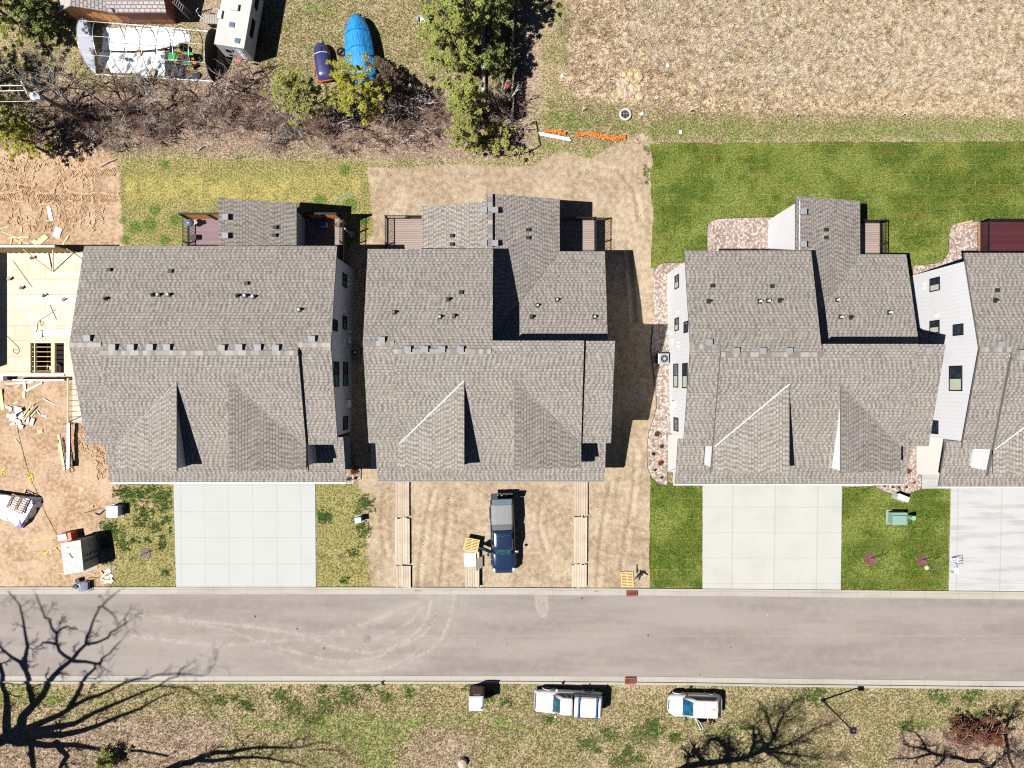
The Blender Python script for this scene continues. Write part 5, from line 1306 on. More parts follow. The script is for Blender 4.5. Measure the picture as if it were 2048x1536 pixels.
# back wall: sheathed studs (we see the orange inner face), with a white double plate
HW = 2.55
m = MB(); a = P(-120, 505, FZ); b_ = P(150, 505, FZ); m.box(((a.x + b_.x) / 2, a.y + .05, FZ + HW / 2), (b_.x - a.x, .03, HW)); m.build('wall_sheathing', M_OSBO, uf, world=True)
m = MB(); m.box(((a.x + b_.x) / 2, a.y, FZ + HW + .04), (b_.x - a.x, .14, .08)); m.build('top_plate', M_WBOARD, uf, world=True)
for k in range(24):
    m = MB(); m.box((a.x + .1 + (b_.x - a.x - .2) * k / 23, a.y - .03, FZ + HW / 2), (.04, .10, HW)); m.build('stud', M_PINE, uf, world=True)
for (x0, y0, x1, y1) in ((72, 505, 104, 543), (131, 507, 106, 543), (158, 505, 172, 522)):
    m = MB(); q = P(x0, y0, FZ); m.bar(Vector((q.x, q.y, FZ + 1.6)), P(x1, y1, FZ + .05), .05, .10); m.build('brace', M_PINE, uf, world=True)
# front wall plates, side stud wall, tall wall outside the frame
m = MB(); rect(m, -60, 128, 748, 752.2, FZ, FZ + .09); rect(m, 25, 128, 758.5, 762, FZ - .5, FZ - .1); rect(m, -60, 6, 752.5, 762, FZ - .5, FZ - .02); m.build('sill_plate', M_WBOARD, uf, world=True)
m = MB(); a = P(175, 757, .3); b_ = P(175, 843, .3); m.box((a.x, (a.y + b_.y) / 2, 1.6 + 1.28), (.10, a.y - b_.y, .08)); m.box((a.x, (a.y + b_.y) / 2, .34), (.10, a.y - b_.y, .08)); m.build('top_plate', M_PINE, uf, world=True)
m = MB(); m.box((a.x + .9, (a.y + b_.y) / 2, .36), (1.7, a.y - b_.y, .06)); m.build('floor', M_WBOARD, uf, world=True)
for k in range(9):
    m = MB(); m.box((a.x, b_.y + .03 + (a.y - b_.y - .06) * k / 8, 1.6), (.09, .045, 2.5)); m.build('stud', M_PINE, uf, world=True)
m = MB(); m.bar((a.x + .02, b_.y + .1, 2.8), (a.x + 1.9, b_.y + 1.4, .4), .05, .1); m.build('brace', M_GWOOD, uf, world=True)
m = MB(); a = P(-26, 505, FZ); b_ = P(-26, 742, FZ); m.box((a.x, (a.y + b_.y) / 2, FZ + 1.3), (.13, a.y - b_.y, 2.6)); m.build('side_wall', M_OSBO, uf, world=True)
# loose things on the floor
def onfloor(name, x0, x1, y0, y1, h, mat, label, cat, group=None, z=0.0):
    m = MB(); rect(m, x0, x1, y0, y1, FZ + .004 + z, FZ + .004 + z + h); return solo(m, name, label, cat, mat, group)
onfloor('board_stack', 54, 158, 590, 596, .12, M_WBOARD, 'long white board on the plywood floor, upper of the pair', 'boards'); onfloor('board_stack', 54, 158, 597.5, 604, .10, M_WBOARD, 'long white board on the plywood floor, lower of the pair', 'boards'); onfloor('board_stack', 86, 160, 658, 672, .15, M_WBOARD, 'stack of white boards beside the stair opening', 'boards'); onfloor('board_stack', 106, 166, 545, 549, .06, M_WBOARD, 'single white plank below the wall braces', 'boards')
for x, y, lb, mt in ((63, 516, 'small dark drill on the plywood floor under the wall brace', M_PIPE), (87, 592, 'black tool resting on the long white boards', M_PIPE), (126, 600, 'small brown box on the long white boards', M_PALLETD), (41, 576, 'small brown offcut on the plywood floor', M_PALLETD), (17, 558, 'grey tool box at the edge of the floor shadow', M_GWOOD)):
    m = MB(); q = P(x, y, FZ + .2); m.box(q, (.22, .16, .12), rz=.5); m.box(q + Vector((.08, .1, .02)), (.10, .22, .06), rz=.9); solo(m, 'hand_tool', lb, 'tool', mt)
for k, (x, y, a) in enumerate(((70, 668, 20), (77, 670, -12), (80, 668, -14))):
    m = MB(); m.box((0, 0, 0), (.30, .5, .05)); o = m.build('paper_bag', M_LID); o.location = P(x, y, FZ + .04 + .06 * k); o.rotation_euler = (.1, .1, R(a)); tag(o, 'white paper sack lying beside the boards on the plywood floor', 'sack', 'white sacks on the floor')
m = MB(); m.bar(P(26, 522, FZ + .03), P(64, 575, FZ + .03), .035, .03); solo(m, 'metal_rod', 'thin dark rod lying slantwise on the plywood floor', 'rod', M_GWOOD)
def fcord(pts, label, mat):
    q = []
    for a, b_ in zip(pts[:-1], pts[1:]):
        for k in range(4): q.append(P(a[0] + (b_[0] - a[0]) * k / 4, a[1] + (b_[1] - a[1]) * k / 4, FZ + .03))
    m = MB(); m.tube(q, .018, 4); solo(m, 'power_cord', label, 'cord', mat, uv=False)
fcord([(75, 660), (74, 648), (80, 640), (88, 647), (82, 652), (80, 640), (96, 630), (108, 622), (112, 618), (100, 628)], 'brown cord looped on the middle of the plywood floor', M_CORD)
fcord([(14, 672), (26, 684), (36, 694), (39, 702), (34, 708), (27, 704), (26, 698), (36, 700)], 'orange cord coiled on the plywood floor left of the stair opening', plain('cord_orange', (.45, .16, .04), .6))
fcord([(100, 610), (106, 624), (115, 644)], 'dark cord lying straight on the plywood floor', M_PIPE)

# ------------------------------------------------------------------ gardens between the houses
def ac(x, y, label, mat, rz=0):
    t = thing('air_conditioner', label, 'air conditioner', G(x, y), rz, 'air conditioning units')
    m = MB(); m.box((0, 0, .42), (.85, .85, .84)); m.build('cabinet', mat, t, bevel=.04)
    m = MB(); m.cyl((.06, .0, .845), .36, .03, 24, 0); m.cyl((.06, 0, .876), .30, .012, 20, 1); m.cyl((.06, 0, .89), .12, .03, 12, 0)
    for k in range(8): m.bar((.06, 0, .90), (.06 + .35 * math.cos(k * .785), .35 * math.sin(k * .785), .885), .015, .012)
    m.build('fan_grille', [M_STEEL, M_PIPE], t); m = MB(); m.tube([(.3, .42, .3), (.3, .6, .5), (.42, .75, .6)], .03, 6); m.build('hose', M_PIPE, t)
ac(1323, 718, 'grey air conditioner by the white side wall, on gravel', M_RIM); ac(713, 706, 'dark air conditioner in the shade between the two left houses', plain('ac_dark', (.12, .12, .13), .5))
r = random.Random(5)
def shrub(x, y, rad, h, c1, c2, label, name='ground_shrub', n=160, cat='shrub', group=None, twig=False):
    m = MB(); b = G(x, y, .05); q = random.Random(int(x * 3 + y))
    for k in range(n):
        a, e = q.uniform(0, 6.28), q.uniform(.25, 1.5); L = q.uniform(.5, 1)
        d = Vector((math.cos(a) * math.cos(e) * rad, math.sin(a) * math.cos(e) * rad, math.sin(e) * h)) * L
        s = d.cross(Vector((0, 0, 1))); s = (s.normalized() if s.length > 1e-4 else Vector((1, 0, 0))) * (.008 if twig else .02)
        m.poly([b + d * .2 - s, b + d * .2 + s, b + d + s * .4, b + d - s * .4])
        if not twig: m.poly([b + d + Vector((q.uniform(-.05, .05), q.uniform(-.05, .05), q.uniform(-.03, .03))) for _ in range(3)])
    return solo(m, name, label, cat, foliage(name + str(int(x)), c1, c2, c1), group, uv=False)
OR, OR2 = (.36, .12, .015), (.20, .07, .02)
shrub(1320, 926, .26, .4, OR, OR2, 'bright orange ornamental grass clump in the long gravel bed'); shrub(1313, 868, .28, .35, (.16, .07, .06), (.22, .12, .10), 'reddish thin shrub at the top of the long gravel bed'); shrub(1322, 893, .2, .3, (.14, .10, .03), (.10, .05, .02), 'olive brown tuft between the reddish and dark shrubs'); shrub(1306, 908, .16, .25, (.07, .03, .02), (.05, .03, .02), 'small dark tuft near the left edge of the long gravel bed')
shrub(1310, 940, .10, .18, (.05, .06, .03), (.06, .04, .03), 'tiny dark tuft left of two below the orange grass'); shrub(1323, 955, .10, .18, (.05, .06, .03), (.06, .05, .03), 'tiny dark tuft lowest in the long gravel bed'); shrub(1815, 943, .24, .4, OR, OR2, 'orange grass clump by the roof corner of the third house')
for x, y, lb in ((1769, 971, 'leftmost tiny tuft in the half-moon gravel bed'), (1785, 974, 'second tiny tuft from the left in the half-moon gravel bed'), (1798, 975, 'third tiny tuft from the left in the half-moon gravel bed'), (1812, 974, 'fourth tiny tuft in the half-moon gravel bed'), (1828, 965, 'tiny tuft nearest the white stoop in the half-moon gravel bed')): shrub(x, y, .12, .15, (.06, .07, .035), (.10, .08, .05), lb, n=60)
shrub(708, 943, .42, .5, (.42, .15, .02), OR2, 'big orange shrub at the garage corner of the leftmost house'); shrub(698, 958, .34, .35, (.22, .20, .20), (.12, .10, .10), 'grey twiggy shrub below the big orange one', twig=True, n=220); shrub(711, 956, .22, .3, (.05, .04, .045), (.10, .07, .07), 'small dark twiggy shrub right of the grey one', twig=True)
shrub(215, 1122, .35, .8, (.05, .30, .08), (.08, .20, .10), 'bright green young plant at the corner of the storage box')
m = MB(); m.lathe(G(1330, 873, .05), [(.10, 0), (.11, .06), (.03, .1)], 10); solo(m, 'white_stone', 'small white stone in the long gravel bed beside the porch', 'stone', M_LID)
# saplings with mulch rings
def sapling(x, y, h, label, ring=None, rr=.5, lean=(0, 0)):
    b = G(x, y); t = thing('sapling', label, 'tree', b, 0, 'young street trees'); q = random.Random(int(x))
    m = MB(); tip = Vector((lean[0], lean[1], h)); m.tube([(0, 0, 0), tip * .5 + Vector((.02, 0, 0)), tip], [.035, .022, .008], 6); m.build('trunk', plain('sapling_bark', (.30, .24, .19), .8), t)
    m = MB()
    for k in range(18):
        z = q.uniform(.45, .95); p = tip * z; a = q.uniform(0, 6.28); L = (1 - z) * 1.0 + .15; e = p + Vector((math.cos(a) * L * .5, math.sin(a) * L * .5, L * .8)); m.tube([p, e], [.010, .004], 3)
        for j in range(2): f = p.lerp(e, q.uniform(.4, .9)); a2 = a + q.uniform(-1, 1); m.tube([f, f + Vector((math.cos(a2) * .2, math.sin(a2) * .2, .18))], [.006, .003], 3)
    m.build('crown', plain('sapling_twig', (.16, .11, .10), .8), t, uv=False)
    if ring:
        m = MB(); n = 26
        for k in range(220):
            a = q.uniform(0, 6.28); d = rr * math.sqrt(q.random()); m.box((d * math.cos(a), d * math.sin(a), .035 + q.uniform(0, .03)), (.10, .03, .015), rz=q.uniform(0, 3), ry=q.uniform(-.4, .4))
        m.lathe((0, 0, .0), [(rr * 1.02, 0), (rr * .95, .035)], 22); m.build('mulch_ring', plain('mulch' + str(ring[0]), ring, .9, var=.4, scale=12), t, uv=False)
sapling(1740, 1117, 2.6, 'thin sapling in a reddish mulch ring on the sod, left of two', (.16, .05, .085), .45); sapling(1844, 1120, 2.3, 'thin sapling in a reddish mulch ring on the sod, right of two', (.15, .05, .08), .38)
sapling(695, 1102, 3.0, 'thin bare sapling on the grass strip left of the dirt yard'); sapling(291, 1106, 2.6, 'thin bare sapling in a grey mulch ring on the grass by the shed', (.20, .15, .13), .42)
m = MB(); m.lathe(G(1853, 1135, 0), [(.14, 0), (.2, .06), (.14, .15), (.04, .18)], 9); solo(m, 'field_stone', 'pale tan stone on the sod below the right sapling', 'stone', plain('tan_stone', (.45, .36, .24), .8))
# folding sign and scooter on the rightmost driveway
t = thing('scooter', 'white and blue child scooter on the streaked driveway edge', 'scooter', G(1910, 1119, .05), R(8))
m = MB(); m.box((0, -.05, .08), (.62, .5, .05)); m.box((-.05, -.85, .08), (.34, .5, .05)); m.build('deck', M_LID, t, bevel=.02)
m = MB(); M_BLUE = plain('frame_blue', (.03, .06, .30), .4); m.tube([(-.24, .22, .12), (.26, .22, .6), (.26, -.22, .6), (-.24, -.22, .12), (-.24, .22, .12)], .03, 6); m.tube([(-.24, 0, .14), (.26, 0, .6)], .02, 5); m.build('frame', M_BLUE, t)
m = MB(); m.tube([(.0, -.3, .1), (-.02, -.75, .12)], .035, 5); m.tube([(.22, -.25, .1), (-.0, -.7, .12)], .02, 5); m.build('pole', M_STEEL, t)
m = MB(); a = G(1898, 1141, .05); m.tube([a, a + Vector((.2, -.1, .12)), a + Vector((.42, -.22, .02)), a + Vector((.1, -.12, .02))], .025, 5); solo(m, 'dark_bracket', 'small dark bracket lying where the sod meets the streaked driveway', 'bracket', M_GWOOD)
# deck furniture of the leftmost house
dz = .30
t = thing('kettle_grill', 'round blue kettle grill in the corner of the left deck', 'grill', h1.L(-100, -317, dz))
m = MB(); m.lathe((0, 0, .72), [(.03, -.30), (.20, -.22), (.30, -.05), (.31, 0), (.28, .12), (.15, .24), (.03, .27)], 20); m.build('bowl', plain('grill_blue', (.09, .13, .22), .2, spec=.7, var=.05), t, smooth=True, uv=False)
for a in (0, 2.1, 4.2):
    m = MB(); m.tube([(.12 * math.cos(a), .12 * math.sin(a), .5), (.3 * math.cos(a), .3 * math.sin(a), 0)], .015, 5); m.build('leg', M_RIM, t)
m = MB(); m.box((.42, .06, .7), (.30, .34, .03), rz=.5); m.build('side_shelf', M_GWOOD, t); m = MB(); m.bar((-.06, 0, 1.02), (.06, 0, 1.02), .03, .03); m.build('handle', M_PIPE, t)
for (X, d, lb) in ((-96, -290, 'small dark side table by the railing of the left deck'),):
    t = thing('side_table', lb, 'table', h1.L(X, d, dz)); m = MB(); m.box((0, 0, .45), (.45, .4, .04)); m.build('tabletop', M_PIPE, t)
    for a in (-1, 1):
        for b_ in (-1, 1): m = MB(); m.bar((a * .19, b_ * .17, 0), (a * .19, b_ * .17, .43), .03, .03); m.build('leg', M_PIPE, t)
t = thing('cooler_box', 'blue and white cool box on the shaded right deck', 'cool box', h1.L(160, -315, dz)); m = MB(); m.box((0, 0, .2), (.6, .36, .4)); m.build('box', M_LID, t, bevel=.03); m = MB(); m.box((.0, 0, .43), (.5, .28, .06)); m.build('lid', plain('cool_blue', (.05, .16, .5), .4), t, bevel=.02)
t = thing('flower_pot', 'brown planter with dried stems at the corner of the right deck', 'planter', h1.L(188, -315, dz)); m = MB(); m.lathe((0, 0, 0), [(.14, 0), (.2, .34), (.16, .34), (.15, .28)], 14); m.build('pot', plain('pot_brown', (.22, .12, .07), .7), t)
m = MB()
for k in range(24): a = k * 1.7; m.tube([(0, 0, .3), (.25 * math.cos(a), .25 * math.sin(a), .55 + .2 * math.sin(k))], [.012, .005], 3)
m.build('stems', M_GWOOD, t, uv=False)
m = MB(); a = h1.L(196, -318, -1.2); m.tube([a + Vector((.35, -.5, 0)), a + Vector((.35, -.5, 2.2))], .07, 8); m.lathe(a + Vector((.35, -.5, 0)), [(.30, 0), (.30, .06), (.1, .10)], 16); solo(m, 'umbrella_base', 'grey round parasol base and pole beside the right deck', 'parasol stand', M_STEEL)
# ------------------------------------------------------------------ old yard at the top left: barn, hoop house, camper, boats
M_BARNO = boards('barn_boards_orange', (.62, .29, .11), .62, axis=0, gap=.55, var=.2); M_BARNR = boards('barn_boards_red', (.24, .09, .055), .20, axis=0, gap=.4, var=.4)
def roof_tiles():
    t = NT('barn_tiles'); uv = t.uv(); br = t.n('ShaderNodeTexBrick'); br.offset = .5; t.L.new(uv, br.inputs['Vector']); br.inputs['Scale'].default_value = 1
    br.inputs['Brick Width'].default_value = .42; br.inputs['Row Height'].default_value = .26; br.inputs['Mortar Size'].default_value = .05; br.inputs['Mortar Smooth'].default_value = .5
    br.inputs['Color1'].default_value = (.33, .30, .31, 1); br.inputs['Color2'].default_value = (.42, .39, .39, 1); br.inputs['Mortar'].default_value = (.13, .11, .11, 1)
    t.bump(br.outputs['Color'], .4, .02); return t.col(t.mix(t.math('MULTIPLY', t.noise(uv, 1.2, 4), .35), br.outputs['Color'], (.2, .18, .18)), .9)
M_TILE = roof_tiles(); M_TILEG = boards('barn_roof_grey', (.33, .32, .31), .5, axis=1, gap=.25, var=.2)
BZ = -1.35
bn = thing('barn', 'old barn with brown board walls and pale tiled roof at the top edge', 'barn', P(250, 20, BZ))
ez = BZ + 2.5
xw, xe, yf = P(252, 47, BZ).x, P(353, 47, BZ).x, P(300, 48, BZ).y
yb = yf + 7.0
m = MB(); m.box(((xw + xe) / 2, (yf + yb) / 2, (BZ + ez) / 2), (xe - xw, yb - yf, ez - BZ)); m.prism([(xw, yf, ez), (xw, yb, ez), (xw, (yf + yb) / 2, ez + 1.6)], (xe - xw, 0, 0)); m.build('walls', M_BARNR, bn, world=True)
m = MB(); ov = .35; ym = (yf + yb) / 2; rz_ = ez + 1.72
for s in (1, -1):
    e_ = yf - ov if s > 0 else yb + ov
    q = [Vector((xw - .1, e_, ez - .06)), Vector((xe + ov, e_, ez - .06)), Vector((xe + ov, ym, rz_)), Vector((xw - .1, ym, rz_))]
    m.prism(q, (0, 0, .12))
m.build('roof', M_TILE, bn, world=True)
x0, x1 = P(162, 47, BZ).x, P(256, 47, BZ).x; xa = x0 + 1.15; y1_ = yf + .05
m = MB(); pf = [(x0, y1_, BZ), (x1, y1_, BZ), (x1, y1_, ez - .3), (xa, y1_, ez + .75), (x0, y1_, ez - .0)]
m.prism(pf, (0, 6.5, 0)); m.build('bay_wall', M_BARNO, bn, world=True)
m = MB(); m.prism([(x0 - .35, y1_ - .3, ez - .12), (xa, y1_ - .3, ez + .82), (xa, y1_ + 6.6, ez + .82), (x0 - .35, y1_ + 6.6, ez - .12)], (0, 0, .1)); m.build('bay_roof', M_TILEG, bn, world=True)
m = MB(); m.prism([(xa, y1_ - .3, ez + .82), (x1 + .05, y1_ - .3, ez - .22), (x1 + .05, y1_ + 6.6, ez - .22), (xa, y1_ + 6.6, ez + .82)], (0, 0, .1)); m.build('bay_roof', M_TILE, bn, world=True)
m = MB(); m.bar((x1 - .9, y1_ + 1.6, ez + .35), (x1 + .3, y1_ - .35, ez + .1), .2, .12); m.build('roof_valley', M_BLACK, bn, world=True)
t = thing('ladder', 'thin metal ladder leaning on the end of the barn', 'ladder', G(372, 42))
m = MB(); a0, a1 = G(381, 40, .05), P(345, 4, 1.6); b0, b1 = G(383, 27, .05), P(350, -6, 1.6)
for a, b_ in ((a0, a1), (b0, b1)): m.bar(a, b_, .05, .07)
m.build('rail', M_STEEL, t, world=True)
for k in range(9): m = MB(); m.bar(a0.lerp(a1, (k + .5) / 9), b0.lerp(b1, (k + .5) / 9), .035, .035); m.build('rung', M_STEEL, t, world=True)
t = thing('utility_trailer', 'small grey slatted trailer between the barn and the white camper', 'trailer', G(421, 38, .45), R(-3))
m = MB()
for k in range(9): m.box((-.55 + k * .135, 0, 0), (.11, .72, .04))
m.build('bed', M_GWOOD, t); m = MB(); m.tube([(-.62, -.38, .03), (.62, -.38, .03), (.62, .38, .03), (-.62, .38, .03), (-.62, -.38, .03)], .03, 5); m.build('frame', M_STEEL, t)
m = MB(); m.tube([(-.6, 0, -.02), (-1.0, .3, -.05), (-1.15, .6, .1), (-.9, .75, .25)], .03, 6); m.build('handle', M_LID, t)
for s in (-1, 1): m = MB(); m.lathe((0, 0, 0), [(.05, -.06), (.22, -.06), (.22, .06), (.05, .06)], 14); w_ = m.build('wheel', M_TYRE, t, uv=False); w_.rotation_euler = (math.pi / 2, 0, 0); w_.location = (.1, s * .46, -.22)

# hoop house: galvanised hoops, open, with white film on the ground
hh = thing('hoop_house', 'hoop greenhouse frame with a black end panel and white end film', 'greenhouse frame', P(310, 105, BZ))
WS, WN, ES, EN = P(192, 150, BZ), P(183, 44, BZ), P(428, 164, BZ), P(438, 66, BZ)
def arc(t_, n=14, top=2.35):
    a, b_ = WS.lerp(ES, t_), WN.lerp(EN, t_); q = []
    for k in range(n + 1):
        th = math.pi * k / n; c_ = a.lerp(b_, .5 - .5 * math.cos(th)); q.append(Vector((c_.x, c_.y, BZ + top * math.sin(th) ** .8)))
    return q
for k in range(9):
    m = MB(); m.tube(arc(k / 8), .030, 5); m.build('hoop', M_STEEL, hh, world=True, uv=False)
for f in (.28, .5, .72):
    m = MB(); i = int(round(f * 14)); m.tube([arc(k / 8)[i] for k in range(9)], .018, 4); m.build('purlin', M_LID, hh, world=True, uv=False)
for a, b_ in ((WS, ES), (WN, EN)): m = MB(); m.bar(a + Vector((0, 0, .1)), b_ + Vector((0, 0, .1)), .08, .12); m.build('base_rail', M_LID, hh, world=True)
q = arc(1.0); m = MB(); m.prism(q, (.04, 0, 0)); m.build('end_panel', plain('black_film', (.02, .018, .018), .45, var=.4, scale=1.5), hh, world=True)
q = arc(0.0); m = MB(); m.poly(q)
fm = NT('translucent_film'); M_FILM = fm.col(fm.mix(fm.noise(fm.obj(), 1.2, 4), (.52, .54, .62), (.64, .66, .72)), .5)
tr_ = fm.n('ShaderNodeBsdfTranslucent'); tr_.inputs[0].default_value = (.62, .66, .80, 1); mx_ = fm.n('ShaderNodeMixShader'); mx_.inputs[0].default_value = .7; fm.L.new(fm.b.outputs[0], mx_.inputs[1]); fm.L.new(tr_.outputs[0], mx_.inputs[2]); fm.L.new(mx_.outputs[0], fm.out.inputs[0])
m.build('end_film', M_FILM, hh, world=True)
def crumple(name, poly, mat, label, amp, seed, lift=.05, cell=.28, cat='plastic sheet'):
    """a crumpled sheet inside the pixel outline"""
    xs = [p[0] for p in poly]; ys = [p[1] for p in poly]; st = cell / S
    X, Y = np.meshgrid(np.arange(min(xs) - st, max(xs) + st, st), np.arange(min(ys) - st, max(ys) + st, st))
    d = sdist(X, Y, poly); rs = np.random.RandomState(seed); ny, nx = X.shape
    big = rs.rand(ny, nx); Z = rs.rand(ny, nx) * amp + (np.sin(X * .21 + Y * .13 + big) + np.sin(X * .07 - Y * .31)) * amp * .6
    m = MB(); idx = -np.ones((ny, nx), int)
    for j in range(ny):
        for i in range(nx):
            if d[j, i] < st * .6: idx[j, i] = len(m.v); m.v.append(tuple(G(X[j, i] + rs.randn() * 1.2, Y[j, i] + rs.randn() * 1.2, lift + max(0, Z[j, i]) * min(1, max(.1, -d[j, i] / 8 + .3)))))
    for j in range(ny - 1):
        for i in range(nx - 1):
            f = [idx[j, i], idx[j, i + 1], idx[j + 1, i + 1], idx[j + 1, i]]
            if min(f) >= 0: m.f.append(f[::-1]); m.m.append(0)
    return solo(m, name, label, cat, mat, uv=False)
M_FILMW = plain('film_white', (.60, .62, .66), .4, var=.06, scale=1.5)
crumple('plastic_sheet', [(208, 55), (300, 55), (375, 62), (380, 80), (345, 92), (330, 104), (205, 102)], M_FILMW, 'large white plastic sheet on the ground inside the hoop frame, upper part', .07, 3)
crumple('plastic_sheet', [(196, 106), (330, 104), (330, 152), (230, 146), (200, 136)], M_FILMW, 'crumpled white plastic sheet inside the hoop frame, lower part', .20, 5)
crumple('plastic_sheet', [(332, 98), (348, 94), (342, 125), (380, 138), (405, 150), (400, 160), (345, 158), (330, 150)], plain('film_black', (.035, .035, .042), .3, var=.5, scale=3), 'crumpled black plastic sheet at the right end of the hoop frame', .30, 6)
cord('drip_hose', [(208, 102), (250, 103), (290, 102), (325, 98), (345, 93)], .05, M_PIPE, 'dark hose dividing the two white sheets in the hoop frame', 'hose', .35)
def rock(x, y, r_, mat, label, group=None, name='rock', z=0, seed=None):
    q = random.Random(seed if seed is not None else int(x * 7 + y)); m = MB(); n = 8
    pr = [(.55, -.1), (1.0, .15), (.85, .5), (.35, .72), (.05, .75)]
    m.lathe((0, 0, 0), [(a * r_, b_ * r_) for a, b_ in pr], n)
    sx, sy = q.uniform(.75, 1.3), q.uniform(.75, 1.2)
    m.v = [(a * sx * (1 + q.gauss(0, .08)), b_ * sy * (1 + q.gauss(0, .08)), c_ * (1 + q.gauss(0, .1))) for a, b_, c_ in m.v]
    o = m.build(name, mat, uv=False); o.location = G(x, y, z); o.rotation_euler = (0, 0, q.uniform(0, 6)); return tag(o, label, cat='rock', group=group)
M_ROCK = plain('rock_tan', (.42, .33, .21), .9, var=.3, scale=4); M_ROCKG = plain('rock_grey', (.36, .31, .25), .9, var=.3, scale=4); M_ROCKY = plain('rock_yellow', (.52, .37, .17), .9, var=.25, scale=4)
rock(279, 105, .24, M_ROCKY, 'yellowish stone weighing down the white sheet at the dark hose', z=.15); rock(327, 98, .18, M_ROCKY, 'small yellowish stone at the right end of the dark hose', z=.15); rock(306, 145, .26, M_ROCK, 'brown stone on the lower white sheet', z=.25)
m = MB(); m.lathe(G(255, 119, .4), [(.1, 0), (.14, .02), (.15, .2), (.08, .22)], 12); solo(m, 'dark_can', 'small dark round can on the lower white sheet', 'can', M_PIPE, uv=False)
t = thing('garden_tractor', 'small green garden tractor with orange parts inside the hoop frame', 'tractor', G(366, 122), R(-6))
M_JG = plain('tractor_green', (.03, .22, .06), .35); M_JY = plain('tractor_yellow', (.55, .36, .04), .4)
m = MB(); m.box((-.45, 0, .62), (.8, .62, .36)); m.build('hood', M_JG, t, bevel=.06); m = MB(); m.box((.15, 0, .42), (.5, .8, .1)); m.build('footplate', M_PIPE, t, bevel=.02)
for s in (-1, 1): m = MB(); m.box((.72, s * .42, .62), (.75, .22, .1)); m.build('mudguard', M_JG, t, bevel=.03)
m = MB(); m.box((.72, 0, .72), (.42, .45, .12)); m.box((.92, 0, .95), (.1, .44, .4)); m.build('seat', M_PIPE, t, bevel=.03); m = MB(); m.tube([(.2 + .16 * math.cos(a), .16 * math.sin(a), .95) for a in np.arange(0, 6.6, .5)], .02, 5); m.tube([(.0, 0, .6), (.2, 0, .95)], .02, 5); m.build('steering_wheel', M_ORANGE, t, uv=False)
for x, r_ in ((-.55, .22), (.72, .32)):
    for s in (-1, 1): m = MB(); m.lathe((0, 0, 0), [(.06, -.1), (r_, -.1), (r_, .1), (.06, .1)], 14); w_ = m.build('wheel', M_TYRE, t, uv=False); w_.rotation_euler = (math.pi / 2, 0, 0); w_.location = (x, s * .45, r_); m = MB(); m.cyl((0, 0, 0), r_ * .5, .02, 10); k_ = m.build('hub', M_JY, w_, uv=False); k_.location = (0, 0, -.11 if s > 0 else .1)
for x, y, lb in ((366, 95, 'black tyre lying flat behind the green tractor, left of two'), (374, 101, 'black tyre lying flat behind the green tractor, right of two')):
    m = MB(); m.tube([Vector((.24 * math.cos(a), .24 * math.sin(a), 0)) for a in np.arange(0, 6.4, .35)], .10, 7); o = solo(m, 'old_tyre', lb, 'tyre', M_TYRE, uv=False); o.location = G(x, y, .1); o.rotation_euler = (.2, .1, 0)
for x, y, lb in ((388, 128, 'orange plastic crate under the black end panel'), (383, 136, 'small yellow crate below the orange one')):
    m = MB()
    for a, b_, c_, d_ in ((0, .2, .5, .03), (0, -.2, .5, .03), (.24, 0, .03, .4), (-.24, 0, .03, .4)): m.box((a, b_, .14), (c_, d_, .28))
    m.box((0, 0, .02), (.5, .4, .03)); o = solo(m, 'crate', lb, 'crate', M_ORANGE if 'orange' in lb[:7] else M_YEL); o.location = G(x, y)

# camper
cz = BZ + 2.75
RT = [P(429, 88, cz), P(488, 97, cz), P(509, -25, cz), P(450, -34, cz)]
RB = [Vector((p.x, p.y, BZ + .55)) for p in RT]
cp = thing('camper', 'white camper trailer with roof hatches beside the hoop frame', 'camper', (sum(RT, Vector()) / 4) * Vector((1, 1, 0)) + Vector((0, 0, BZ)) if False else Vector(((RT[0].x + RT[2].x) / 2, (RT[0].y + RT[2].y) / 2, BZ)))
m = MB(); m.ring_faces([RB, RT]); m.build('body', plain('camper_wall', (.40, .40, .43), .45, var=.06), cp, world=True, bevel=.06)
m = MB(); e_ = [p + (p - sum(RT, Vector()) / 4).normalized() * .03 for p in RT]; m.prism([p + Vector((0, 0, .003)) for p in e_], (0, 0, .05)); m.build('roof', plain('camper_roof', (.40, .395, .39), .6, var=.10, scale=1.2, grime=.35), cp, world=True)
def onroof(name, x, y, sx, sy, h, mat, mi=None):
    q = P(x, y, cz + .05); m = MB(); m.box(q + Vector((0, 0, h / 2)), (sx, sy, h), rz=R(-9)); return m.build(name, mat, cp, world=True, bevel=.015)
onroof('air_unit', 470, 16, .62, .48, .24, plain('camper_unit', (.56, .54, .47), .5)); onroof('roof_locker', 441, 30, .30, .62, .2, M_LID)
for x, y in ((464, 50), (475, 82)): h_ = onroof('roof_hatch', x, y, .40, .40, .07, plain('hatch_dark', (.10, .14, .18), .2, spec=.6))
u_ = (RT[1] - RT[0]).normalized(); n_ = Vector((u_.y, -u_.x, 0)); v_ = (RT[2] - RT[1]).normalized(); n2 = Vector((v_.y, -v_.x, 0))
def onwall(name, o, u, n, a, z, wd, h, mat):
    q = o + u * a + n * .01; m = MB(); m.prism([Vector((q.x, q.y, BZ + z)) + u * s * wd / 2 + Vector((0, 0, t_ * h / 2)) for s, t_ in ((-1, -1), (1, -1), (1, 1), (-1, 1))], n * .04); return m.build(name, mat, cp, world=True, uv=False)
onwall('rear_window', RT[0], u_, n_, .85, 1.9, .6, .5, M_DARKGL); onwall('rear_window', RT[0], u_, n_, .85, 1.1, .6, .35, M_DARKGL)
m = MB()
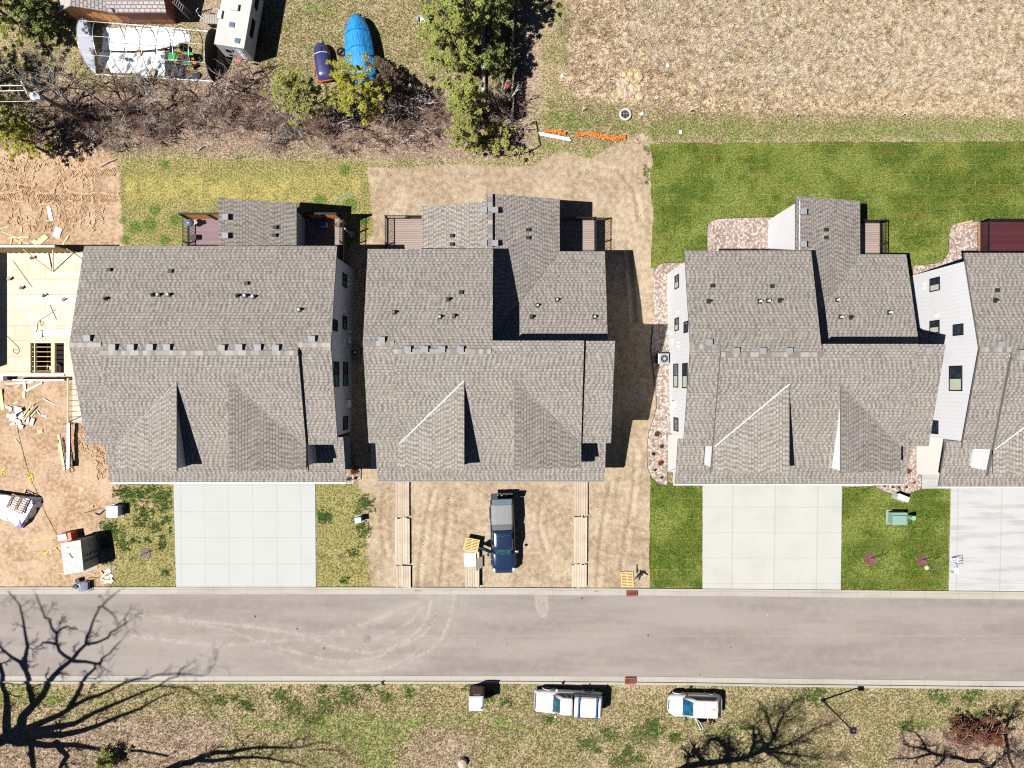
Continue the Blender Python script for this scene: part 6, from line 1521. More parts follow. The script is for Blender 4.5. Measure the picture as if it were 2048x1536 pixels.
for s in (1.6, 2.0):
    q = RT[0] + u_ * s + n_ * .1; m.tube([(q.x, q.y, BZ + .9), (q.x, q.y, cz + .2)], .02, 5)
for k in range(7): q = RT[0] + n_ * .1; z_ = BZ + 1.0 + k * .26; a = q + u_ * 1.6; b_ = q + u_ * 2.0; m.tube([(a.x, a.y, z_), (b_.x, b_.y, z_)], .018, 5)
m.build('rear_ladder', M_LID, cp, world=True, uv=False)
onwall('side_window', RT[1], v_, n2, 2.0, 1.9, 1.4, .62, M_DARKGL); onwall('side_window', RT[1], v_, n2, 4.0, 1.9, .9, .62, M_DARKGL)
m = MB(); m.box(Vector((RB[1].x, RB[1].y, BZ + .6)) - u_ * .4 + n_ * .2, (.5, .1, .12), rz=R(-9)); m.build('bumper', M_STEEL, cp, world=True)
for f in (.4, .52):
    for a, b_ in ((0, 3), (1, 2)):
        q = RB[a].lerp(RB[b_], f); m = MB(); m.lathe((0, 0, 0), [(.1, -.1), (.34, -.1), (.34, .1), (.1, .1)], 16); w_ = m.build('wheel', M_TYRE, cp, uv=False); w_.location = Vector((q.x, q.y, BZ + .34)) - origin(cp); w_.rotation_euler = (0, math.pi / 2, R(-9))
flat('scrap_sheet', 477, 120, .38, .42, -8, plain('red_panel', (.42, .10, .09), .6), 'small red panel on the ground behind the camper', 'panel', None, 0, .1)

# boats
def loft_boat(t, st, mat, name):
    """st: list of (y along, half width, deck edge z, ridge z, keel z)"""
    rings = []
    for y, w_, ze, zr_, zk in st:
        rings.append([(0, y, zr_), (w_ * .45, y, zr_ - (zr_ - ze) * .25), (w_ * .85, y, ze + .10), (w_, y, ze - .05), (w_ * .95, y, (ze + zk) / 2), (w_ * .4, y, zk), (-w_ * .4, y, zk), (-w_ * .95, y, (ze + zk) / 2), (-w_, y, ze - .05), (-w_ * .85, y, ze + .10), (-w_ * .45, y, zr_ - (zr_ - ze) * .25)])
    m = MB(); m.ring_faces(rings); return m.build(name, mat, t, smooth=True, uv=False)
def wheels_simple(t, xs, y, r_):
    for x in xs: m = MB(); m.lathe((0, 0, 0), [(.1, -.09), (r_, -.09), (r_, .09), (.1, .09)], 16); w_ = m.build('wheel', M_TYRE, t, uv=False); w_.rotation_euler = (0, math.pi / 2, 0); w_.location = (x, y, r_)
tb = NT('blue_tarp'); o_ = tb.obj(); wv = tb.noise(tb.scale(o_, (5, 1.0, 1), .2), 1.6, 4, .6); M_TARP = tb.col(tb.mix(tb.ramp(wv, .35, .7), (.012, .17, .44), (.025, .26, .60)), .45, 0, .4); tb.bump(wv, 1.0, .12)
bt = thing('covered_boat', 'large boat under a bright blue tarp on a trailer', 'boat', G(724, 111), R(6.5))
loft_boat(bt, [(y_, w_ * 1.17, a_, b__, c__) for y_, w_, a_, b__, c__ in [(2.86, .22, .95, 1.15, .6), (2.5, .55, 1.0, 1.45, .55), (1.6, .86, 1.05, 1.75, .5), (.4, .98, 1.1, 1.95, .45), (-1.0, 1.04, 1.1, 1.95, .45), (-2.2, 1.02, 1.05, 1.7, .5), (-2.75, .95, 1.0, 1.35, .55)]], M_TARP, 'tarp')
for y in (1.35, -.05):
    m = MB(); m.tube([(-1.19, y, .9), (-1.02, y, 1.2), (-.4, y, 1.72 + (y < 1) * .18), (0, y, 1.80 + (y < 1) * .16), (.4, y, 1.72 + (y < 1) * .18), (1.02, y, 1.2), (1.19, y, .9)], .018, 4); m.build('strap', plain('strap_navy', (.01, .07, .25), .7), bt, uv=False)
m = MB(); m.bar((0, 2.4, .42), (0, 3.35, .42), .1, .1); m.bar((-.8, -2.2, .42), (0, 2.5, .42), .08, .1); m.bar((.8, -2.2, .42), (0, 2.5, .42), .08, .1); m.tube([(.08, 3.0, .1), (.08, 3.0, .95)], .05, 6); m.tube([(-.12, 3.05, .4), (-.15, 3.2, .7)], .02, 5); m.build('trailer', M_STEEL, bt); wheels_simple(bt, (-1.05, 1.05), -.9, .33)
b2 = thing('covered_boat', 'small boat with a navy cover and orange sides, left of the blue tarp', 'boat', G(649, 130), R(8))
b2.scale = (.84, .90, .95)
loft_boat(b2, [(1.62, .22, .75, .82, .45), (1.4, .52, .8, .98, .4), (.9, .70, .85, 1.1, .35), (0, .74, .85, 1.12, .32), (-1.0, .70, .82, 1.0, .35), (-1.65, .62, .8, .9, .4)], plain('navy_cover', (.03, .035, .11), .3, var=.4, scale=1.5, spec=.5), 'cover')
loft_boat(b2, [(1.72, .25, .5, .62, .32), (1.45, .62, .56, .66, .28), (.9, .79, .6, .68, .25), (0, .84, .6, .68, .24), (-1.0, .80, .58, .66, .25), (-1.7, .7, .56, .62, .3)], plain('orange_hull', (.48, .10, .03), .4), 'hull')
m = MB(); m.tube([(-.78, .62, .66), (-.6, .66, .95), (0, .68, 1.13), (.6, .66, .95), (.78, .62, .66)], .03, 5); m.build('strap', M_LID, b2, uv=False); m = MB(); m.box((.1, .95, 1.12), (.12, .3, .06)); m.build('cover_vent', M_PIPE, b2); m = MB(); m.bar((0, 1.5, .25), (0, 2.2, .25), .08, .08); m.bar((-.6, -1, .25), (.6, -1, .25), .08, .08); m.build('trailer', M_STEEL, b2); wheels_simple(b2, (-.82, .82), -.6, .25)
m = MB(); m.tube([Vector((.30 * math.cos(a), .30 * math.sin(a), 0)) for a in np.arange(0, 6.4, .35)], .09, 7); o = solo(m, 'old_tyre', 'black tyre between the small boat and the blue tarp', 'tyre', M_TYRE, uv=False); o.location = G(683, 104, .25); o.rotation_euler = (.9, 0, .2)
# white trailer cart, mower by the tall evergreen
t = thing('box_trailer', 'small white open cart on the dry lawn beside the tall evergreen', 'cart', G(848, 46), R(2))
m = MB(); m.box((0, 0, .35), (.85, .55, .06)); 
for a, b_, c_, d_ in ((0, .27, .85, .03), (0, -.27, .85, .03), (.42, 0, .03, .5), (-.42, 0, .03, .5)): m.box((a, b_, .5), (c_, d_, .26))
m.build('tub', M_LID, t); m = MB(); m.bar((.05, -.26, .6), (.1, .26, .6), .04, .04); m.tube([(-.1, .3, .4), (-.05, .75, .35)], .02, 5); m.build('handle', M_PIPE, t); wheels_simple(t, (-.46, .46), 0, .18)
t = thing('ride_mower', 'dark riding mower with white wheel at the top edge beside the evergreen', 'mower', G(858, 20), R(10))
m = MB(); m.box((0, .5, .5), (.6, .7, .4)); m.build('hood', plain('mower_dark', (.05, .06, .04), .5), t, bevel=.06); m = MB(); m.box((0, -.45, .6), (.45, .4, .1)); m.box((0, -.65, .8), (.44, .08, .4)); m.build('seat', M_PIPE, t, bevel=.02); m = MB(); m.box((.1, 0, .2), (1.0, .7, .16)); m.build('mower_deck', plain('mower_red', (.16, .05, .04), .6), t, bevel=.03)
for x, y, r_ in ((-.45, -.5, .28), (.45, -.5, .28), (-.4, .7, .2), (.4, .7, .2)): m = MB(); m.lathe((0, 0, 0), [(.05, -.09), (r_, -.09), (r_, .09), (.05, .09)], 14); w_ = m.build('wheel', M_TYRE, t, uv=False); w_.rotation_euler = (0, math.pi / 2, 0); w_.location = (x, y, r_); m = MB(); m.cyl((0, 0, -.1), r_ * .6, .2, 10); m.build('hub', M_LID, w_, uv=False)
t = thing('garden_tiller', 'red tiller with dark wheels among the branches by the slat fence', 'tiller', G(1012, 178), R(30))
m = MB(); m.box((0, 0, .45), (.5, .4, .35)); m.build('engine', plain('tiller_red', (.33, .03, .025), .5), t, bevel=.05); m = MB(); m.tube([(.1, .1, .6), (.3, .7, .95), (.1, .8, .95)], .025, 5); m.tube([(.25, -.05, .6), (.5, .6, .95)], .025, 5); m.build('handle', M_RUST, t, uv=False); wheels_simple(t, (-.3, .3), -.3, .22)

# slatted fence on the boundary
FX = 1027
fn = thing('slat_fence', 'tall dark slatted fence running up the boundary of the dry field', 'fence', G(FX, 120), 0)
y_ = -60; k = 0
m = MB()
pz = BZ
for i in range(100):
    yy = -70 + i * 3.15; p = G(FX + math.sin(i * .35) * 1.2 + (i - 50) * -.03, yy); m.box((p.x + random.Random(i).uniform(-.03, .03), p.y, pz + .92), (.035, .105, 1.84 + random.Random(i + 7).uniform(-.06, .06)), ry=random.Random(i + 3).uniform(-.06, .06))
sl_ = m.build('slat', plain('fence_slat', (.15, .12, .095), .85, var=.4, scale=6), fn, world=True)
for i in range(8):
    p = G(FX - 1.5, -66 + i * 43); m = MB(); m.box((p.x - .06, p.y, pz + .9), (.09, .09, 1.8)); m.build('post', M_GWOOD, fn, world=True)
for z_ in (.4, 1.5): a, b_ = G(FX, -70), G(FX, 243); m = MB(); m.bar(Vector((a.x - .04, a.y, pz + z_)), Vector((b_.x - .04, b_.y, pz + z_)), .05, .09); m.build('rail', M_GWOOD, fn, world=True)
# poles and wires
def pole(name, bx, by, tx, ty, z, r0, mat, label):
    b_ = G(bx, by); t = thing(name, label, 'utility pole', b_); m = MB(); m.tube([b_ - Vector((0, 0, .2)), P(tx, ty, z)], [r0, r0 * .65], 10); m.build('shaft', mat, t, world=True); return t
up = pole('utility_pole', 187, 251, 46, 171, 7.2, .17, plain('pole_brown', (.13, .09, .065), .85, var=.25), 'brown utility pole leaning across the brush, with a transformer')
T_ = P(46, 171, 7.2); m = MB(); m.bar(T_ + Vector((-.2, .35, -.1)), T_ + Vector((.25, -.55, -.1)), .1, .1); m.build('cross_arm', M_GWOOD, up, world=True)
q = P(73, 194, 6.0); m = MB(); m.lathe(q - Vector((0, 0, .5)), [(.24, 0), (.30, .05), (.30, .75), (.33, .78), (.20, .9), (.10, 1.05)], 16); m.build('transformer', plain('transformer_grey', (.48, .52, .55), .4), up, world=True); m = MB(); m.box(q + Vector((.25, -.12, .1)), (.45, .35, .5)); m.build('bracket', M_STEEL, up, world=True)
for y0, y1_, z_, lb in ((171, 168, 7.15, 'top pale wire running left from the utility pole'), (181, 184, 6.9, 'second pale wire running left from the utility pole'), (202, 206, 5.9, 'lowest thin wire running left from the transformer')):
    a, b_ = P(48 if z_ > 6 else 70, y0, z_), P(-420, y1_, z_); m = MB(); m.tube([a, a.lerp(b_, .5) - Vector((0, 0, .3)), b_], .035 if z_ > 6 else .02, 5); solo(m, 'overhead_wire', lb, 'wire', plain('wire_pale', (.45, .45, .43), .5), uv=False)
m = MB(); m.tube([G(967.5, 193, .3), G(966.5, 100, .32), G(964.5, 0, .34), G(962, -160, .34)], [.17, .16, .15, .14], 9); solo(m, 'fallen_pole', 'long pale grey pole lying right of the big evergreen', 'pole', plain('pole_pale', (.32, .29, .27), .85, var=.3, scale=3), uv=False)
# field edge bits
for x, y, dx, dy_, lb in ((1165, 222, 3, -7, 'leftmost white stake along the field edge'), (1379, 224, 4, -6, 'second white stake from the left, above the corner of the sod'), (1590, 233, 5, -5, 'third white stake from the left along the field edge'), (1801, 232, 9, -6, 'fourth white stake from the left along the field edge'), (2018, 236, 9, -6, 'rightmost white stake along the field edge')):
    m = MB(); m.tube([G(x, y), P(x + dx, y + dy_, gz(20) + .62)], .055, 8); solo(m, 'marker_stake', lb, 'stake', M_LID, 'white stakes along the field edge', uv=False)
for (x0, y0, x1, y1_), lb in (((1077, 265, 1139, 277), 'white plastic pipe beside the orange netting, upper of two'), ((1079, 269, 1142, 281), 'white plastic pipe beside the orange netting, lower of two')):
    m = MB(); m.tube([G(x0, y0, .12), G(x1, y1_, .12)], .075, 10); solo(m, 'plastic_pipe', lb, 'pipe', M_LID, uv=False)
def netting(pts, wd, label, seed):
    r = random.Random(seed); m = MB(); prev = None
    q = []
    for a, b_ in zip(pts[:-1], pts[1:]):
        for k in range(6): q.append((a[0] + (b_[0] - a[0]) * k / 6, a[1] + (b_[1] - a[1]) * k / 6))
    for s in range(5):
        m.tube([G(x + r.gauss(0, .8), y + (s - 2) * wd / 4 + r.gauss(0, 1.0), .05 + r.uniform(0, .25)) for x, y in q], .035, 4)
    for x, y in q: m.tube([G(x + r.gauss(0, 1), y - wd / 2, .1), G(x, y, .15 + r.uniform(0, .15)), G(x + r.gauss(0, 1), y + wd / 2, .1)], .025, 4)
    solo(m, 'safety_netting', label, 'netting', plain('netting_orange', (.72, .20, .04), .6), uv=False)
netting([(1090, 264), (1100, 262), (1118, 264), (1134, 267)], 5, 'short crumpled run of orange netting above the white pipes', 2); netting([(1155, 270), (1180, 267), (1195, 269), (1215, 275), (1230, 277), (1242, 275), (1254, 273)], 6, 'long crumpled run of orange netting at the corner of the sod', 3)
cord('silt_fence', [(1063, 246), (1072, 243), (1074, 255), (1077, 268), (1078, 280), (1081, 291), (1070, 298), (1058, 303), (1045, 308)], .05, M_PIPE, 'black silt fence edge bending at the white pipes', 'silt fence', .06, .4)
t = thing('drain_basin', 'round pale concrete drain basin with bars below the rock pile', 'drain', G(1250, 230)); m = MB(); m.tube([(.42 * math.cos(a), .42 * math.sin(a), .15) for a in np.arange(0, 6.4, .3)], .10, 7); m.build('rim', plain('basin', (.42, .39, .35), .8), t, uv=False)
m = MB()
for k in range(4): m.bar((-.36 + k * .24, -.34, .2), (-.36 + k * .24, .34, .24), .04, .03)
m.bar((-.4, .05, .22), (.4, .05, .22), .04, .03); m.build('bar', M_STEEL, t); m = MB(); m.cyl((0, 0, .02), .4, .01, 16); m.build('well', M_PIPE, t, uv=False)
r = random.Random(8)
for k in range(34):
    a, d_ = r.uniform(0, 6.28), math.sqrt(r.random()); x, y = 1256 + 24 * d_ * math.cos(a), 171 + 21 * d_ * math.sin(a)
    rock(x, y, r.uniform(.14, .27), r.choice([M_ROCK, M_ROCKG, M_ROCKG]), 'pale stone in the rock pile in the dry field', 'rock pile in the dry field', seed=k)
rock(1277, 154, .40, M_ROCK, 'largest flat stone at the upper right of the rock pile'); rock(1248, 149, .22, M_ROCKY, 'yellow stone at the top of the rock pile', 'yellow stones topping the rock pile'); rock(1262, 148, .22, M_ROCKY, 'yellow stone at the top of the rock pile', 'yellow stones topping the rock pile'); rock(1279, 193, .36, M_ROCK, 'long tan stone below right of the rock pile')
for x, y in ((1335, 131), (1313, 194), (1283, 228), (1361, 264), (1124, 152)): flat('paper_scrap', x, y, .28, .22, x, M_LID, 'white scrap of paper caught in the grass near the field edge', 'litter', 'white scraps in the dry field', .05, .03)
m = MB(); m.lathe(G(925, 1523), [(.3, 0), (.42, .15), (.35, .45), (.12, .6)], 9); solo(m, 'grey_rock', 'grey boulder near the bottom edge on leaf litter', 'rock', M_ROCKG, uv=False)
# ------------------------------------------------------------------ trees and undergrowth
M_BARK = plain('bark_grey', (.17, .135, .12), .9, var=.3, scale=5); M_BARKP = plain('bark_pale', (.40, .36, .34), .9, var=.25, scale=5); M_TWIG = plain('twig_brown', (.28, .185, .155), .9, var=.3, scale=3); M_TWIGP = plain('twig_grey', (.38, .32, .295), .9, var=.3, scale=3); M_BARKD = plain('bark_dark', (.13, .095, .08), .9, var=.3)

def branch(m, p, d, L, r0, depth, q, wig=.25, sides=3, split=(2, 4), shrink=(.5, .75), up=.12):
    n = 3; pts = [Vector(p)]; cur = Vector(p); dd = Vector(d).normalized()
    for i in range(n):
        dd = (dd + Vector((q.gauss(0, wig), q.gauss(0, wig), q.gauss(up, wig * .6)))).normalized()
        cur = cur + dd * (L / n); pts.append(cur.copy())
    m.tube(pts, [r0, r0 * .85, r0 * .7, r0 * (.5 if depth else .35)], sides, cap=False)
    if depth <= 0: return
    for k in range(q.randint(*split)):
        t = q.uniform(.3, 1.0); i = min(n - 1, int(t * n)); b = pts[i].lerp(pts[i + 1], t * n - i)
        nd = (dd + Vector((q.gauss(0, .75), q.gauss(0, .75), q.gauss(.05, .4)))).normalized()
        branch(m, b, nd, L * q.uniform(*shrink), r0 * q.uniform(.5, .7), depth - 1, q, wig, sides, split, shrink, up)
def bare_shrub(x, y, h, spread, mat, label, group, stems=6, depth=2, r0=.03, name='bare_shrub', seed=None, cat='shrub'):
    q = random.Random(seed if seed is not None else int(x * 13 + y)); m = MB(); b = G(x, y)
    for k in range(stems):
        a = q.uniform(0, 6.28); d = Vector((math.cos(a) * spread, math.sin(a) * spread, 1)).normalized()
        branch(m, (q.uniform(-.12, .12), q.uniform(-.12, .12), -.05), d, h * q.uniform(.45, .7), r0 * q.uniform(.7, 1.1), depth, q)
    o = m.build(name, mat, uv=False); o.location = b; return tag(o, label, cat, group)
def bare_tree(x, y, h, mat, label, group, seed, depth=4, r0=.11, lean=(0, 0), spread=.55, split=(2, 4)):
    q = random.Random(seed); b = G(x, y); t = thing('bare_tree', label, 'tree', b, 0, group)
    m = MB(); top = Vector((lean[0], lean[1], h * .38)); m.tube([(0, 0, -.1), top * .5 + Vector((q.gauss(0, .06), q.gauss(0, .06), 0)), top], [r0, r0 * .85, r0 * .7], 7); m.build('trunk', mat, t, uv=False)
    m = MB()
    for k in range(q.randint(4, 6)):
        a = k * 1.3 + q.uniform(0, .8); d = Vector((math.cos(a) * spread + lean[0] * .25, math.sin(a) * spread + lean[1] * .25, .8))
        branch(m, top * q.uniform(.6, 1.0), d, h * q.uniform(.35, .5), r0 * .55, depth - 1, q, .2, 4, split)
    m.build('crown', mat, t, uv=False); return t
TH = 'tangled bare brown shrub in the thicket between the old yard and the new houses'
q0 = random.Random(21)
for (x0, x1, y0, y1, n) in ((200, 560, 165, 298, 108), (-10, 200, 205, 290, 38), (755, 1045, 180, 300, 66), (560, 760, 225, 302, 40)):
    for k in range(n):
        x, y = q0.uniform(x0, x1), q0.uniform(y0, y1); 
        if k % 3 == 0: x, y = q0.uniform(x0, x1), q0.gauss((y0 + y1) / 2, 14)
        bare_shrub(x, y, q0.uniform(1.0, 2.3), q0.uniform(.7, 1.5), q0.choice([M_TWIG, M_TWIG, M_TWIGP, M_BARKD]), TH, 'bare shrubs in the thicket', q0.randint(4, 6), 3 if k % 2 else 2, q0.uniform(.026, .045))
for i, (x, y, h, mt, lb, ln) in enumerate([(233, 224, 6.0, M_BARK, 'bare grey tree reaching over the lower edge of the hoop frame', (-.6, .4)), (252, 216, 5.0, M_BARKD, 'dark bare tree right of the utility pole foot', (.2, .6)), (150, 215, 5.5, M_BARKP, 'pale bare tree beside the leaning utility pole', (-.5, .8)), (118, 195, 5.0, M_BARK, 'thin bare tree in the big shadow at the left edge', (-.3, .6)),
        (330, 222, 4.6, M_TWIGP, 'bare tree below the right part of the hoop frame', (0, .3)), (402, 205, 4.6, M_BARK, 'bare tree below the black end panel', (-.2, .4)), (470, 190, 4.2, M_TWIGP, 'twiggy bare tree below the white camper', (0, .2)), (505, 150, 3.0, M_TWIGP, 'small pale bare tree at the camper corner', (.1, .1)),
        (690, 262, 4.2, M_TWIGP, 'grey bare tree right of the yellow green pines', (.1, .4)), (1010, 215, 4.2, M_BARKP, 'pale bare tree at the foot of the slat fence', (.2, .2)), (985, 238, 3.5, M_BARKD, 'dark bare tree below the red tiller', (.2, .2))]):
    bare_tree(x, y, h, mt, lb, 'bare trees along the thicket', 40 + i, 3 if h < 4.5 else 4, .06 + h * .006, ln)
bare_shrub(815, 212, 3.4, 1.1, M_BARKP, 'silvery splayed dead tree in the thicket left of the big evergreen', 'bare trees along the thicket', 9, 3, .06, 'dead_tree', 77, 'tree')
for x0, y0, x1, y1, lb in ((690, 266, 742, 252, 'thin fallen branch on the leaf litter, pointing up right'), (688, 277, 727, 280, 'short fallen branch lying level on the leaf litter'), (395, 302, 408, 292, 'short pale stump on the leaf litter above the mown lawn'), (200, 333, 232, 318, 'pale stick at the corner of the tyre-marked sand')):
    m = MB(); a, b_ = G(x0, y0, .08), G(x1, y1, .12); m.tube([a, a.lerp(b_, .5) + Vector((.05, .06, .05)), b_], [.06, .05, .03], 6); solo(m, 'fallen_branch', lb, 'branch', M_TWIGP if 'pale' in lb else M_BARKD, uv=False)

F1 = foliage('needles_yellow', (.22, .24, .06), (.31, .31, .095), (.42, .40, .16)); F2 = foliage('needles_green', (.21, .26, .055), (.30, .33, .085), (.42, .43, .15)); F3 = foliage('needles_dark', (.09, .14, .045), (.16, .20, .065), (.27, .29, .11)); F4 = foliage('needles_bright', (.25, .27, .03), (.36, .35, .055), (.46, .42, .10))
def evergreen(x, y, h, Rr, mat, label, seed, z0=.28, tufts=120, per=46, bark=M_BARKD, flat_=.6, lean=(0, 0), sz=.085, gap=.0):
    rs = np.random.RandomState(seed); q = random.Random(seed); b = G(x, y); t = thing('evergreen_tree', label, 'tree', b, 0, 'evergreens of the old yard')
    m = MB(); tp = Vector((lean[0], lean[1], h)); m.tube([(0, 0, -.1), tp * .45 + Vector((.05, 0, 0)), tp * .98], [.13, .10, .02], 7); m.build('trunk', bark, t, uv=False)
    C = []; lm = MB()
    nl = max(10, tufts // 5)
    for k in range(nl):
        f = z0 + (1 - z0) * (k + .5) / nl; zz = h * f; prof = math.sin(math.pi * min(1, (1 - f) / (1 - z0) * .62 + .12)) ** .8
        a = k * 2.399 + q.uniform(-.35, .35); L = Rr * prof * q.uniform(.55, 1.15)
        p0 = tp * f; p1 = p0 + Vector((math.cos(a) * L, math.sin(a) * L, L * q.uniform(-.05, .35)))
        lm.tube([p0, p0.lerp(p1, .5) + Vector((0, 0, .06)), p1], [.035, .022, .010], 4, cap=False)
        for j in range(5):
            c = p0.lerp(p1, q.uniform(.35, 1.05)); sp = L * .28
            C.append((c + Vector((q.gauss(0, sp), q.gauss(0, sp), q.gauss(0, .12))), q.uniform(.16, .34)))
    lm.build('limbs', bark, t, uv=False)
    n = len(C) * per
    cen = np.repeat(np.array([tuple(c) for c, _ in C]), per, 0); rad = np.repeat(np.array([r for _, r in C]), per)
    dv = rs.randn(n, 3); dv /= np.linalg.norm(dv, axis=1, keepdims=True); dv[:, 2] *= flat_
    o = cen + dv * (rad * rs.rand(n) ** .45)[:, None]
    u = rs.randn(n, 3) * [1, 1, .38]; u /= np.linalg.norm(u, axis=1, keepdims=True); v = np.cross(u, rs.randn(n, 3) * [.38, .38, 1]); v /= np.linalg.norm(v, axis=1, keepdims=True)
    s1 = (sz * (.6 + rs.rand(n) * .9))[:, None]; s2 = s1 * .45
    V = np.stack([o - u * s1, o + v * s2, o + u * s1, o - v * s2], 1).reshape(-1, 3)
    me = bpy.data.meshes.new('crown'); me.from_pydata(V.tolist(), [], np.arange(n * 4).reshape(n, 4).tolist()); me.materials.append(mat)
    c_ = bpy.data.objects.new('crown', me); COL.objects.link(c_); c_.parent = t
    return t
evergreen(632, 242, 8.0, 2.0, F1, 'pale yellow green pine left of the small navy boat', 1, .35, 130, 44)
evergreen(735, 226, 8.0, 2.25, F4, 'bright yellow green pine over the blue tarp boat', 2, .35, 135, 46)
evergreen(909, 140, 9.0, 2.5, F2, 'biggest dense evergreen beside the fallen pale pole', 3, .12, 230, 50)
evergreen(936, 62, 9.5, 2.3, F2, 'tall evergreen at the top edge left of the fallen pale pole', 4, .15, 190, 48)
evergreen(903, 95, 7.0, 1.9, F1, 'yellowish evergreen on the lawn side of the biggest one', 14, .1, 150, 46)
evergreen(938, 290, 5.5, 1.6, F1, 'low evergreen at the bottom of the row beside the fallen pale pole', 5, .12, 110, 44)
evergreen(935, 240, 6.5, 1.5, F2, 'slim evergreen in the middle of the row beside the fallen pale pole', 6, .15, 110, 46)
evergreen(990, 60, 7.5, 1.8, F3, 'dark evergreen between the fallen pole and the slat fence', 7, .15, 120, 44)
evergreen(994, 150, 4.5, 1.2, F3, 'small dark evergreen by the slat fence', 17, .15, 70, 40)
evergreen(112, 52, 5.5, 1.9, F3, 'dark evergreen at the top left corner beside the barn', 8, .15, 150, 46); evergreen(66, 70, 7.5, 2.3, F2, 'green evergreen in the extreme top left corner', 9, .15, 180, 46)
evergreen(86, 262, 8.0, 1.7, F1, 'yellow green evergreen at the left edge under the wires', 11, .15, 120, 46); evergreen(92, 304, 7.0, 1.5, F4, 'bright evergreen at the left edge above the tyre-marked sand', 12, .15, 100, 46)
evergreen(-52, 184, 9.5, 3.0, F3, 'evergreen outside the left edge casting the big shadow', 13, .12, 200, 46)
for x, y, lb in ((770, 160, 'brown dead bush right of the blue tarp boat'), (792, 182, 'low brown bush left of the silvery dead tree'), (1000, 292, 'olive brush at the bottom of the slat fence row')): 
    evergreen(x, y, 2.2, 1.5, foliage('dead_leaves' + str(x), (.10, .075, .05), (.14, .10, .07), (.20, .15, .10)) if x < 990 else F1, lb, x, .05, 60, 34, M_TWIG)

# bare trees south of the street; their limbs are placed so that the shadows fall as seen
def shadow_tree(base, brs, r_of, mat, label, seed, twig_len=(.8, 2.2), twig_n=5, leafy=None):
    g0 = -.3; q = random.Random(seed); b = G(*base); t = thing('bare_tree', label, 'tree', b, 0, 'bare trees on the south verge')
    def pt(x, y, u):
        z = u * HC + g0; k = (1 - g0 / HC) * S
        X = (x - 1024) * k - 869 * S * u * 1.0; Y = (768 - y) * k - 298 * S * u
        return Vector((X, Y, z))
    m = MB(); first = pt(*brs[0][0]); m.tube([b, b.lerp(first, .5) + Vector((.1, -.1, 0)), first], [r_of(0), r_of(.04), r_of(brs[0][0][2])], 9); m.build('trunk', mat, t, world=True, uv=False)
    m = MB(); lf = []
    for bi, br in enumerate(brs):
        P_ = [pt(*p) for p in br]
        # smooth the limb with midpoints
        Q = [P_[0]]
        for a, c_ in zip(P_[:-1], P_[1:]): Q += [a.lerp(c_, .5) + Vector((q.gauss(0, .10), q.gauss(0, .10), q.gauss(0, .10))), c_]
        us = [(v.z - g0) / HC for v in Q]
        sc_ = 1.0 if bi == 0 else .82
        m.tube(Q, [max(.02, r_of(u_) * sc_ * (1 - .35 * i / len(Q))) for i, u_ in enumerate(us)], 6, cap=False)
        for i in range(2, len(Q)):
            for k in range(twig_n if us[i] > .12 else 1):
                a = q.uniform(0, 6.28); d = (Q[i] - Q[i - 1]).normalized() * .7 + Vector((math.cos(a) * .8, math.sin(a) * .8, q.uniform(-.2, .7)))
                branch(m, Q[i].lerp(Q[i - 1], q.random()), d, q.uniform(*twig_len), max(.018, r_of(us[i]) * .3), 2, q, .28, 3, (2, 4))
    m.build('crown', mat, t, world=True, uv=False); return t
TA = lambda L: [(x / 4, 1152 + y / 4, u) for x, y, u in L]; TB = lambda L: [(512 + x / 4, 1152 + y / 4, u) for x, y, u in L]; TC = lambda L: [(1024 + x / 4, 1152 + y / 4, u) for x, y, u in L]; TD = lambda L: [(1536 + x / 4, 1152 + y / 4, u) for x, y, u in L]
rA = lambda u: float(np.interp(u, [0, .08, .16, .25, .33, .40, .45], [.55, .44, .31, .21, .11, .045, .02]))
shadow_tree((-62, 1502), [TA([(60,1290,.083),(170,1200,.11),(270,1030,.16),(370,900,.2),(430,800,.22),(580,670,.26),(690,545,.29),(720,450,.31),(800,250,.35),(830,220,.36),(960,110,.38)]),
    TA([(690,545,.29),(870,490,.32),(960,410,.34),(1020,370,.36),(1030,290,.37)]), TA([(580,670,.26),(480,600,.28),(455,460,.30),(400,340,.32),(350,290,.34),(290,140,.37)]), TA([(590,680,.26),(800,705,.3),(880,620,.33),(970,520,.36)]),
    TA([(270,1030,.16),(230,900,.2),(205,750,.22),(225,560,.26),(190,350,.31),(160,230,.33),(70,120,.36)]), TA([(205,750,.22),(100,650,.26),(0,560,.3)]),
    TA([(100,1270,.09),(480,1110,.18),(700,980,.24),(870,920,.28),(1100,820,.32),(1250,790,.35),(1420,780,.36),(1560,790,.38),(1680,770,.4),(1720,700,.42),(1740,600,.43)]), TA([(550,1060,.2),(650,880,.25),(760,740,.29),(800,700,.3)]),
    TA([(100,1290,.09),(600,1180,.18),(950,1010,.26),(1270,880,.32),(1430,800,.35),(1520,710,.38)]), TA([(100,1300,.09),(500,1270,.14),(800,1190,.2),(1100,1070,.27),(1280,970,.31),(1400,930,.33)]),
    TA([(1270,880,.32),(1480,890,.35),(1620,970,.37),(1720,1140,.38)]), TA([(60,1280,.085),(60,1050,.13),(20,880,.17),(0,700,.2)]), TA([(80,1310,.085),(250,1330,.10),(270,1536,.14)]), TA([(100,1310,.09),(600,1350,.16),(900,1390,.22),(1350,1440,.26)]), TA([(455,460,.30),(540,400,.33),(620,420,.35)]), TA([(450,540,.29),(350,530,.32),(280,580,.35)]), TA([(820,240,.35),(900,300,.37),(950,400,.39)]), TA([(450,1330,.14),(540,1440,.18),(480,1536,.2)])],
    rA, M_BARK, 'large bare tree at the bottom left corner throwing its branch shadow over the road', 5, (.6, 1.5), 1)
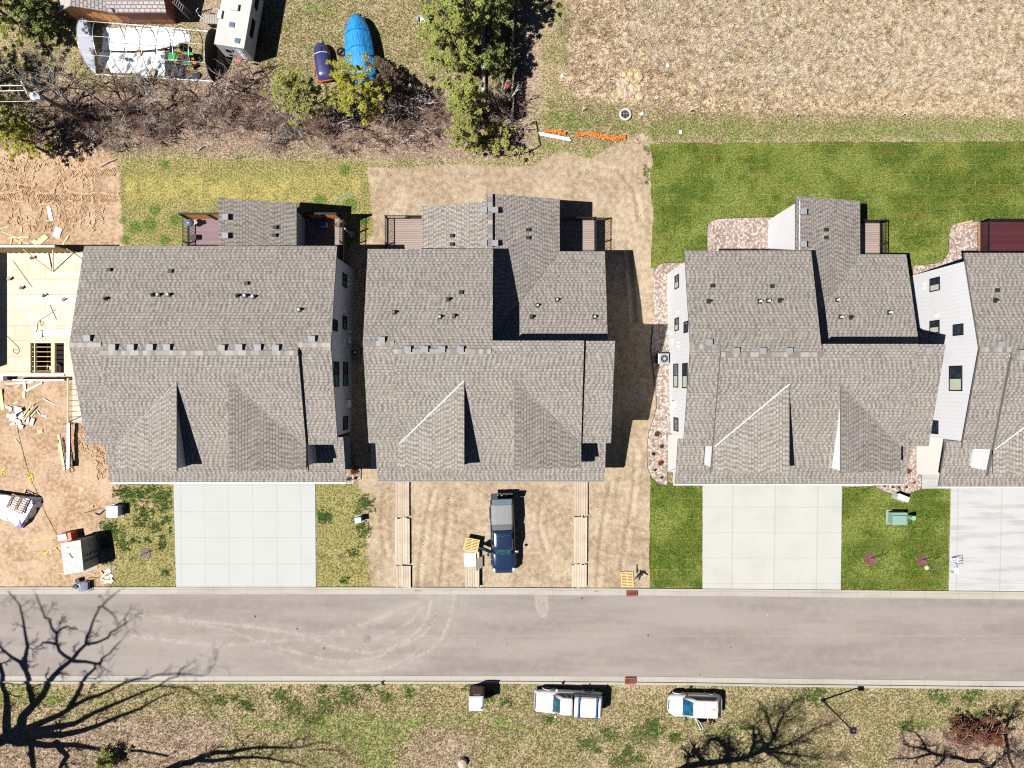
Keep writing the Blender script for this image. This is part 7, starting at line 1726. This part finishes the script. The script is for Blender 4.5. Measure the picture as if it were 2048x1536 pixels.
rB = lambda u: float(np.interp(u, [0, .08, .2, .3, .4], [.32, .26, .17, .09, .03]))
shadow_tree((285, 1557), [TA([(1450,1500,.08),(1620,1440,.13),(1850,1410,.18),(2048,1372,.22)]) + TB([(270,1375,.28),(500,1330,.34),(640,1345,.37),(720,1420,.39)]), TA([(1450,1500,.08),(1700,1480,.14),(2048,1450,.2)]) + TB([(200,1480,.25),(400,1525,.3)]), TB([(270,1375,.28),(330,1300,.31),(450,1275,.34)]), TB([(500,1390,.32),(650,1400,.35),(760,1490,.38)])],
    rB, M_BARK, 'bare tree at the bottom edge throwing a long curved shadow on the verge', 6, (.6, 1.6), 2)
rC = lambda u: float(np.interp(u, [0, .1, .2, .3, .38], [.30, .25, .17, .08, .03]))
shadow_tree((1347, 1543), [TC([(1400,1522,.03),(1700,1480,.12),(1900,1440,.17),(2030,1380,.2)]) + TD([(60,1280,.24),(130,1100,.28),(220,960,.32)]), TC([(2030,1390,.2)]) + TD([(200,1330,.26),(350,1240,.3),(500,1180,.34)]), TC([(2030,1400,.2)]) + TD([(300,1440,.28),(450,1460,.32),(600,1430,.36)]), TC([(1700,1480,.12),(1750,1380,.16),(1650,1300,.2),(1560,1340,.22)]), TC([(1900,1440,.17),(1940,1300,.2),(1930,1200,.23)]), TC([(2030,1400,.2)]) + TD([(120,1500,.27),(250,1520,.3)]), TD([(60,1280,.24),(0,1150,.27),(-60,1060,.3)]), TC([(1560,1500,.1),(1480,1420,.13),(1400,1440,.16)])],
    rC, M_BARK, 'bushy bare tree at the bottom edge below the street lamp', 7, (.7, 1.7), 8)
rD = lambda u: float(np.interp(u, [0, .1, .2, .3], [.22, .18, .10, .03]))
shadow_tree((1925, 1552), [TD([(1780,1530,.06),(1600,1480,.09),(1420,1440,.13),(1310,1420,.15),(1230,1310,.2),(1120,1240,.24)]), TD([(1310,1420,.15),(1150,1460,.19),(970,1465,.23)]), TD([(1310,1410,.15),(1180,1370,.19),(1080,1340,.22)]), TD([(1420,1440,.13),(1330,1530,.17)]), TD([(1780,1530,.06),(1900,1420,.12),(2048,1390,.18)])],
    rD, M_BARK, 'bare tree at the bottom right corner with a forked shadow', 8, (.5, 1.2), 4)
shadow_tree((2010, 1470), [TD([(1900,1240,.05),(1930,1150,.1),(1960,1060,.16),(1990,990,.2)]), TD([(1930,1150,.1),(1850,1080,.15),(1800,1020,.19)]), TD([(1930,1150,.1),(2048,1090,.16),(2150,1050,.2)])], lambda u: rD(u) * .5, M_BARK, 'small bare tree at the right edge of the verge', 9, (.4, 1.0), 6)
q0 = random.Random(31)
for k in range(22):
    x, y = q0.uniform(1885, 2048), q0.uniform(1462, 1540); bare_shrub(x, y, q0.uniform(.8, 1.6), q0.uniform(.8, 1.5), q0.choice([M_TWIG, M_TWIGP, M_BARKD]), 'tangled bare shrub at the bottom right corner of the verge', 'bare shrubs at the bottom right corner', 6, 2, .022)
for x, y, lb, c_ in ((1915, 1453, 'rusty brown leafy bush at the bottom right, left of two', (.12, .05, .03)), (1968, 1458, 'rusty brown leafy bush at the bottom right, right of two', (.13, .048, .025))):
    evergreen(x, y, 1.5, 1.25, foliage('rusty' + str(x), c_, tuple(v * 1.3 for v in c_), (.22, .13, .10)), lb, x, .05, 70, 40, M_TWIG, sz=.07)
for k in range(10): bare_shrub(q0.uniform(150, 420), q0.uniform(1490, 1540), q0.uniform(.6, 1.1), 1.0, M_TWIG, 'low bare shrub on the leaf litter at the bottom left', 'low bare shrubs at the bottom left', 5, 2, .016)
evergreen(225, 1510, 1.3, .9, F1, 'low yellow green bush on the leaf litter at the bottom left', 55, .05, 40, 34)

# ------------------------------------------------------------------ ground cover (uncountable)
def scatter(name, label, n, regions, mat, seed, h=(.1, .25), wd=(.02, .04), blades=5, lean=.8, keep=None):
    rs = np.random.RandomState(seed); pts = []
    for poly, share in regions:
        xs = [p[0] for p in poly]; ys = [p[1] for p in poly]; m_ = int(n * share * 2.2)
        X = rs.uniform(min(xs), max(xs), m_); Y = rs.uniform(min(ys), max(ys), m_)
        d = sdist(X, Y, poly); soft = rs.rand(m_) < np.clip(.5 - d / 40., 0, 1); X, Y = X[soft], Y[soft]
        k = min(len(X), int(n * share)); pts.append(np.stack([X[:k], Y[:k]], 1))
    A = np.concatenate(pts)
    if keep is not None: A = A[keep(A[:, 0], A[:, 1])]
    base = np.array([tuple(G(x, y)) for x, y in A])
    N = len(base); base = np.repeat(base, blades, 0); M_ = len(base); sz = np.repeat(rs.uniform(.6, 1.3, N), blades)
    a = rs.uniform(0, 6.283, M_); L = rs.uniform(*h, M_) * sz; w_ = rs.uniform(*wd, M_); ln = lean * rs.uniform(.4, 1.3, M_)
    d = np.stack([np.cos(a) * ln, np.sin(a) * ln, np.ones(M_)], 1); d /= np.linalg.norm(d, axis=1, keepdims=True)
    sd = np.stack([-np.sin(a), np.cos(a), np.zeros(M_)], 1)
    b0 = base + d * .02 + np.stack([rs.randn(M_) * .04, rs.randn(M_) * .04, np.zeros(M_)], 1)
    V = np.stack([b0 - sd * w_[:, None], b0 + sd * w_[:, None], b0 + d * L[:, None]], 1).reshape(-1, 3)
    me = bpy.data.meshes.new(name); F = np.arange(M_ * 3).reshape(M_, 3)
    me.vertices.add(len(V)); me.vertices.foreach_set('co', V.ravel()); me.loops.add(F.size); me.loops.foreach_set('vertex_index', F.ravel().astype(np.int32)); me.polygons.add(len(F)); me.polygons.foreach_set('loop_start', np.arange(0, F.size, 3, dtype=np.int32)); me.update(calc_edges=True)
    me.materials.append(mat); o = bpy.data.objects.new(name, me); COL.objects.link(o); return tag(o, label, 'grass', kind='stuff')
PRA = [((1075, -60), (2110, -60), (2110, 232), (1900, 222), (1500, 216), (1300, 210), (1170, 190), (1125, 150), (1130, 0))]
clear = lambda x, y: (np.hypot(x - 1256, y - 172) > 27) & (np.hypot(x - 1250, y - 230) > 13)
scatter('dry_grass', 'bleached bunch grass of the open field', 13000, [(PRA[0], 1.0)], foliage('dry_blades', (.37, .28, .185), (.47, .375, .26), (.57, .49, .37)), 1, (.14, .34), (.016, .034), 6, 1.4, clear)
scatter('pale_grass', 'pale bleached tussocks of the open field', 2000, [([(1200, -60), (2110, -60), (2110, 190), (1500, 175), (1260, 110)], 1.0)], foliage('pale_blades', (.52, .44, .335), (.60, .52, .41), (.70, .63, .53)), 11, (.20, .40), (.022, .045), 26, 2.6, clear)
scatter('dry_weeds', 'darker weed stems standing in the open field', 3500, [(PRA[0], 1.0)], foliage('weed_blades', (.14, .10, .055), (.22, .16, .09), (.28, .22, .12)), 2, (.2, .5), (.012, .025), 5, 1.0)
NL = [(40, -40), (1060, -40), (1060, 180), (830, 170), (640, 230), (560, 220), (500, 120), (140, 165), (0, 165)]; SV = [(-30, 1372), (2080, 1384), (2080, 1560), (-30, 1560)]; ST = [(1090, 195), (2080, 225), (2080, 280), (1300, 280), (1090, 290)]
noobj = lambda x, y: ~(((x > 128) & (x < 520) & (y < 165)))
scatter('lawn_grass', 'patchy dry and green grass of verge and old yard', 30000, [(NL, .30), (SV, .55), (ST, .15)], foliage('lawn_blades', (.18, .165, .065), (.27, .225, .115), (.37, .31, .19)), 3, (.06, .16), (.016, .034), 4, 1.0, noobj)
scatter('leaf_litter', 'fallen brown leaves under the thicket', 24000, [(ZONES['litter'][0], .72), (ZONES['litter'][1], .08), (ZONES['litter'][2], .02), (ZONES['litter'][3], .06)], foliage('litter_leaves', (.20, .14, .10), (.30, .22, .165), (.44, .35, .28)), 4, (.08, .16), (.035, .07), 2, 3.5)
_lawn = lambda cx, cy: (cy < 500 and cx < 800)
wp = [([(cx - r_ * 1.4, cy - r_), (cx + r_ * 1.5, cy - r_ * 1.1), (cx + r_ * 1.2, cy + r_), (cx - r_ * 1.5, cy + r_ * 1.1)], (r_ / 1000.)) for cx, cy, r_ in SPOTS if not _lawn(cx, cy)]; tot = sum(w_ for _, w_ in wp)
scatter('green_weeds', 'dark green weed clumps in the thin lawns', 4200, [(p_, w_ / tot) for p_, w_ in wp], foliage('weed_leaves', (.05, .105, .02), (.09, .16, .035), (.15, .22, .06)), 5, (.06, .16), (.018, .042), 5, 1.2, lambda x, y: ~((x > 343) & (x < 636)) & ~((y > 1171) & (y < 1370)) & ~((x > 1296) & (y < 1180)) | (y > 1371))

# lugged tyre tracks pressed into the sand
TS = lambda L: [(x / 4.327, 280 + y / 4.327) for x, y in L]
TRK = [TS(l) for l in ([(0,170),(150,205),(300,215),(430,190),(500,90),(510,30)], [(0,400),(150,420),(300,440),(420,420),(520,350),(620,270),(700,160),(735,70)], [(0,500),(200,490),(270,500),(310,590),(350,680),(330,800)], [(340,500),(470,505),(520,580),(560,700),(590,820)], [(640,295),(800,280),(1020,280)], [(330,510),(640,500),(850,500),(1030,510)], [(540,330),(500,260),(510,190),(600,150)], [(860,290),(840,440),(850,560),(850,700),(830,800)], [(520,400),(560,480),(600,600),(605,760)], [(20,530),(120,560),(130,660),(80,740)], [(60,330),(160,330),(220,420)], [(0,230),(120,260),(230,330),(260,410)], [(740,330),(760,480),(730,640),(740,790)], [(160,690),(280,740),(300,800)], [(400,740),(500,720),(560,680)], [(270,60),(280,180),(240,300)], [(620,700),(700,640),(760,560)])]
TRK += [[(150, 880), (165, 900), (200, 930), (215, 950)], [(160, 860), (180, 890), (225, 930)], [(175, 860), (200, 900), (205, 960)]]
m = MB(); q = random.Random(4)
for tr in TRK:
    W_ = [G(x, y, 0) for x, y in tr]
    for a, b_ in zip(W_[:-1], W_[1:]):
        L = (b_ - a).length; d = (b_ - a).normalized(); s_ = Vector((-d.y, d.x, 0)); n = max(1, int(L / .165))
        for k in range(n):
            c = a.lerp(b_, (k + q.uniform(-.1, .1)) / n)
            for sg in (-1, 1):
                if q.random() < .12: continue
                p0 = c + s_ * sg * .03 + d * .06; p1 = c + s_ * sg * (.30 + q.uniform(-.04, .04)) - d * .12; hgt = q.uniform(.03, .085)
                e_ = (p1 - p0).normalized(); nrm = Vector((-e_.y, e_.x, 0)) * .045
                dn = Vector((0, 0, -.03)); up_ = Vector((0, 0, hgt))
                m.ring_faces([[p0 - nrm + dn, p0 + nrm + dn, p0 + up_ * .8], [p1 - nrm + dn, p1 + nrm + dn, p1 + up_]])
        for sg in (-1, 1):
            if q.random() < .75:
                o0, o1 = a + s_ * sg * .38, b_ + s_ * sg * .38; n2 = 7; pts = [o0.lerp(o1, i / n2) + s_ * q.gauss(0, .09) + Vector((0, 0, -.05)) for i in range(n2 + 1)]
                m.tube(pts, [q.uniform(.05, .17) for _ in pts], 6)
tm = NT('track_sand'); o_ = tm.obj(); n1 = tm.noise(o_, 5, 4); M_TRK = tm.col(tm.mix(n1, (.30, .195, .115), (.47, .335, .22)), .95)
tag(m.build('tyre_tracks', M_TRK, uv=False), kind='structure')

def clods(n, regions, mat, seed):
    rs = np.random.RandomState(seed); pts = []
    for poly, share in regions:
        xs = [p[0] for p in poly]; ys = [p[1] for p in poly]; m_ = int(n * share * 2.5)
        X = rs.uniform(max(-60, min(xs)), max(xs), m_); Y = rs.uniform(min(ys), max(ys), m_)
        k = (sdist(X, Y, poly) < -4) & (np.sin(X * .045 + 2 * np.sin(Y * .03)) + np.sin(Y * .06 + X * .02) + rs.randn(m_) * .8 > .1)
        X, Y = X[k], Y[k]; j = min(len(X), int(n * share)); pts.append(np.stack([X[:j], Y[:j]], 1))
    A = np.concatenate(pts); N = len(A); base = np.array([tuple(G(x, y)) for x, y in A])
    sz = .018 + .055 * rs.rand(N) ** 3.0; a = rs.uniform(0, 6.283, N)
    corners = []
    for k in range(5):
        r_ = sz * rs.uniform(.7, 1.3, N); corners.append(base + np.stack([np.cos(a + k * 1.2566) * r_, np.sin(a + k * 1.2566) * r_, -.01 * np.ones(N)], 1))
    top = base + np.stack([rs.randn(N) * sz * .25, rs.randn(N) * sz * .25, sz * rs.uniform(.7, 1.2, N)], 1)
    V = np.stack(corners + [top], 1).reshape(-1, 3); i0 = np.arange(N)[:, None] * 6
    F = np.concatenate([np.concatenate([i0 + k, i0 + (k + 1) % 5, i0 + 5], 1) for k in range(5)], 0)
    me = bpy.data.meshes.new('dirt_clods'); me.vertices.add(len(V)); me.vertices.foreach_set('co', V.ravel()); me.loops.add(F.size); me.loops.foreach_set('vertex_index', F.ravel().astype(np.int32)); me.polygons.add(len(F)); me.polygons.foreach_set('loop_start', np.arange(0, F.size, 3, dtype=np.int32)); me.update(calc_edges=True)
    me.materials.append(mat); o = bpy.data.objects.new('dirt_clods', me); COL.objects.link(o); tag(o, 'small clods and stones strewn over the bare dirt', 'dirt', kind='stuff')
clods(16000, [(ZONES['dirt'][0], .62), (ZONES['sand'][0], .14), (ZONES['sand'][1], .24)], foliage('clod_earth', (.25, .185, .125), (.33, .26, .185), (.46, .39, .30), .95, .0), 6)
